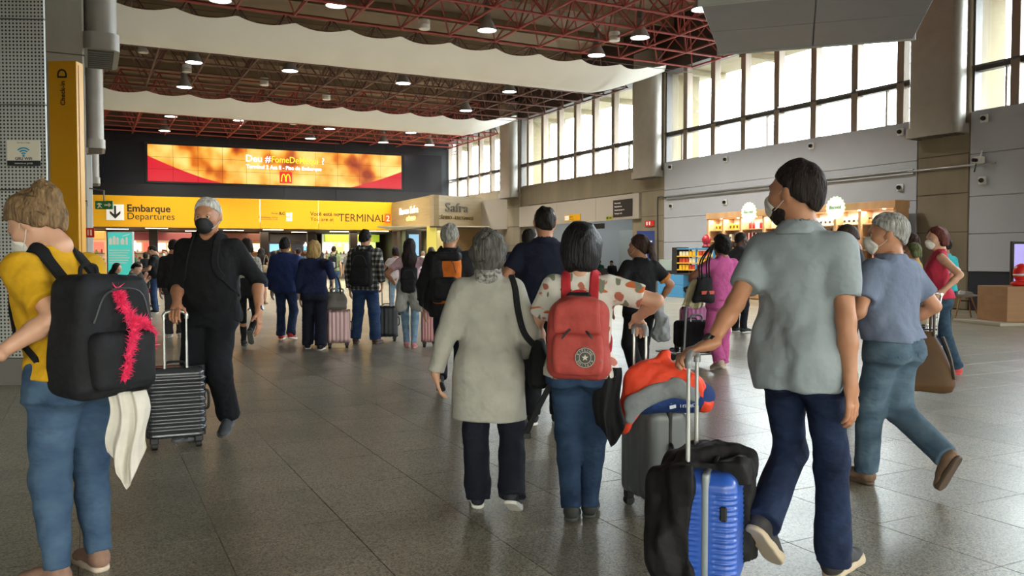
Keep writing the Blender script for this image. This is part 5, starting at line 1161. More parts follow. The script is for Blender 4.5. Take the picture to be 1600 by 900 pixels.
def backpack(info, label, m, ms, w_=.30, h_=.44, dp=.17, zc=1.17, res=.011, pocket=True, tilt=0., m2=None, soft_=.06, name='backpack', straps=True, xo=0., strapw=.055, gap=0.):
    r = sling(info, label, name, 'backpack'); s = info['s']; D = info['D']; zc = (zc - D) * s; T = info['top']
    ys = np.linspace(-.6, 0, 121); dd = T.ev(np.zeros(121) + xo / s, ys, np.zeros(121) + zc / s); yb = ys[np.argmax(dd < 0)] * s - gap
    yc = yb - dp / 2 + .012; F = Field(); F.add(rbox((xo, yc, zc), (w_ / 2, dp / 2, h_ / 2), soft_, .07)); F.noise = folds(int(w_ * 1000) + int(zc * 100), .0045, 22)
    soft('pack_body', F, res, m, r)
    if pocket:
        G_ = Field(); G_.add(rbox((xo, yc - dp / 2 - .01, zc - h_ * .2), (w_ * .40, .045, h_ * .24), .04)); G_.noise = folds(5, .003, 25); soft('front_pocket', G_, res, m2 or m, r)
        MB().tube(spline([(xo - w_ * .36, yc - dp / 2 - .012, zc + h_ * .12), (xo - w_ * .2, yc - dp / 2 - .022, zc + h_ * .36), (xo + w_ * .2, yc - dp / 2 - .022, zc + h_ * .36), (xo + w_ * .36, yc - dp / 2 - .012, zc + h_ * .12)], 5), .005, 6).build('zip', M('zip_dark', '2c2c30', .5), r)
    MB().tube(spline([(xo - .04, yb - .03, zc + h_ / 2 - .01), (xo - .03, yb - .03, zc + h_ / 2 + .035), (xo + .03, yb - .03, zc + h_ / 2 + .035), (xo + .04, yb - .03, zc + h_ / 2 - .01)], 4), .008, 6).build('top_loop', ms, r, smooth=True)
    if straps:
        dn = info['dn']
        for sg in (1, -1):
            shx = .092 * s
            mid = [Vector((sg * .08 * s, -.09 * s, (1.44 - D) * s)), Vector((sg * shx, -.05 * s, (1.50 - D) * s)), Vector((sg * shx * 1.08, .02 * s, (1.50 - D) * s)), Vector((sg * shx * 1.15, .13 * s, (1.38 - D) * s)), Vector((sg * shx * 1.3, .15 * s, (1.25 - D) * s)), Vector((sg * .17 * s, .08 * s, (1.12 - D) * s)), Vector((sg * .17 * s, -.02 * s, (1.06 - D) * s))]
            ox_ = dn(0, 0, 1.4); mid = [Vector((p.x + ox_.x * s * min(1, max(0, (p.z / s + D - .93) / .47)), p.y + ox_.y * s * min(1, max(0, (p.z / s + D - .93) / .47)), p.z)) for p in mid]
            pts, nr = conform(info, mid, .004)
            pts = [Vector((xo + sg * w_ * .22, yb - .015, zc + h_ / 2 - .05))] + pts + [Vector((xo + sg * w_ * .42, yb - .03, zc - h_ / 2 + .06))]; nr = [Vector((0, -.3, 1))] + nr + [Vector((sg, -.3, 0))]
            P2 = spline(pts, 5); N2 = spline(nr, 5); wd = [strapw if i < len(P2) * .68 else strapw * .5 for i in range(len(P2))]
            MB().ribbon(P2, wd, .010, N2).build('shoulder_strap', ms, r, smooth=True)
    return r, yb, yc, zc
def tote(label, pos, rot, w0, w1, d_, h_, m, mh, handle=.2, z=0., res=.011, name='handbag', cat='bag', top=None, group=None):
    """soft bag: w0 width at bottom, w1 at top"""
    r = thing(name, label, cat, (pos[0], pos[1], z), math.radians(rot), group); F = Field()
    F.add(loft([(0, w0 / 2 * .9, d_ / 2 * .8, 0), (.04, w0 / 2, d_ / 2, 0), (h_ * .5, (w0 + w1) / 4, d_ / 2 * .9, 0), (h_ * .9, w1 / 2, d_ * .26, 0), (h_, w1 / 2, d_ * .16, 0)], 0, 2.6)); F.noise = folds(int(w0 * 999), .006, 24); soft('bag_body', F, res, m, r)
    for sy in (-1, 1):
        pts = [(-w1 * .28, sy * d_ * .2, h_ - .04), (-w1 * .24, sy * d_ * .16, h_ + handle * .5), ((top or (0, 0, 0))[0], (top or (0, 0, 0))[1] + sy * .008, h_ + handle), (w1 * .24, sy * d_ * .16, h_ + handle * .5), (w1 * .28, sy * d_ * .2, h_ - .04)]
        MB().tube(spline(pts, 6), .009, 7).build('handle', mh, r, smooth=True)
    MB().tube([(-w1 * .46, 0, h_), (w1 * .46, 0, h_)], .006, 6).build('zip', M('zip_dark', '2c2c30', .5), r)
    return r
def blob(name, label, cat, pos, rot, prims, m, res=.012, fold=(.010, 20), seed=1, part='cloth', cuts=(), st=(1, 1, .6)):
    r = thing(name, label, cat, pos, math.radians(rot)); F = Field()
    for p, k in prims: F.add(p, k)
    n1 = folds(seed, fold[0], fold[1], st); n2 = folds(seed + 9, fold[0] * .4, fold[1] * 2.6, st); F.noise = lambda X, Y, Z: n1(X, Y, Z) + n2(X, Y, Z)
    for c in cuts: F.cut(c)
    soft(part, F, res, m, r); return r

def drape(name, label, cat, pos, rot, w0, w1, ln, m, amp=.03, nf=2.5, seed=1, point=0., ph=0., nx=40, ny=24, th=.006, side=0.):
    """hanging folded cloth: local x across, z up, hung from pos (top centre)"""
    r = thing(name, label, cat, pos, math.radians(rot)); rs = np.random.RandomState(seed); a1, a2, a3 = rs.rand(3) * 6.28; vs = []
    for lay in (0, 1):
        for j in range(ny + 1):
            t = j / ny
            for i in range(nx + 1):
                u = i / nx; c = u - .5; f = math.sin(2 * math.pi * nf * u + a1 + .8 * math.sin(3 * t + a2)) + .35 * math.sin(4.3 * math.pi * nf * u + a3 + 2 * t)
                L_ = ln * (1 - point * abs(c) * 2 + .05 * math.sin(7 * u + a2)); x = c * (w0 + (w1 - w0) * t) + .012 * math.sin(6 * t + a3) + side * t
                y = amp * (.45 + .55 * t) * f * (1 - .3 * abs(c)) + (c * c) * .10
                vs.append((x, y + (th if lay else 0), -L_ * t))
    n = (nx + 1) * (ny + 1); fs = []
    for j in range(ny):
        for i in range(nx):
            a = j * (nx + 1) + i; q = (a, a + 1, a + nx + 2, a + nx + 1); fs.append(q); fs.append(tuple(k + n for k in q[::-1]))
    edge = [i for i in range(nx + 1)] + [(j + 1) * (nx + 1) - 1 for j in range(1, ny + 1)] + [ny * (nx + 1) + i for i in range(nx - 1, -1, -1)] + [j * (nx + 1) for j in range(ny - 1, 0, -1)]
    for k in range(len(edge)): a, b = edge[k], edge[(k + 1) % len(edge)]; fs.append((b, a, a + n, b + n))
    MB().add(vs, fs).build('cloth', m, r, smooth=False).data.shade_smooth(); return r
def clip(prim, *planes):
    f, lo, hi = prim
    def g(X, Y, Z):
        d = f(X, Y, Z)
        for p in planes: d = np.maximum(d, p(X, Y, Z))
        return d
    return g, lo, hi
# ------------------------------------------------------------------ cast
def A(px, d): return ((px - 800) / FPX * d, d)
def W(px, py, d): return ('W', P(px, py, d))
def cloth(n, c, var=.10, vs=14, rough=.85, bump=.55, bs=11): return M(n, c, rough, var=var, vs=vs, bump=bump, bs=bs, spec=.25, bd=2.5, bdist=.035)
def denim(n, c, c2): return M(n, c, .85, var=.3, vs=7, col2=c2, bump=.6, bs=13, stretch=(.8, .8, 1.3), spec=.2, bd=2.5, bdist=.03)
whitemask = M('mask_white', 'e2e0da', .8, bump=.1, bs=40); blackmask = M('mask_black', '1b1c20', .7, bump=.15, bs=40); bluemask = M('mask_blue', '7fb4d8', .7)
GRIP = dict(curl=1.25)
# 1 woman in yellow tee, left foreground
pos = A(110, 3.55)
I1 = person('woman in a mustard yellow tee and blue jeans looking down at the left edge', pos, 62, 1.67, 'f', 1.13, lean=(0, .27), head=(28, 34, 4), skin='light',
    L=dict(to=W(-12, 545, 3.30), hd=(.2, 1, .25), pn=(.8, 0, .5), pole=(-.3, -.6, -1), curl=.7), R=dict(to=(.12, .48, 1.10), hd=(-.2, 1, .25), pn=(-.8, 0, .5), pole=(.5, -.6, -.8), curl=.7),
    fr=(.12, .03, 0, 0, -10), fl=(-.12, -.02, 0, 0, 12), top=dict(m=cloth('tee_mustard', 'c99a1c', .12), sl=.72, hem=.93, e=.014, fold=.004, sr=.008),
    bottom=dict(m=denim('jeans_midblue', '4b637c', '2f4460'), th=.10, kn=.072, cu=.052, calf=.068, pockets=True, fold=.004, cuff=.09), shoes=('8a6a5a', 'c8b8a8'), hair=dict(m=HAIR('7a6246'), k='bun', vol=.012), mask=whitemask, res=.85, eyes=True)
blk = cloth('pack_black', '1d1e22', .15, 20, .75)
B1, yb, yc, zc = backpack(I1, 'big black backpack with pink tinsel worn by the woman in yellow', blk, cloth('strap_black', '18191c'), .36, .50, .24, 1.12, tilt=0, res=.0095, gap=.01, strapw=.06)
rr = random.Random(5); pink = M('tinsel_pink', 'f0386c', .5)
def tinsel(path, name):
    mb = MB(); ps = spline(path, 8); mb.tube(ps, .008, 6)
    for p in ps:
        for k in range(34):
            d = Vector((rr.uniform(-1, 1), rr.uniform(-1, .5), rr.uniform(-1, 1))).normalized() * rr.uniform(.022, .042); q = p + Vector((rr.uniform(-.008, .008), 0, rr.uniform(-.008, .008))); x = d.cross(Vector((rr.random(), rr.random(), rr.random()))).normalized() * .0034
            mb.add([q - x, q + x, q + d], [(0, 1, 2)])
    o = mb.build(name, pink, B1); o['label'] = 'shaggy hot pink tinsel garland'; return o
ys = yc - .12
tinsel([(-.02, ys - .005, zc + .185), (.0, ys - .012, zc + .13), (.02, ys - .055, zc + .03), (-.01, ys - .058, zc - .08), (-.03, ys - .055, zc - .17)], 'tinsel')
tinsel([(.02, ys - .045, zc + .06), (.08, ys - .035, zc + .05), (.125, ys - .02, zc - .0), (.125, ys - .02, zc - .06)], 'tinsel')
p = P(196, 620, 3.42)
drape('scarf', 'off-white cotton scarf hanging below the black backpack', 'scarf', (p.x, p.y, p.z + .02), 12, .15, .15, .40, cloth('scarf_white', 'd2cdc4', .05), .024, 2.4, 4, .35, nx=60)
# 2 man in black walking towards us with a charcoal suitcase
suitcase('ribbed glossy charcoal cabin suitcase beside the white-haired man', A(272, 6.08), 24, .40, .24, .52, M('case_charcoal', '3a3d42', .25, .2, coat=.4), 'h', .052, .005, .38, .075, res=.0075, grip=chrome)
I2 = person('white-haired man in black long-sleeved top and black mask pulling a charcoal suitcase', A(326, 6.35), 176, 1.83, 'm', 1.10, head=(4, 6, 0), skin='tan', eyes=True,
    R=dict(to=('W', GRIPS['ribbed glossy charcoal cabin suitcase beside the white-haired man'] + Vector((0, 0, .012))), hd=(-.2, .75, -.5), pn=(0, -.5, -.85), curl=1.25, pole=(.6, -1, .0)), L=dict(to=W(405, 500, 6.25), hd=(-.1, .15, -1), pn=(1, 0, 0), curl=.5, pole=(-.4, -1, 0)),
    fr=(.09, .14, 0, -8, -8), fl=(-.07, -.16, 0, 22, 8), top=dict(m=cloth('knit_black', '16171b', .1), sl=1.12, v=.075, hem=.86, e=.014, sx=.004, fold=.004, neck=.085), bottom=dict(m=cloth('trousers_black', '15171d', .1), th=.095, kn=.082, cu=.078, cuff=.06),
    shoes=('35383e', '5a5c60'), hair=dict(m=HAIR('c4c2bc', .6), k='short', vol=.006, brow=HAIR('8a8680')), mask=blackmask, watch=(1, (-1, .3, 0)))
blkp = sling(I2, 'black backpack straps and pack worn by the white-haired man', 'backpack', 'backpack'); bpart = backpack(I2, 'plain black backpack behind the white-haired man in black', blk, cloth('strap_charcoal', '17181b'), .30, .42, .14, 1.18)
bpy.data.objects.remove(blkp)
# 3 person behind the man in black
I3 = person('woman in a white patterned tee and black trousers half hidden behind the man in black', A(386, 13.0), 8, 1.70, 'f', 1.02, head=(0, 5, 0), skin='tan', fr=(.10, -.42, .06, 62, -5), fl=(-.09, .18, 0, 0, 4), top=dict(m=M('tee_pattern', 'c8c4bc', .8, var=.4, vs=40, col2='6a665e'), sl=.7, hem=.86), bottom=dict(m=cloth('leggings_black', '17181c'), cu=.045, kn=.058, th=.085), shoes=('2a2a2c', '54544f'), hair=dict(m=HAIR('1e1814'), k='bob', L=.04), res=1.25)
tote('black shoulder bag on the woman in the white patterned tee', A(392, 12.85), 10, .34, .30, .14, .30, cloth('bag_black', '1b1b1f'), cloth('bag_black', '1b1b1f'), .25, .78, .014)
# 4.. far walkers
person('far woman with long dark hair, black top and navy skirt walking away bare legged', A(409, 25), 4, 1.70, 'f', 1.0, fr=(.07, .14, 0, 0, 0), fl=(-.07, -.16, 0, 25, 0), skin='light', top=dict(m=cloth('top_black', '1a1a1e'), sl=.3, hem=1.0), bottom=dict(m=cloth('skirt_navy', '1f2740'), kind='skirt', hem=.56, flare=.5), shoes=('8a6a50', '6a5040'), hair=dict(m=HAIR('241a16'), k='long', L=.42), res=1.8)
tote('cream shoulder bag of the far woman in the navy skirt', A(416, 24.9), 20, .26, .24, .1, .24, cloth('bag_cream', 'a8987c'), cloth('bag_cream', 'a8987c'), .3, .95, .02)
I5 = person('man in a navy jacket and dark jeans walking away beside the blonde woman', A(446, 14.0), -2, 1.73, 'm', 1.06, fr=(.10, -.06, 0, 10, -8), fl=(-.12, .12, 0, 0, 8), skin='brown', top=dict(m=cloth('jacket_navy', '23305c'), sl=1.95, hem=.84, e=.03, sr=.014, fold=.006, name='jacket'), bottom=dict(m=denim('jeans_dark', '2a3a58', '1b2740'), cu=.075), shoes=('c02a2c', 'e4e2dc'), hair=dict(m=HAIR('17120f'), k='short', vol=.004), res=1.2)
I6 = person('blonde woman in a navy jacket and black trousers walking away', A(491, 12.55), 6, 1.64, 'f', 1.16, fr=(.10, -.05, 0, 0, -8), fl=(-.13, .14, 0, 0, 6), skin='light', R=dict(to=W(520, 443, 12.4), curl=1.2), top=dict(m=cloth('blazer_navy', '1c2444'), sl=1.95, hem=.92, e=.022, sr=.012, fold=.005, name='jacket'), bottom=dict(m=cloth('trousers_navyblack', '171b2a'), cu=.088, kn=.08, th=.10), shoes=('1c1c20', 'd8d6d0'), hair=dict(m=HAIR('a88a58'), k='bob', L=.085, vol=.012), res=1.15)
suitcase('rose pink suitcase with vertical ridges under the grey bag behind the blonde woman', A(528, 12.85), 10, .36, .23, .52, M('case_rose', 'b8989a', .3, .3), 'v', .06, .004, .30, .08, res=.011, band=M('band_rose', '8a6c70', .4))
tote('grey leather tote bag lying on the rose pink suitcase', A(524, 12.7), 25, .40, .26, .18, .27, M('tote_grey', '5c5650', .5, var=.1), M('tote_handle', '2c2624', .5), .26, .60, .013)
suitcase('small bright blue suitcase partly hidden behind the blonde woman', A(487, 13.3), 0, .30, .2, .42, M('case_royal', '2344b0', .35), 'h', .05, .003, .2, .07, res=.014)
I7 = person('far man in an olive tee and black backpack standing under the yellow sign', A(522, 30), -3, 1.82, 'm', 1.0, skin='light', top=dict(m=cloth('tee_olive', '8a9468'), sl=.6), bottom=dict(m=denim('jeans_blue', '45607f', '30486a')), hair=dict(m=HAIR('2a2019'), k='short'), res=2.0)
backpack(I7, 'black backpack with a pale stripe on the far man in olive', blk, blk, .30, .46, .16, 1.2, res=.022, m2=M('stripe_pale', '9a9a98', .6))
def plaid():
    m = M('plaid_flannel', '2a2c30', .85); nt = m.node_tree; b = nt.nodes['Principled BSDF']; N = nt.nodes.new; Lk = nt.links.new; tc = N('ShaderNodeTexCoord'); out = None
    sep = N('ShaderNodeSeparateXYZ'); Lk(tc.outputs['Object'], sep.inputs[0])
    def band(sock, per, th):
        a = N('ShaderNodeMath'); a.operation = 'MULTIPLY'; a.inputs[1].default_value = 1 / per; Lk(sock, a.inputs[0]); f = N('ShaderNodeMath'); f.operation = 'FRACT'; Lk(a.outputs[0], f.inputs[0]); g = N('ShaderNodeMath'); g.operation = 'LESS_THAN'; g.inputs[1].default_value = th; Lk(f.outputs[0], g.inputs[0]); return g.outputs[0]
    s_ = N('ShaderNodeMath'); s_.operation = 'ADD'; Lk(band(sep.outputs[0], .075, .42), s_.inputs[0]); Lk(band(sep.outputs[2], .085, .42), s_.inputs[1])
    r = N('ShaderNodeValToRGB'); h = N('ShaderNodeMath'); h.operation = 'MULTIPLY'; h.inputs[1].default_value = .5; Lk(s_.outputs[0], h.inputs[0]); Lk(h.outputs[0], r.inputs[0]); r.color_ramp.interpolation = 'CONSTANT'
    e = r.color_ramp.elements; e[0].color = (*lin('1c1e22'), 1); e[1].position = .4; e[1].color = (*lin('5a5a58'), 1); x = e.new(.9); x.color = (*lin('b8b4a8'), 1); Lk(r.outputs[0], b.inputs['Base Color']); return m
I8 = person('tall man in a black and white plaid shirt and blue jeans with a black backpack', A(571, 13.45), -6, 1.84, 'm', 1.10, fr=(.17, -.02, 0, 0, -14), fl=(-.17, .03, 0, 0, 12), skin='tan', top=dict(m=plaid(), sl=1.95, hem=.84, e=.022, sr=.010, collar=M('plaid_flannel', '2a2c30')), bottom=dict(m=denim('jeans_indigo', '33496a', '22345a'), cu=.08, kn=.08, th=.10), shoes=('5a3a30', '4a3a34'), hair=dict(m=HAIR('17120f'), k='short', vol=.004), R=dict(to=W(597, 448, 13.3), curl=1.2), res=1.1)
backpack(I8, 'tall black backpack on the man in the plaid shirt', blk, blk, .33, .56, .20, 1.16, res=.013)
suitcase('dark navy suitcase on four wheels behind the plaid shirt man', A(604, 13.9), 5, .36, .23, .52, M('case_navy', '23262e', .35), 'v', .07, .003, .46, .07, res=.012)
I9 = person('woman with very long dark hair, pink tee and grey jacket tied at the waist', A(640, 12.9), 4, 1.68, 'f', 1.0, fr=(.07, -.08, 0, 0, -6), fl=(-.06, .10, 0, 0, 4), skin='tan', R=dict(to=W(668, 440, 12.75), hd=(.1, .5, -.8), curl=1.1, pole=(.9, -.6, 0)), L=dict(to=(-.25, .22, 1.05), hd=(0, .9, .3), pole=(-1, -.5, 0)), top=dict(m=cloth('tee_pink', 'c8a8b4'), sl=.6, hem=.9), bottom=dict(m=denim('jeans_pale', '88a4bc', '6a88a4'), cu=.052, kn=.064), shoes=('d08a8c', 'd8a8a4'), hair=dict(m=HAIR('231a1b'), k='long', L=.50, vol=.004), res=1.15)
backpack(I9, 'small black backpack under the long dark hair of the woman in pink', blk, blk, .27, .42, .15, 1.10, res=.013, pocket=True, gap=.01)
p = A(640, 12.75); blob('tied_jacket', 'light grey jacket tied round the waist of the long-haired woman in pink', 'jacket', (p[0], p[1], 0), 4, [(cap((-.12, 0, .98), (.12, 0, .98), .06, .06), 0), (cap((-.10, -.06, .96), (-.13, -.08, .66), .08, .10, .6, (0, 1, 0)), .05), (cap((.08, -.06, .96), (.12, -.08, .68), .09, .10, .6, (0, 1, 0)), .05), (cap((.17, -.05, .95), (.20, -.06, .60), .03, .025), .02)], cloth('jacket_ltgrey', '9c9c98'), .014, (.012, 26), 8, st=(1.3, .8, .3))
suitcase('small rose pink ribbed suitcase beside the woman with the tied grey jacket', A(670.5, 13.0), 4, .25, .22, .50, M('case_rose2', 'b88486', .3, .3), 'v', .045, .004, .46, .06, res=.011, band=M('band_rose2', '8a5a5e', .4))
I10 = person('far woman with long brown-grey hair and dark clothes near the bank kiosk', A(674, 22), 2, 1.68, 'f', 1.0, fr=(.07, .12, 0, 0, 0), fl=(-.07, -.10, 0, 15, 0), skin='tan', top=dict(m=cloth('top_darkgrey', '2c2c30'), sl=1.9, hem=.9), bottom=dict(m=denim('jeans_dark', '2a3a58', '1b2740')), hair=dict(m=HAIR('4a423c'), k='long', L=.34), res=1.7)
person('far woman in a white and pink tee left of the long-haired woman reaching forward', A(618, 20), 20, 1.66, 'f', 1.0, skin='tan', L=dict(to=(-.28, .45, 1.15), hd=(0, 1, .1), pole=(-.6, -.3, -.8)), top=dict(m=cloth('tee_whitepink', 'cfc4c4'), sl=.5), bottom=dict(m=denim('jeans_pale', '88a4bc', '6a88a4')), hair=dict(m=HAIR('2a1f1c'), k='bob', L=.05), res=1.8)
person('far bald man in a white shirt at the bank kiosk counter', A(661, 40), -20, 1.74, 'm', 1.1, skin='tan', top=dict(m=cloth('shirt_white', 'd0d0cc'), sl=1.9), bottom=dict(m=cloth('trousers_black', '15171d')), hair=dict(m=HAIR('8a7a70'), k='buzz'), res=2.4)
# 12 man with the orange backpack
I12 = person('grey-haired man in dark clothes with an orange and black backpack', A(703, 8.6), -4, 1.74, 'm', 1.04, fr=(.09, .16, 0, 0, -6), fl=(-.08, -.20, 0, 30, 4), skin='tan', top=dict(m=cloth('jacket_black', '1f2024'), sl=1.95, hem=.80, e=.026, sr=.012, fold=.006, name='jacket'), bottom=dict(m=cloth('trousers_navyblack', '171b2a'), cu=.075), shoes=('1c1c20', '2c2c30'), hair=dict(m=HAIR('8f8d88', .6), k='short', vol=.003), L=dict(to=(-.28, .05, .83)), res=1.05)
ob, yb, yc, zc = backpack(I12, 'orange and black trekking backpack on the grey-haired man', cloth('pack_orange', 'd0702a', .15), blk, .30, .50, .19, 1.20, res=.011, m2=blk)
f = Field(); f.add(rbox((-.09, yc - .02, zc), (.065, .10, .24), .04)); f.noise = folds(2, .005, 30); o = soft('side_panel', f, .011, blk, ob); f = Field(); f.add(rbox((.03, yc - .03, zc + .22), (.12, .10, .045), .035)); soft('lid', f, .011, blk, ob)
p = P(676, 418, 8.5); drape('dark_coat', 'dark grey coat hanging over the left arm of the man with the orange backpack', 'coat', (p.x, p.y, p.z), 0, .16, .26, .44, cloth('coat_charcoal', '2a2b30'), .035, 2.0, 12, .2, side=-.05)
# 13 woman in the long pale grey coat
I13 = person('short grey-haired woman in a long pale grey cardigan coat and black trousers', A(763, 4.5), -2, 1.515, 'f', 1.06, head=(-6, 4, 0), skin='light', fr=(.15, -.16, 0, 26, -8), fl=(-.08, .12, 0, -4, 8), L=dict(to=W(680, 610, 4.45), hd=(.15, .25, -1), pn=(.9, .3, 0), curl=.7, pole=(-.5, -1, 0)), R=dict(to=(.20, .24, .98), hd=(-.3, .8, -.3), pole=(.35, -1, 0)),
    top=dict(m=cloth('coat_greige', 'a6a49b', .06), sl=1.95, hem=.60, e=.022, flare=.05, sr=.010, fold=.005, name='coat', neck=.07), bottom=dict(m=cloth('slacks_navy', '191c28', .1), th=.09, kn=.078, cu=.082, cuff=.05), shoes=('20222c', 'dedcd6'), hair=dict(m=HAIR('55534f', .45), k='thick', vol=.012), res=.85)
rt = sling(I13, 'black shoulder bag hanging on the right of the grey coat woman', 'shoulder_bag', 'bag'); s = I13['s']
f = Field(); f.add(loft([(.70, .05, .10, .0), (.73, .065, .15, 0), (.86, .06, .14, 0), (.97, .035, .12, 0)], 0, 2.6)); f.noise = folds(3, .005, 25); o = soft('bag_body', f, .010, cloth('bag_black2', '17171a'), rt); o.location = (.275, .02, -.02)
pts, nr = conform(I13, [Vector((.20, -.10, .98)), Vector((.165, -.11, 1.10)), Vector((.145, -.08, 1.22)), Vector((.135, -.03, 1.32)), Vector((.135, .05, 1.26)), Vector((.16, .12, 1.10))], .004)
MB().ribbon(spline([Vector((.27, -.07, .90))] + pts + [Vector((.27, .10, .92))], 5), .035, .008, spline([Vector((.5, -1, 0))] + nr + [Vector((.5, 1, 0))], 5)).build('strap', cloth('strap_black', '18191c'), rt, smooth=True)
scf = Field(); hcn = I13['dn'](0, -.02, 1.50); scf.add(cap(hcn + Vector((0, -.01, -.035)), hcn + Vector((0, -.005, .02)), .088, .078)); scf.noise = folds(21, .008, 40); so = soft('scarf', scf, .009, M('scarf_print', '2c2c30', .8, var=.5, vs=60, col2='a8a4a0'), I13['root'], scale=I13['s']); so['label'] = 'black and white patterned neck scarf'
for k in range(6):
    S_, E_, W_, hd_, pn_, cu_ = I13['arms'][1]; q = (W_ + (E_ - W_) * (.10 + .07 * k) + Vector((-.046 - .001 * k, -.018, 0))) * s; MB().lathe([(.0045, 0), (.0045, .004), (.0001, .005)], 8, c=q, axis='x').build('cuff_button', M('button_dark', '3c3a36', .3), I13['root'])
# 14 woman with the red backpack
def floral():
    m = cloth('tee_floral', 'd4d0c8', .03); nt = m.node_tree; b = nt.nodes['Principled BSDF']; N = nt.nodes.new; Lk = nt.links.new; tc = N('ShaderNodeTexCoord'); prev = b.inputs['Base Color'].links[0].from_socket
    for (sc, th, c, of, st) in ((7.5, .60, 'c86a3c', 0, (1, 1, 2.2)), (8.5, .61, '7a7f6c', 5.3, (2.2, 1, 1)), (6.8, .63, 'b06858', 9.1, (1.4, 1, 1.6))):
        mp = N('ShaderNodeMapping'); mp.inputs['Location'].default_value = (of, of * .7, of * .3); mp.inputs['Scale'].default_value = st; mp.inputs['Rotation'].default_value = (0, .7 + of, 0); Lk(tc.outputs['Object'], mp.inputs[0])
        n = N('ShaderNodeTexNoise'); n.inputs['Scale'].default_value = sc; n.inputs['Detail'].default_value = 1.2; Lk(mp.outputs[0], n.inputs[0]); r = N('ShaderNodeMapRange'); r.inputs[1].default_value = th; r.inputs[2].default_value = th + .02; Lk(n.outputs['Fac'], r.inputs[0])
        mx = N('ShaderNodeMix'); mx.data_type = 'RGBA'; Lk(r.outputs[0], mx.inputs[0]); Lk(prev, mx.inputs[6]); mx.inputs[7].default_value = (*lin(c), 1); prev = mx.outputs[2]
    Lk(prev, b.inputs['Base Color']); return m
suitcase('plain grey suitcase under the orange jacket and blue bag', A(1021, 4.55), -66, .34, .24, .50, M('case_grey', '5e6264', .35), 'v', .085, .004, .42, .06, res=.009)
I14 = person('woman in a white floral tee and blue jeans with a red backpack', A(908, 4.35), -8, 1.54, 'f', 1.08, head=(-4, 6, 0), skin='light', fr=(.05, .10, 0, -2, -4), fl=(-.05, -.06, 0, 6, 0), R=dict(to=('W', GRIPS['plain grey suitcase under the orange jacket and blue bag'] + Vector((0, 0, .012))), hd=(.25, .8, -.45), pn=(-.1, -.4, -.9), curl=1.2, pole=(1, -.5, .1)), L=dict(to=(-.22, .34, .98), hd=(.5, .8, 0), pn=(.3, 0, -1), curl=.8, pole=(-1, -.6, -.1)),
    top=dict(m=floral(), sl=.72, hem=.88, e=.016, sr=.010, fold=.005, neck=.09), bottom=dict(m=denim('jeans_blue2', '324864', '202f4a'), th=.095, kn=.070, cu=.055, calf=.066, pockets=True, fold=.0035), shoes=('2c2e2e', '3a3c3a'), hair=dict(m=HAIR('18171a', .35), k='bob', L=.075, vol=.022), res=.85)
redp = cloth('pack_red', 'b04a44', .10, 18, .7); strapr = cloth('strap_red', 'b02c34')
RB, yb, yc, zc = backpack(I14, 'soft coral red drawstring backpack with round emblem on the woman in the floral tee', redp, strapr, .31, .40, .18, 1.115, res=.0085, pocket=False, soft_=.075, strapw=.05)
f = Field(); f.add(ell((0, yc - .01, zc + .165), (.125, .105, .06))); f.add(rbox((0, yc - .085, zc + .11), (.115, .03, .08), .028), .03); f.noise = folds(11, .006, 30); soft('flap', f, .0085, redp, RB)
f = Field(); f.add(rbox((0, yc - .10, zc - .065), (.125, .035, .105), .034)); f.noise = folds(15, .004, 25); soft('front_pocket', f, .0085, redp, RB)
for sgn in (1, -1): MB().tube(spline([(sgn * .035, yc - .112, zc + .06), (sgn * .07, yc - .125, zc + .02), (sgn * .10, yc - .118, zc - .06)], 5), .006, 6).build('zip', M('zip_dark', '2c2c30', .5), RB); MB().tube([(sgn * .10, yc - .122, zc - .06), (sgn * .118, yc - .12, zc - .10)], .007, 6).build('zip_pull', M('pull_steel', '5c5c60', .3, .5), RB)
MB().bbev(-.06, .06, yc - .02, yc + .05, zc + .195, zc + .235, .012).build('cord_cinch', blk, RB)
bm = Matrix(((1, 0, 0, .04), (0, 0, -1, yc - .140), (0, 1, 0, zc - .075), (0, 0, 0, 1)))
mb = MB().lathe([(.050, 0), (.050, .006), (.0001, .007)], 30); me = mb.mesh('emblem'); me.transform(bm); em = link('emblem', me, M('emblem_black', '121212', .4), RB); ringm = M('emblem_print', 'cfc6b0', .5)
for rad in (.047, .028):
    me = MB().tube([(rad * math.cos(a), rad * math.sin(a), .007) for a in np.linspace(0, 2 * math.pi, 40, endpoint=False)], .0013, 5, closed=True).mesh('ring'); me.transform(bm); link('ring', me, ringm, em)
for base, word in ((math.pi * .5, 'KIPLING'), (math.pi * 1.5, 'KIPLING')):
    for k, chx in enumerate(word):
        a = base - (k - 3) * .36; me = text_mesh(chx, .0155, .0006, 0, 'CENTER'); me.transform(bm @ Matrix.Rotation(a - math.pi / 2, 4, 'Z') @ Matrix.Translation((0, .032, .0075))); link('letter', me, ringm, em)
pl = [((.017 if k % 2 == 0 else .007) * math.cos(math.pi / 2 + k * math.pi / 5), (.017 if k % 2 == 0 else .007) * math.sin(math.pi / 2 + k * math.pi / 5)) for k in range(10)]
me = MB().prism(pl, .007, .0085).mesh('star'); me.transform(bm); link('star', me, ringm, em)
p = P(950, 575, 4.2); drape('black_jacket', 'black jacket hanging down from the hip of the woman with the red backpack', 'jacket', (p.x, p.y, p.z), 0, .12, .15, .40, cloth('jacket_black2', '1b1b1f'), .025, 1.6, 17, .25, side=.01)
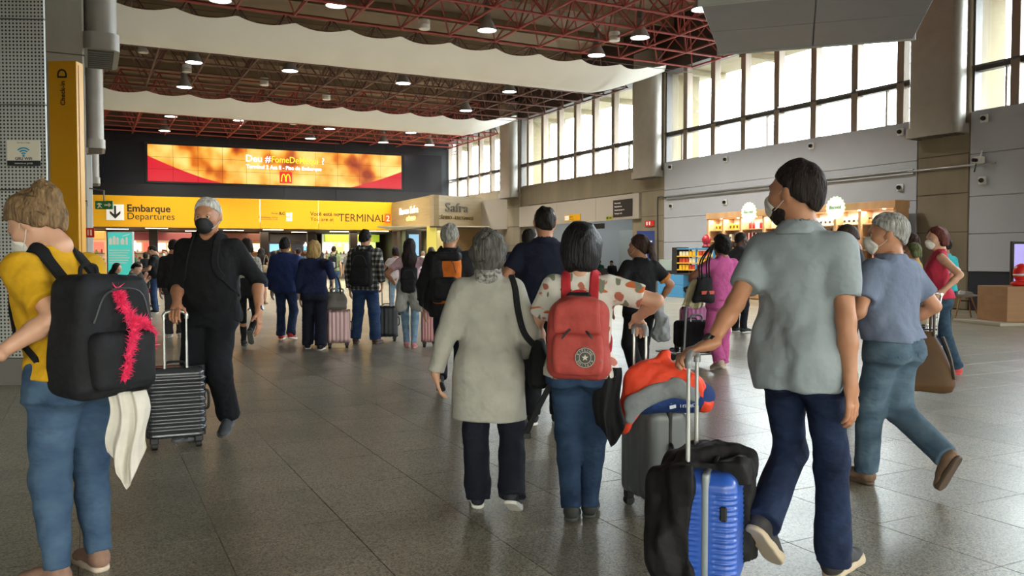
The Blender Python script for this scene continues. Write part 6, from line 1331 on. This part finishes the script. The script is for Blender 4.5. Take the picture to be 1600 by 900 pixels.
pb = [P(868, 585, 4.3), P(850, 620, 4.25), P(832, 655, 4.2), P(823, 676, 4.2)]; o = thing('loose_strap', 'black strap swinging free below the red backpack', 'strap', (0, 0, 0)); MB().ribbon(spline(pb, 5), .03, .005, (0, -1, 0)).build('webbing', cloth('strap_black', '18191c'), o); MB().bbev(pb[-1].x - .02, pb[-1].x + .02, pb[-1].y - .01, pb[-1].y + .005, pb[-1].z - .03, pb[-1].z, .004).build('buckle', rubber, o)
# grey suitcase with bag and orange jacket
bb_ = A(1046, 4.45); bg_ = thing('travel_bag', 'small navy blue travel bag with white logo lying on the grey suitcase', 'bag', (bb_[0], bb_[1], .55), math.radians(10)); f = Field(); f.add(cap((-.13, 0, .09), (.13, 0, .09), .125, .125, .72, (0, 0, 1))); f.noise = folds(9, .004, 22); soft('bag_body', f, .010, cloth('bag_navy', '22386c'), bg_)
mk = Matrix(((1, 0, 0, .0), (.0, .25, -.96, -.124), (0, .96, .25, .055), (0, 0, 0, 1)))
for dx, dz in ((-.035, .015), (-.042, -.012)): me = MB().prism([(dx, dz), (dx + .035, dz + .006), (dx + .035, dz + .024), (dx, dz + .018)], 0, .004).mesh('logo_bar'); me.transform(mk); link('logo_bar', me, M('logo_pale', 'c8d0dc', .5), bg_)
put_text('lettering', 'TravelX', .032, M('logo_pale', 'c8d0dc', .5), mk, bg_, .01, -.005, .0, depth=.003)
p = A(1030, 4.42); org_m = cloth('jacket_orange', 'e0482c', .10, 12, .6)
oj = blob('orange_jacket', 'bright orange and grey puffer jacket thrown over the navy travel bag', 'jacket', (p[0], p[1], 0), 10, [(ell((.02, .02, .73), (.19, .13, .085)), 0), (ell((.12, -.03, .70), (.13, .11, .085)), .05), (ell((-.09, .03, .76), (.10, .10, .07)), .05), (cap((-.13, -.02, .74), (-.20, -.05, .50), .07, .055, .45, (.7, .7, 0)), .05), (cap((-.02, .03, .80), (.05, .05, .865), .06, .035, .7, (0, 1, 0)), .05), (cap((.18, -.02, .68), (.25, -.05, .60), .06, .04), .05)], org_m, .0095, (.013, 26), 23, st=(1, 1, 1))
f = Field(); f.add(cap((-.17, -.09, .62), (.04, -.115, .725), .055, .05, .45, (.3, 1, .3))); f.add(cap((-.17, -.09, .62), (-.19, -.09, .55), .05, .035, .5, (0, 1, 0)), .03); f.add(cap((.04, -.115, .72), (.16, -.10, .66), .035, .03), .03); f.noise = folds(31, .008, 30); o = soft('grey_lining', f, .009, cloth('lining_grey', '7d8286'), oj); o['label'] = 'grey lining turned outwards'
# 15-17 people beyond the women
I15 = person('tall dark-haired man in a navy polo standing beyond the grey coat woman', A(852, 6.9), -6, 1.80, 'm', 1.12, skin='tan', head=(4, 0, 0), fr=(.1, .05, 0, 0, -6), top=dict(m=cloth('polo_navy', '1a1e30'), sl=.62, hem=.86, collar=cloth('polo_navy', '1a1e30')), bottom=dict(m=cloth('trousers_black', '15171d')), L=dict(to=(-.33, .12, .95)), hair=dict(m=HAIR('17120f'), k='short'), res=.95)
person('man in a dark navy tee with arm reaching left beyond the navy polo man', A(827, 11), -10, 1.76, 'm', 1.0, skin='light', head=(-25, 0, 0), L=dict(to=W(790, 420, 10.8), hd=(-.4, .2, -.8), pole=(-1, -.3, 0)), top=dict(m=cloth('tee_navy', '1e2236'), sl=.6), bottom=dict(m=denim('jeans_dark', '2a3a58', '1b2740')), hair=dict(m=HAIR('1a1512'), k='short'), res=1.3)
person('child in a cream tee between the grey coat woman and the navy polo man', A(808, 7.6), 0, 1.36, 'f', 1.0, skin='tan', top=dict(m=cloth('tee_cream', 'c8c0b0'), sl=.6), bottom=dict(m=denim('jeans_dark', '2a3a58', '1b2740')), hair=dict(m=HAIR('2a201b'), k='bob', L=.04), res=1.1)
# 18 woman in black tee with ponytail
I18 = person('woman with a long ponytail in a black tee with orange sleeve bands', A(1000, 9.0), 12, 1.64, 'f', 1.08, head=(42, 4, 0), skin='tan', fr=(.08, .22, 0, -5, -6), fl=(-.08, -.18, 0, 20, 4), L=dict(to=(-.30, .10, .88), pole=(-.6, -1, 0)), R=dict(to=(.30, .18, .95), hd=(0, .8, -.4), curl=1.0, pole=(1, -.7, 0)), top=dict(m=cloth('tee_black', '19191d'), sl=.72, hem=.86, e=.018, sr=.006, cuff=cloth('band_orange', 'c8803c')), bottom=dict(m=cloth('slacks_black', '17171b'), cu=.085, kn=.08), shoes=('b0a084', 'c8bca4'), hair=dict(m=HAIR('33221c'), k='pony', L=.36, vol=.004), mask=M('mask_tan', 'a8785c', .7), res=1.0, eyes=True)
p = A(1031, 8.85); blob('plastic_bag', 'crumpled pale grey plastic bag carried by the ponytail woman', 'bag', (p[0], p[1], 0), 0, [(cap((0, 0, .92), (.01, 0, .62), .03, .09), 0), (ell((.02, 0, .58), (.10, .08, .11)), .04)], M('plastic_grey', '8a8e94', .35, var=.3, vs=14), .012, (.014, 34), 29, part='bag_body', st=(1, 1, .5))
# 19 woman in pink with luggage cart
pk = cloth('set_pink', 'c45e9c', .08)
I19 = person('woman in a bright pink tee and pink trousers pushing a luggage cart', A(1127, 10.3), 16, 1.66, 'f', 1.10, head=(8, 0, 0), skin='brown', fr=(.10, .14, 0, 0, -6), fl=(-.09, -.14, 0, 14, 6), L=dict(to=W(1083, 432, 10.55), hd=(-.1, .9, -.3), curl=1.1, pn=(0, 0, -1), pole=(-1, -.6, -.3)), R=dict(to=(.24, .12, .86)), top=dict(m=pk, sl=.6, hem=.93, e=.013), bottom=dict(m=pk, cu=.08, kn=.076, th=.095, waist=1.06), shoes=('c8b4a4', 'd8ccc0'), hair=dict(m=HAIR('17130f'), k='thick', vol=.012), res=1.0)
cp = A(1083, 10.7); ct_ = thing('luggage_cart', 'grey metal luggage cart pushed by the woman in pink', 'cart', (cp[0], cp[1], 0), math.radians(16)); mt = M('cart_steel', '8c9094', .35, .7)
MB().tube(spline([(-.24, -.30, .95), (-.26, -.32, 1.02), (.26, -.32, 1.02), (.24, -.30, .95)], 4), .018, 8).build('push_bar', M('fork_dark', '1e1f22', .5), ct_)
for sx in (-.24, .24): MB().tube([(sx, -.30, .96), (sx, -.22, .16), (sx, .55, .14)], .016, 8).build('side_rail', mt, ct_)
for yy in (-.1, .1, .3, .5): MB().tube([(-.24, yy, .15), (.24, yy, .15)], .010, 6).build('deck_bar', mt, ct_)
for (x, y) in ((-.25, -.25), (.25, -.25), (0, .55)): MB().lathe([(.03, -.02), (.085, -.02), (.09, 0), (.085, .02), (.03, .02)], 16, c=(x, y, .09), axis='x').build('wheel', rubber, ct_)
bs_ = suitcase('black soft suitcase on the luggage cart', (cp[0] + .0, cp[1] + .0), 16, .46, .26, .34, cloth('case_black', '1a1a1d'), 'n', .05, 0, .05, .08, res=.014); bs_.location.z = .17
ps_ = suitcase('magenta pink suitcase standing on the luggage cart behind the black one', (cp[0] + .08, cp[1] + .30), 16, .36, .22, .50, M('case_magenta', 'c070a8', .35), 'v', .06, .003, .05, .08, res=.014); ps_.location.z = .17
p = P(1094, 436, 10.15); drape('cream_jacket', 'cream jacket hanging over the luggage cart bar beside the pink woman', 'jacket', (p.x, p.y, p.z), 10, .16, .26, .36, cloth('jacket_cream', 'cdc4a0'), .035, 2.0, 33, .1, side=-.10)
hb = tote('black shoulder bag with red lettering hanging beside the pink woman', A(1101, 10.05), 30, .34, .22, .12, .30, cloth('bag_black3', '18181b'), cloth('bag_black3', '18181b'), .40, .85, .012, top=(.14, 0)); MB().bb(-.10, .10, -.064, -.055, .10, .14).build('red_print', M('print_red', 'b8402c', .6), hb)
# 20 shop assistant and others at the shop
person('man in dark grey with a light blue mask standing before the shop shelves', A(1157, 15.5), -60, 1.86, 'm', 1.0, head=(-10, 4, 0), skin='dark', R=dict(to=(.10, .22, 1.15), hd=(-.6, .6, .2), pole=(1, -.4, -.4)), L=dict(to=(-.28, .05, .9)), top=dict(m=cloth('tee_slate', '3c4046'), sl=.66, hem=.84, e=.02), bottom=dict(m=cloth('jeans_black', '20222e')), hair=dict(m=HAIR('17130f'), k='buzz'), mask=bluemask, eyes=True, res=1.3)
person('bald man with a white mask between the polo man and the grey-haired man', A(1328, 8.2), 60, 1.72, 'm', 1.05, head=(20, 22, 0), skin='brown', top=dict(m=cloth('jacket_black', '1f2024'), sl=1.9), bottom=dict(m=cloth('trousers_black', '15171d')), hair=dict(m=HAIR('3a2c26'), k='buzz'), mask=whitemask, res=1.2)
person('shopper in black with curly brown hair behind the grey-haired man', A(1421, 13.5), 30, 1.76, 'f', 1.1, skin='brown', head=(10, 0, 0), top=dict(m=cloth('jacket_black', '1f2024'), sl=1.9), bottom=dict(m=cloth('trousers_black', '15171d')), hair=dict(m=HAIR('3c2620'), k='thick', vol=.02), res=1.4)
person('shopper in a mustard top bending near the woman in red', A(1432, 12.2), 50, 1.60, 'f', 1.1, lean=(0, .1), skin='tan', top=dict(m=cloth('top_ochre', 'b08c3c'), sl=.6), bottom=dict(m=cloth('trousers_black', '15171d')), hair=dict(m=HAIR('5a6040'), k='bob', L=.04), res=1.4)
person('shopper in a teal top just behind the woman in red', A(1474, 13.0), 20, 1.70, 'm', 1.0, skin='brown', top=dict(m=cloth('top_teal', '2a9aa0'), sl=.6), bottom=dict(m=denim('jeans_dark', '2a3a58', '1b2740')), hair=dict(m=HAIR('17130f'), k='short'), res=1.4)
# 21 man in grey polo, right foreground
bl = M('case_blue', '2b57b4', .35, coat=.2); SC1 = suitcase('ridged royal blue suitcase under a black jacket in the right foreground', A(1116, 3.36), -112, .38, .235, .47, bl, 'h', .021, .0028, .43, .10, band=M('band_silver', '8f979c', .35, .3), res=.006, side=-1, tube=M('tube_silver', 'b4b6b4', .35, .5))
I21 = person('bearded man in a grey polo shirt and dark blue jeans walking with a blue suitcase', A(1254, 3.52), -42, 1.78, 'm', .88, lean=(-.03, .04), head=(82, -3, 0), skin='tan', fr=(.10, .16, 0, -8, -8), fl=(-.06, -.26, .09, 46, -6), L=dict(to=('W', GRIPS['ridged royal blue suitcase under a black jacket in the right foreground'] + Vector((0, 0, .012))), hd=(-.65, -.35, -.25), pn=(.1, .1, -1), curl=1.25, pole=(-.2, -.3, -1)), R=dict(to=W(1332, 640, 3.34), hd=(.05, .12, -1), pn=(-1, .2, 0), curl=.6, pole=(.5, -1, 0)),
    top=dict(m=cloth('polo_grey', '929ca2', .05, 10), sl=.70, hem=.815, e=.020, fold=.008, sr=.006, collar=cloth('polo_grey', '929ca2'), cuff=None), bottom=dict(m=denim('jeans_navy', '22304e', '161f36'), th=.098, kn=.078, cu=.080, pockets=True, cuff=.05, fold=.004, waist=1.0), shoes=('2c2a2c', 'b8a890'), hair=dict(m=HAIR('241b1a'), k='short', vol=.004), mask=whitemask, eyes=True, res=.8, watch=(1, (-.4, -.5, 1)))
f = Field(); hh_ = head_field(); f.add((lambda X, Y, Z: hh_.ev(X, Y, Z) - .007, np.array([-.08, -.03, -.14]), np.array([.08, .14, .02]))); f.cut(ell((0, .035, -.095), (.075, .07, .062))[0]); f.cut(plane((0, 0, -.045), (0, .1, 1))); f.noise = folds(3, .0015, 200); o = soft('beard', f, .0065, HAIR('241b1a'), I21['root'], xf=I21['XH'], scale=I21['s'])
for dy in (-.07, .07): MB().bbev(.186, .197, dy - .014, dy + .014, .37, .43, .006).build('side_foot', rubber, SC1)
q = SC1; jm = cloth('jacket_jet', '1c1b1d', .12, 20, .7); DJ = thing('draped_black_jacket', 'black jacket draped over the royal blue suitcase', 'jacket', tuple(q.location), q.rotation_euler[2]); f = Field(); cz = .075 + .235
big = lambda e: rbox((0, 0, cz), (.19 + e, .1175 + e, .235 + e), .06)
f.add(clip(big(.030), plane((0, -.05, 0), (0, 1, 0)))); f.add(clip(big(.030), plane((0, 0, cz + .19), (0, 0, -1)), plane((.10, 0, 0), (1, .0, 0))), .03); f.add(clip(big(.034), plane((-.08, 0, 0), (1, 0, -.1)), plane((0, 0, .13), (0, 0, -1))), .03)
f.add(cap((.06, -.19, .46), (.08, -.20, .26), .075, .10, .7, (0, 1, 0)), .06); f.add(cap((-.06, -.18, .50), (.0, -.20, .30), .06, .08, .7, (0, 1, 0)), .05); f.add(cap((.14, -.17, .34), (.17, -.15, .16), .065, .07), .05); f.add(cap((.05, -.10, .56), (-.10, .04, .57), .05, .05), .04)
n1 = folds(41, .012, 30, (1, 1, .5)); n2 = folds(42, .006, 75, (1, 1, .6)); f.noise = lambda X, Y, Z: n1(X, Y, Z) + n2(X, Y, Z); soft('cloth', f, .0075, jm, DJ)
# 22 grey-haired man right
I22 = person('grey-haired man with a white mask in a slate blue tee and jeans striding left', A(1393, 5.0), 32, 1.64, 'm', 1.13, lean=(0, .05), head=(38, 2, 0), skin='tan', eyes=True, fr=(.03, -.42, .04, 62, 0), fl=(-.07, .14, 0, -4, 6), L=dict(to=(-.30, .22, .95), pole=(-.5, -1, 0)), R=dict(to=(.26, .18, 1.0), hd=(0, .9, -.3), curl=1.2, pole=(.6, -1, 0)), top=dict(m=cloth('tee_slateblue', '6c7890', .06, 8), sl=.70, hem=.965, e=.018, fold=.005, sr=.008), bottom=dict(m=denim('jeans_steel', '566a7a', '3c5062'), th=.094, kn=.076, cu=.07, pockets=True, belt=cloth('belt_dark', '232228'), waist=1.02), shoes=('6e5644', '4c3c30'), hair=dict(m=HAIR('9a9a98', .55), k='short', vol=.010), mask=whitemask, res=.85)
BG = tote('large brown leather bag hanging at the side of the grey-haired man in slate blue', A(1446, 5.15), -8, .36, .16, .16, .38, M('leather_brown', '4c3620', .6, var=.15, vs=6, spec=.2), M('leather_dark', '3a2c22', .5), .36, .56, .010, top=(-.04, 0), name='leather_bag')
MB().tube(spline([(.09, -.05, .34), (.13, -.06, .22), (.16, -.06, .08)], 5), .010, 6).build('side_strap', M('leather_dark', '3a2c22', .5), BG, smooth=True)
# 23 woman in red with the trolley
I23 = person('auburn-haired woman in a sleeveless red top and jeans with a white mask', A(1466, 9.9), 72, 1.75, 'f', 1.02, lean=(0, .03), head=(20, 6, 0), skin='light', eyes=True, L=dict(to=W(1468, 462, 9.6), hd=(-.2, .5, -.7), pole=(-.3, -1.2, .1), curl=1.0), R=dict(to=W(1462, 452, 10.1), hd=(0, .8, -.4), pole=(.2, -1, .1), curl=1.0), fr=(.10, .10, 0, 0, -8), fl=(-.10, -.18, 0, 4, 6), top=dict(m=cloth('top_red', 'b03048', .06), sl=0, hem=.92, v=.06), bottom=dict(m=denim('jeans_ink', '33495c', '24364a'), cu=.072, kn=.068), shoes=('c04848', 'c84c4c'), hair=dict(m=HAIR('5a2a24'), k='bob', L=.04, vol=.006), mask=whitemask, res=1.0)
tp = A(1440, 9.6); tr = thing('shopping_trolley', 'chrome wire shopping trolley held by the woman in red', 'trolley', (tp[0], tp[1], 0), math.radians(75)); ch_ = M('trolley_chrome', 'c4c6c8', .25, .9)
MB().tube([(-.27, -.16, .98), (.27, -.16, .98)], .016, 8).build('handle_bar', ch_, tr)
for k in range(5):
    z = .52 + .10 * k; a = .25 + .012 * k; MB().tube([(-a, -.12, z), (a, -.12, z), (a, .55 + .02 * k, z), (-a, .55 + .02 * k, z)], .007, 6, closed=True).build('basket_wire', ch_, tr)
for k in range(9):
    x = -.25 + .0625 * k; MB().tube([(x, -.12, .52), (x * 1.18, -.12, .93)], .004, 5).build('upright_wire', ch_, tr); MB().tube([(x, .55, .52), (x * 1.18, .63, .93)], .004, 5).build('upright_wire', ch_, tr)
for k in range(8):
    y = -.1 + .09 * k
    for sx in (-1, 1): MB().tube([(sx * .25, y, .52), (sx * .297, y, .93)], .004, 5).build('upright_wire', ch_, tr)
for sx in (-.24, .24): MB().tube([(sx, -.16, .98), (sx, -.1, .5), (sx, -.14, .14), (sx, .55, .14)], .013, 8).build('frame_tube', ch_, tr)
for (x, y) in ((-.24, -.12), (.24, -.12), (-.22, .52), (.22, .52)): MB().lathe([(.02, -.015), (.058, -.014), (.06, 0), (.058, .014), (.02, .015)], 14, c=(x, y, .06), axis='x').build('wheel', rubber, tr); 
pb_ = tote('kraft paper shopping bag standing in the chrome trolley', (tp[0], tp[1] - .0), 75, .30, .34, .16, .40, M('kraft_paper', 'b8a890', .8), M('kraft_handle', '8a7a60', .8), .12, .62, .013, name='paper_bag')
# left: seated passengers and a man looking at his phone
def seat(px, d, rot, n=1, label='', name='waiting_seat'):
    p = A(px, d); r = thing(name, label, 'seat', (p[0], p[1], 0), math.radians(rot)); m = M('seat_dark', '24262c', .5)
    for k in range(n):
        x = k * .58; MB().bbev(x - .24, x + .24, -.22, .24, .40, .45, .015).build('seat_pad', m, r); MB().bbev(x - .24, x + .24, -.28, -.23, .48, .88, .015).build('backrest', m, r)
        MB().tube(spline([(x - .27, -.22, .46), (x - .27, -.20, .64), (x - .27, .16, .64), (x - .27, .22, .44)], 4), .016, 7).build('armrest', M('arm_steel', 'a8acb0', .3, .8), r)
    MB().tube([(-.3, 0, .36), ((n - 1) * .58 + .3, 0, .36)], .03, 8).build('beam', M('arm_steel', 'a8acb0', .3, .8), r)
    for x in (-.1, (n - 1) * .58 + .1): MB().tube([(x, 0, .36), (x, 0, .03)], .025, 8).build('leg', M('arm_steel', 'a8acb0', .3, .8), r); MB().bbev(x - .03, x + .03, -.28, .28, 0, .03, .008).build('foot_bar', M('arm_steel', 'a8acb0', .3, .8), r)
    return r
seat(188, 19, -100, 2, 'dark waiting seats with bright metal armrests at the left'); SIT = dict(drop=.43)
person('seated passenger in a grey sweater bent over a phone at the left', A(193, 18.9), -80, 1.72, 'm', 1.0, lean=(0, .40), head=(0, 30, 0), skin='light', fr=(.10, .42, 0, 0, 0), fl=(-.10, .40, 0, 0, 0), L=dict(to=(-.06, .52, .92), hd=(0, .6, .6), pole=(-1, 0, -1), curl=.9), R=dict(to=(.10, .50, 1.0), hd=(0, .3, .9), pole=(1, 0, -1), curl=.9), top=dict(m=cloth('sweater_grey', '6a6e70'), sl=1.9, hem=.92), bottom=dict(m=denim('jeans_blue', '45607f', '30486a')), hair=dict(m=HAIR('17130f'), k='short'), res=1.4, **SIT)
seat(172, 21.5, -95, 2, 'farther dark waiting seats behind the passenger in the grey sweater')
person('seated passenger in black with long hair behind the grey sweater passenger', A(176, 21.4), -75, 1.66, 'f', 1.0, lean=(0, .15), head=(0, 15, 0), skin='light', fr=(.10, .42, 0, 0, 0), fl=(-.10, .40, 0, 0, 0), top=dict(m=cloth('top_black', '1a1a1e'), sl=1.9, hem=.92), bottom=dict(m=cloth('trousers_black', '15171d')), hair=dict(m=HAIR('17130f'), k='long', L=.25), res=1.6, **SIT)
person('seated passenger in burgundy trousers at the far left row', A(212, 23.5), -100, 1.70, 'f', 1.0, lean=(0, .12), head=(0, 15, 0), skin='tan', fr=(.10, .46, 0, 0, 0), fl=(-.10, .50, 0, 0, 0), top=dict(m=cloth('top_black', '1a1a1e'), sl=1.9, hem=.92), bottom=dict(m=cloth('trousers_wine', '6a2434')), hair=dict(m=HAIR('17130f'), k='bob', L=.04), res=1.7, **SIT)
seat(210, 23.6, -100, 1, 'single dark waiting seat under the passenger in burgundy trousers')
tote('tan leather bag on the floor in front of the seated passenger in grey', A(220, 18.6), 0, .30, .22, .16, .42, M('leather_tan', 'a8622c', .5, var=.1), M('leather_tan', 'a8622c', .5), .1, 0, .016, name='leather_bag')
person('standing man in a black tee looking down at his phone near the waiting seats', A(241, 21), 105, 1.72, 'm', 1.05, head=(0, 28, 0), skin='light', R=dict(to=(.10, .34, 1.12), hd=(-.3, .9, .2), pole=(1, -.3, -1), curl=.9), L=dict(to=(-.08, .34, 1.12), hd=(.3, .9, .2), pole=(-1, -.3, -1), curl=.9), top=dict(m=cloth('top_black', '1a1a1e'), sl=.7), bottom=dict(m=denim('jeans_indigo', '33496a', '22345a')), hair=dict(m=HAIR('17130f'), k='short'), res=1.5)
person('far passenger with a white mask and dark clothes facing us near the food stalls', A(258, 31), 175, 1.70, 'm', 1.05, skin='tan', top=dict(m=cloth('jacket_black', '1f2024'), sl=1.9), bottom=dict(m=cloth('trousers_black', '15171d')), hair=dict(m=HAIR('17130f'), k='short'), mask=whitemask, res=2.0)
person('person in white trainers and grey trousers behind the man in black', A(272, 14.5), 10, 1.70, 'm', 1.0, skin='tan', top=dict(m=cloth('jacket_black', '1f2024'), sl=1.9), bottom=dict(m=cloth('slacks_grey', '3c3c40'), cu=.07), shoes=('b8b4b0', 'd8d6d0'), hair=dict(m=HAIR('17130f'), k='short'), res=1.5)
# waiting room and crowd in the distance
seat(930, 44, -60, 3, 'dark waiting seats in the room beyond the right wall opening')
person('far seated man in a dark green shirt in the waiting room', A(937, 43.8), 150, 1.75, 'm', 1.05, lean=(0, .1), skin='dark', fr=(.12, .45, 0, 0, -10), fl=(-.12, .45, 0, 0, 10), top=dict(m=cloth('shirt_green', '1e4a38'), sl=1.9, hem=.92), bottom=dict(m=denim('jeans_dark', '2a3a58', '1b2740')), hair=dict(m=HAIR('17130f'), k='buzz'), res=2.2, **SIT)
person('far seated person in black beside the man in green in the waiting room', A(957, 43.5), 160, 1.7, 'm', 1.05, lean=(0, .3), skin='tan', head=(0, 30, 0), fr=(.12, .45, 0, 0, -10), fl=(-.12, .45, 0, 0, 10), top=dict(m=cloth('jacket_black', '1f2024'), sl=1.9, hem=.92), bottom=dict(m=denim('jeans_dark', '2a3a58', '1b2740')), hair=dict(m=HAIR('17130f'), k='short'), res=2.2, **SIT)
crowd = [(428, 29, 'f', 'magenta top', 'b83c78', 'bob', 'left of the navy jacket man'), (436, 33, 'm', 'white shirt', 'c8c8c4', 'short', 'behind the navy jacket man'), (467, 27, 'm', 'dark cap and blue shirt', '2c3c5c', 'short', 'between the navy jackets'), (503, 36, 'f', 'black dress', '1c1c20', 'long', 'left of the man in olive'), (545, 38, 'm', 'grey shirt', '6c6c6c', 'short', 'left of the plaid shirt man'), (587, 41, 'f', 'dark blue top', '24304c', 'bob', 'by the lime stall'),
         (205, 30, 'm', 'green jacket', '2c5c40', 'short', 'behind the seated row'), (228, 34, 'f', 'black coat', '1c1c20', 'bob', 'left under the sign'), (385, 22, 'f', 'pink top', 'c86c94', 'long', 'right of the man in black'), (697, 26, 'm', 'dark jacket', '26272c', 'short', 'right of the bank counter'), (735, 30, 'm', 'navy shirt', '26304c', 'short', 'in front of the wooden bank wall'), (770, 24, 'f', 'black top', '1c1c20', 'pony', 'left of the concrete column'), (300, 36, 'm', 'red shirt', '8a2c2c', 'short', 'left behind the man in black')]
for i, (px, d, sx, lab, c, hk, wh_) in enumerate(crowd):
    person('distant person in a %s %s' % (lab, wh_), A(px, d), rr.choice((-10, 5, 20, 170)), 1.72 if sx == 'm' else 1.64, sx, rr.uniform(.95, 1.1), skin=rr.choice(('light', 'tan', 'brown')), fr=(.08, rr.uniform(-.1, .15), 0, 0, 0), fl=(-.08, rr.uniform(-.15, .1), 0, 0, 0), top=dict(m=cloth('crowd_' + c, c), sl=rr.choice((.6, 1.9))), bottom=dict(m=rr.choice((denim('jeans_dark', '2a3a58', '1b2740'), denim('jeans_blue', '45607f', '30486a'), cloth('trousers_black', '15171d')))), hair=dict(m=HAIR('1f1814'), k=hk, L=.08 if hk == 'bob' else .34), res=2.4)
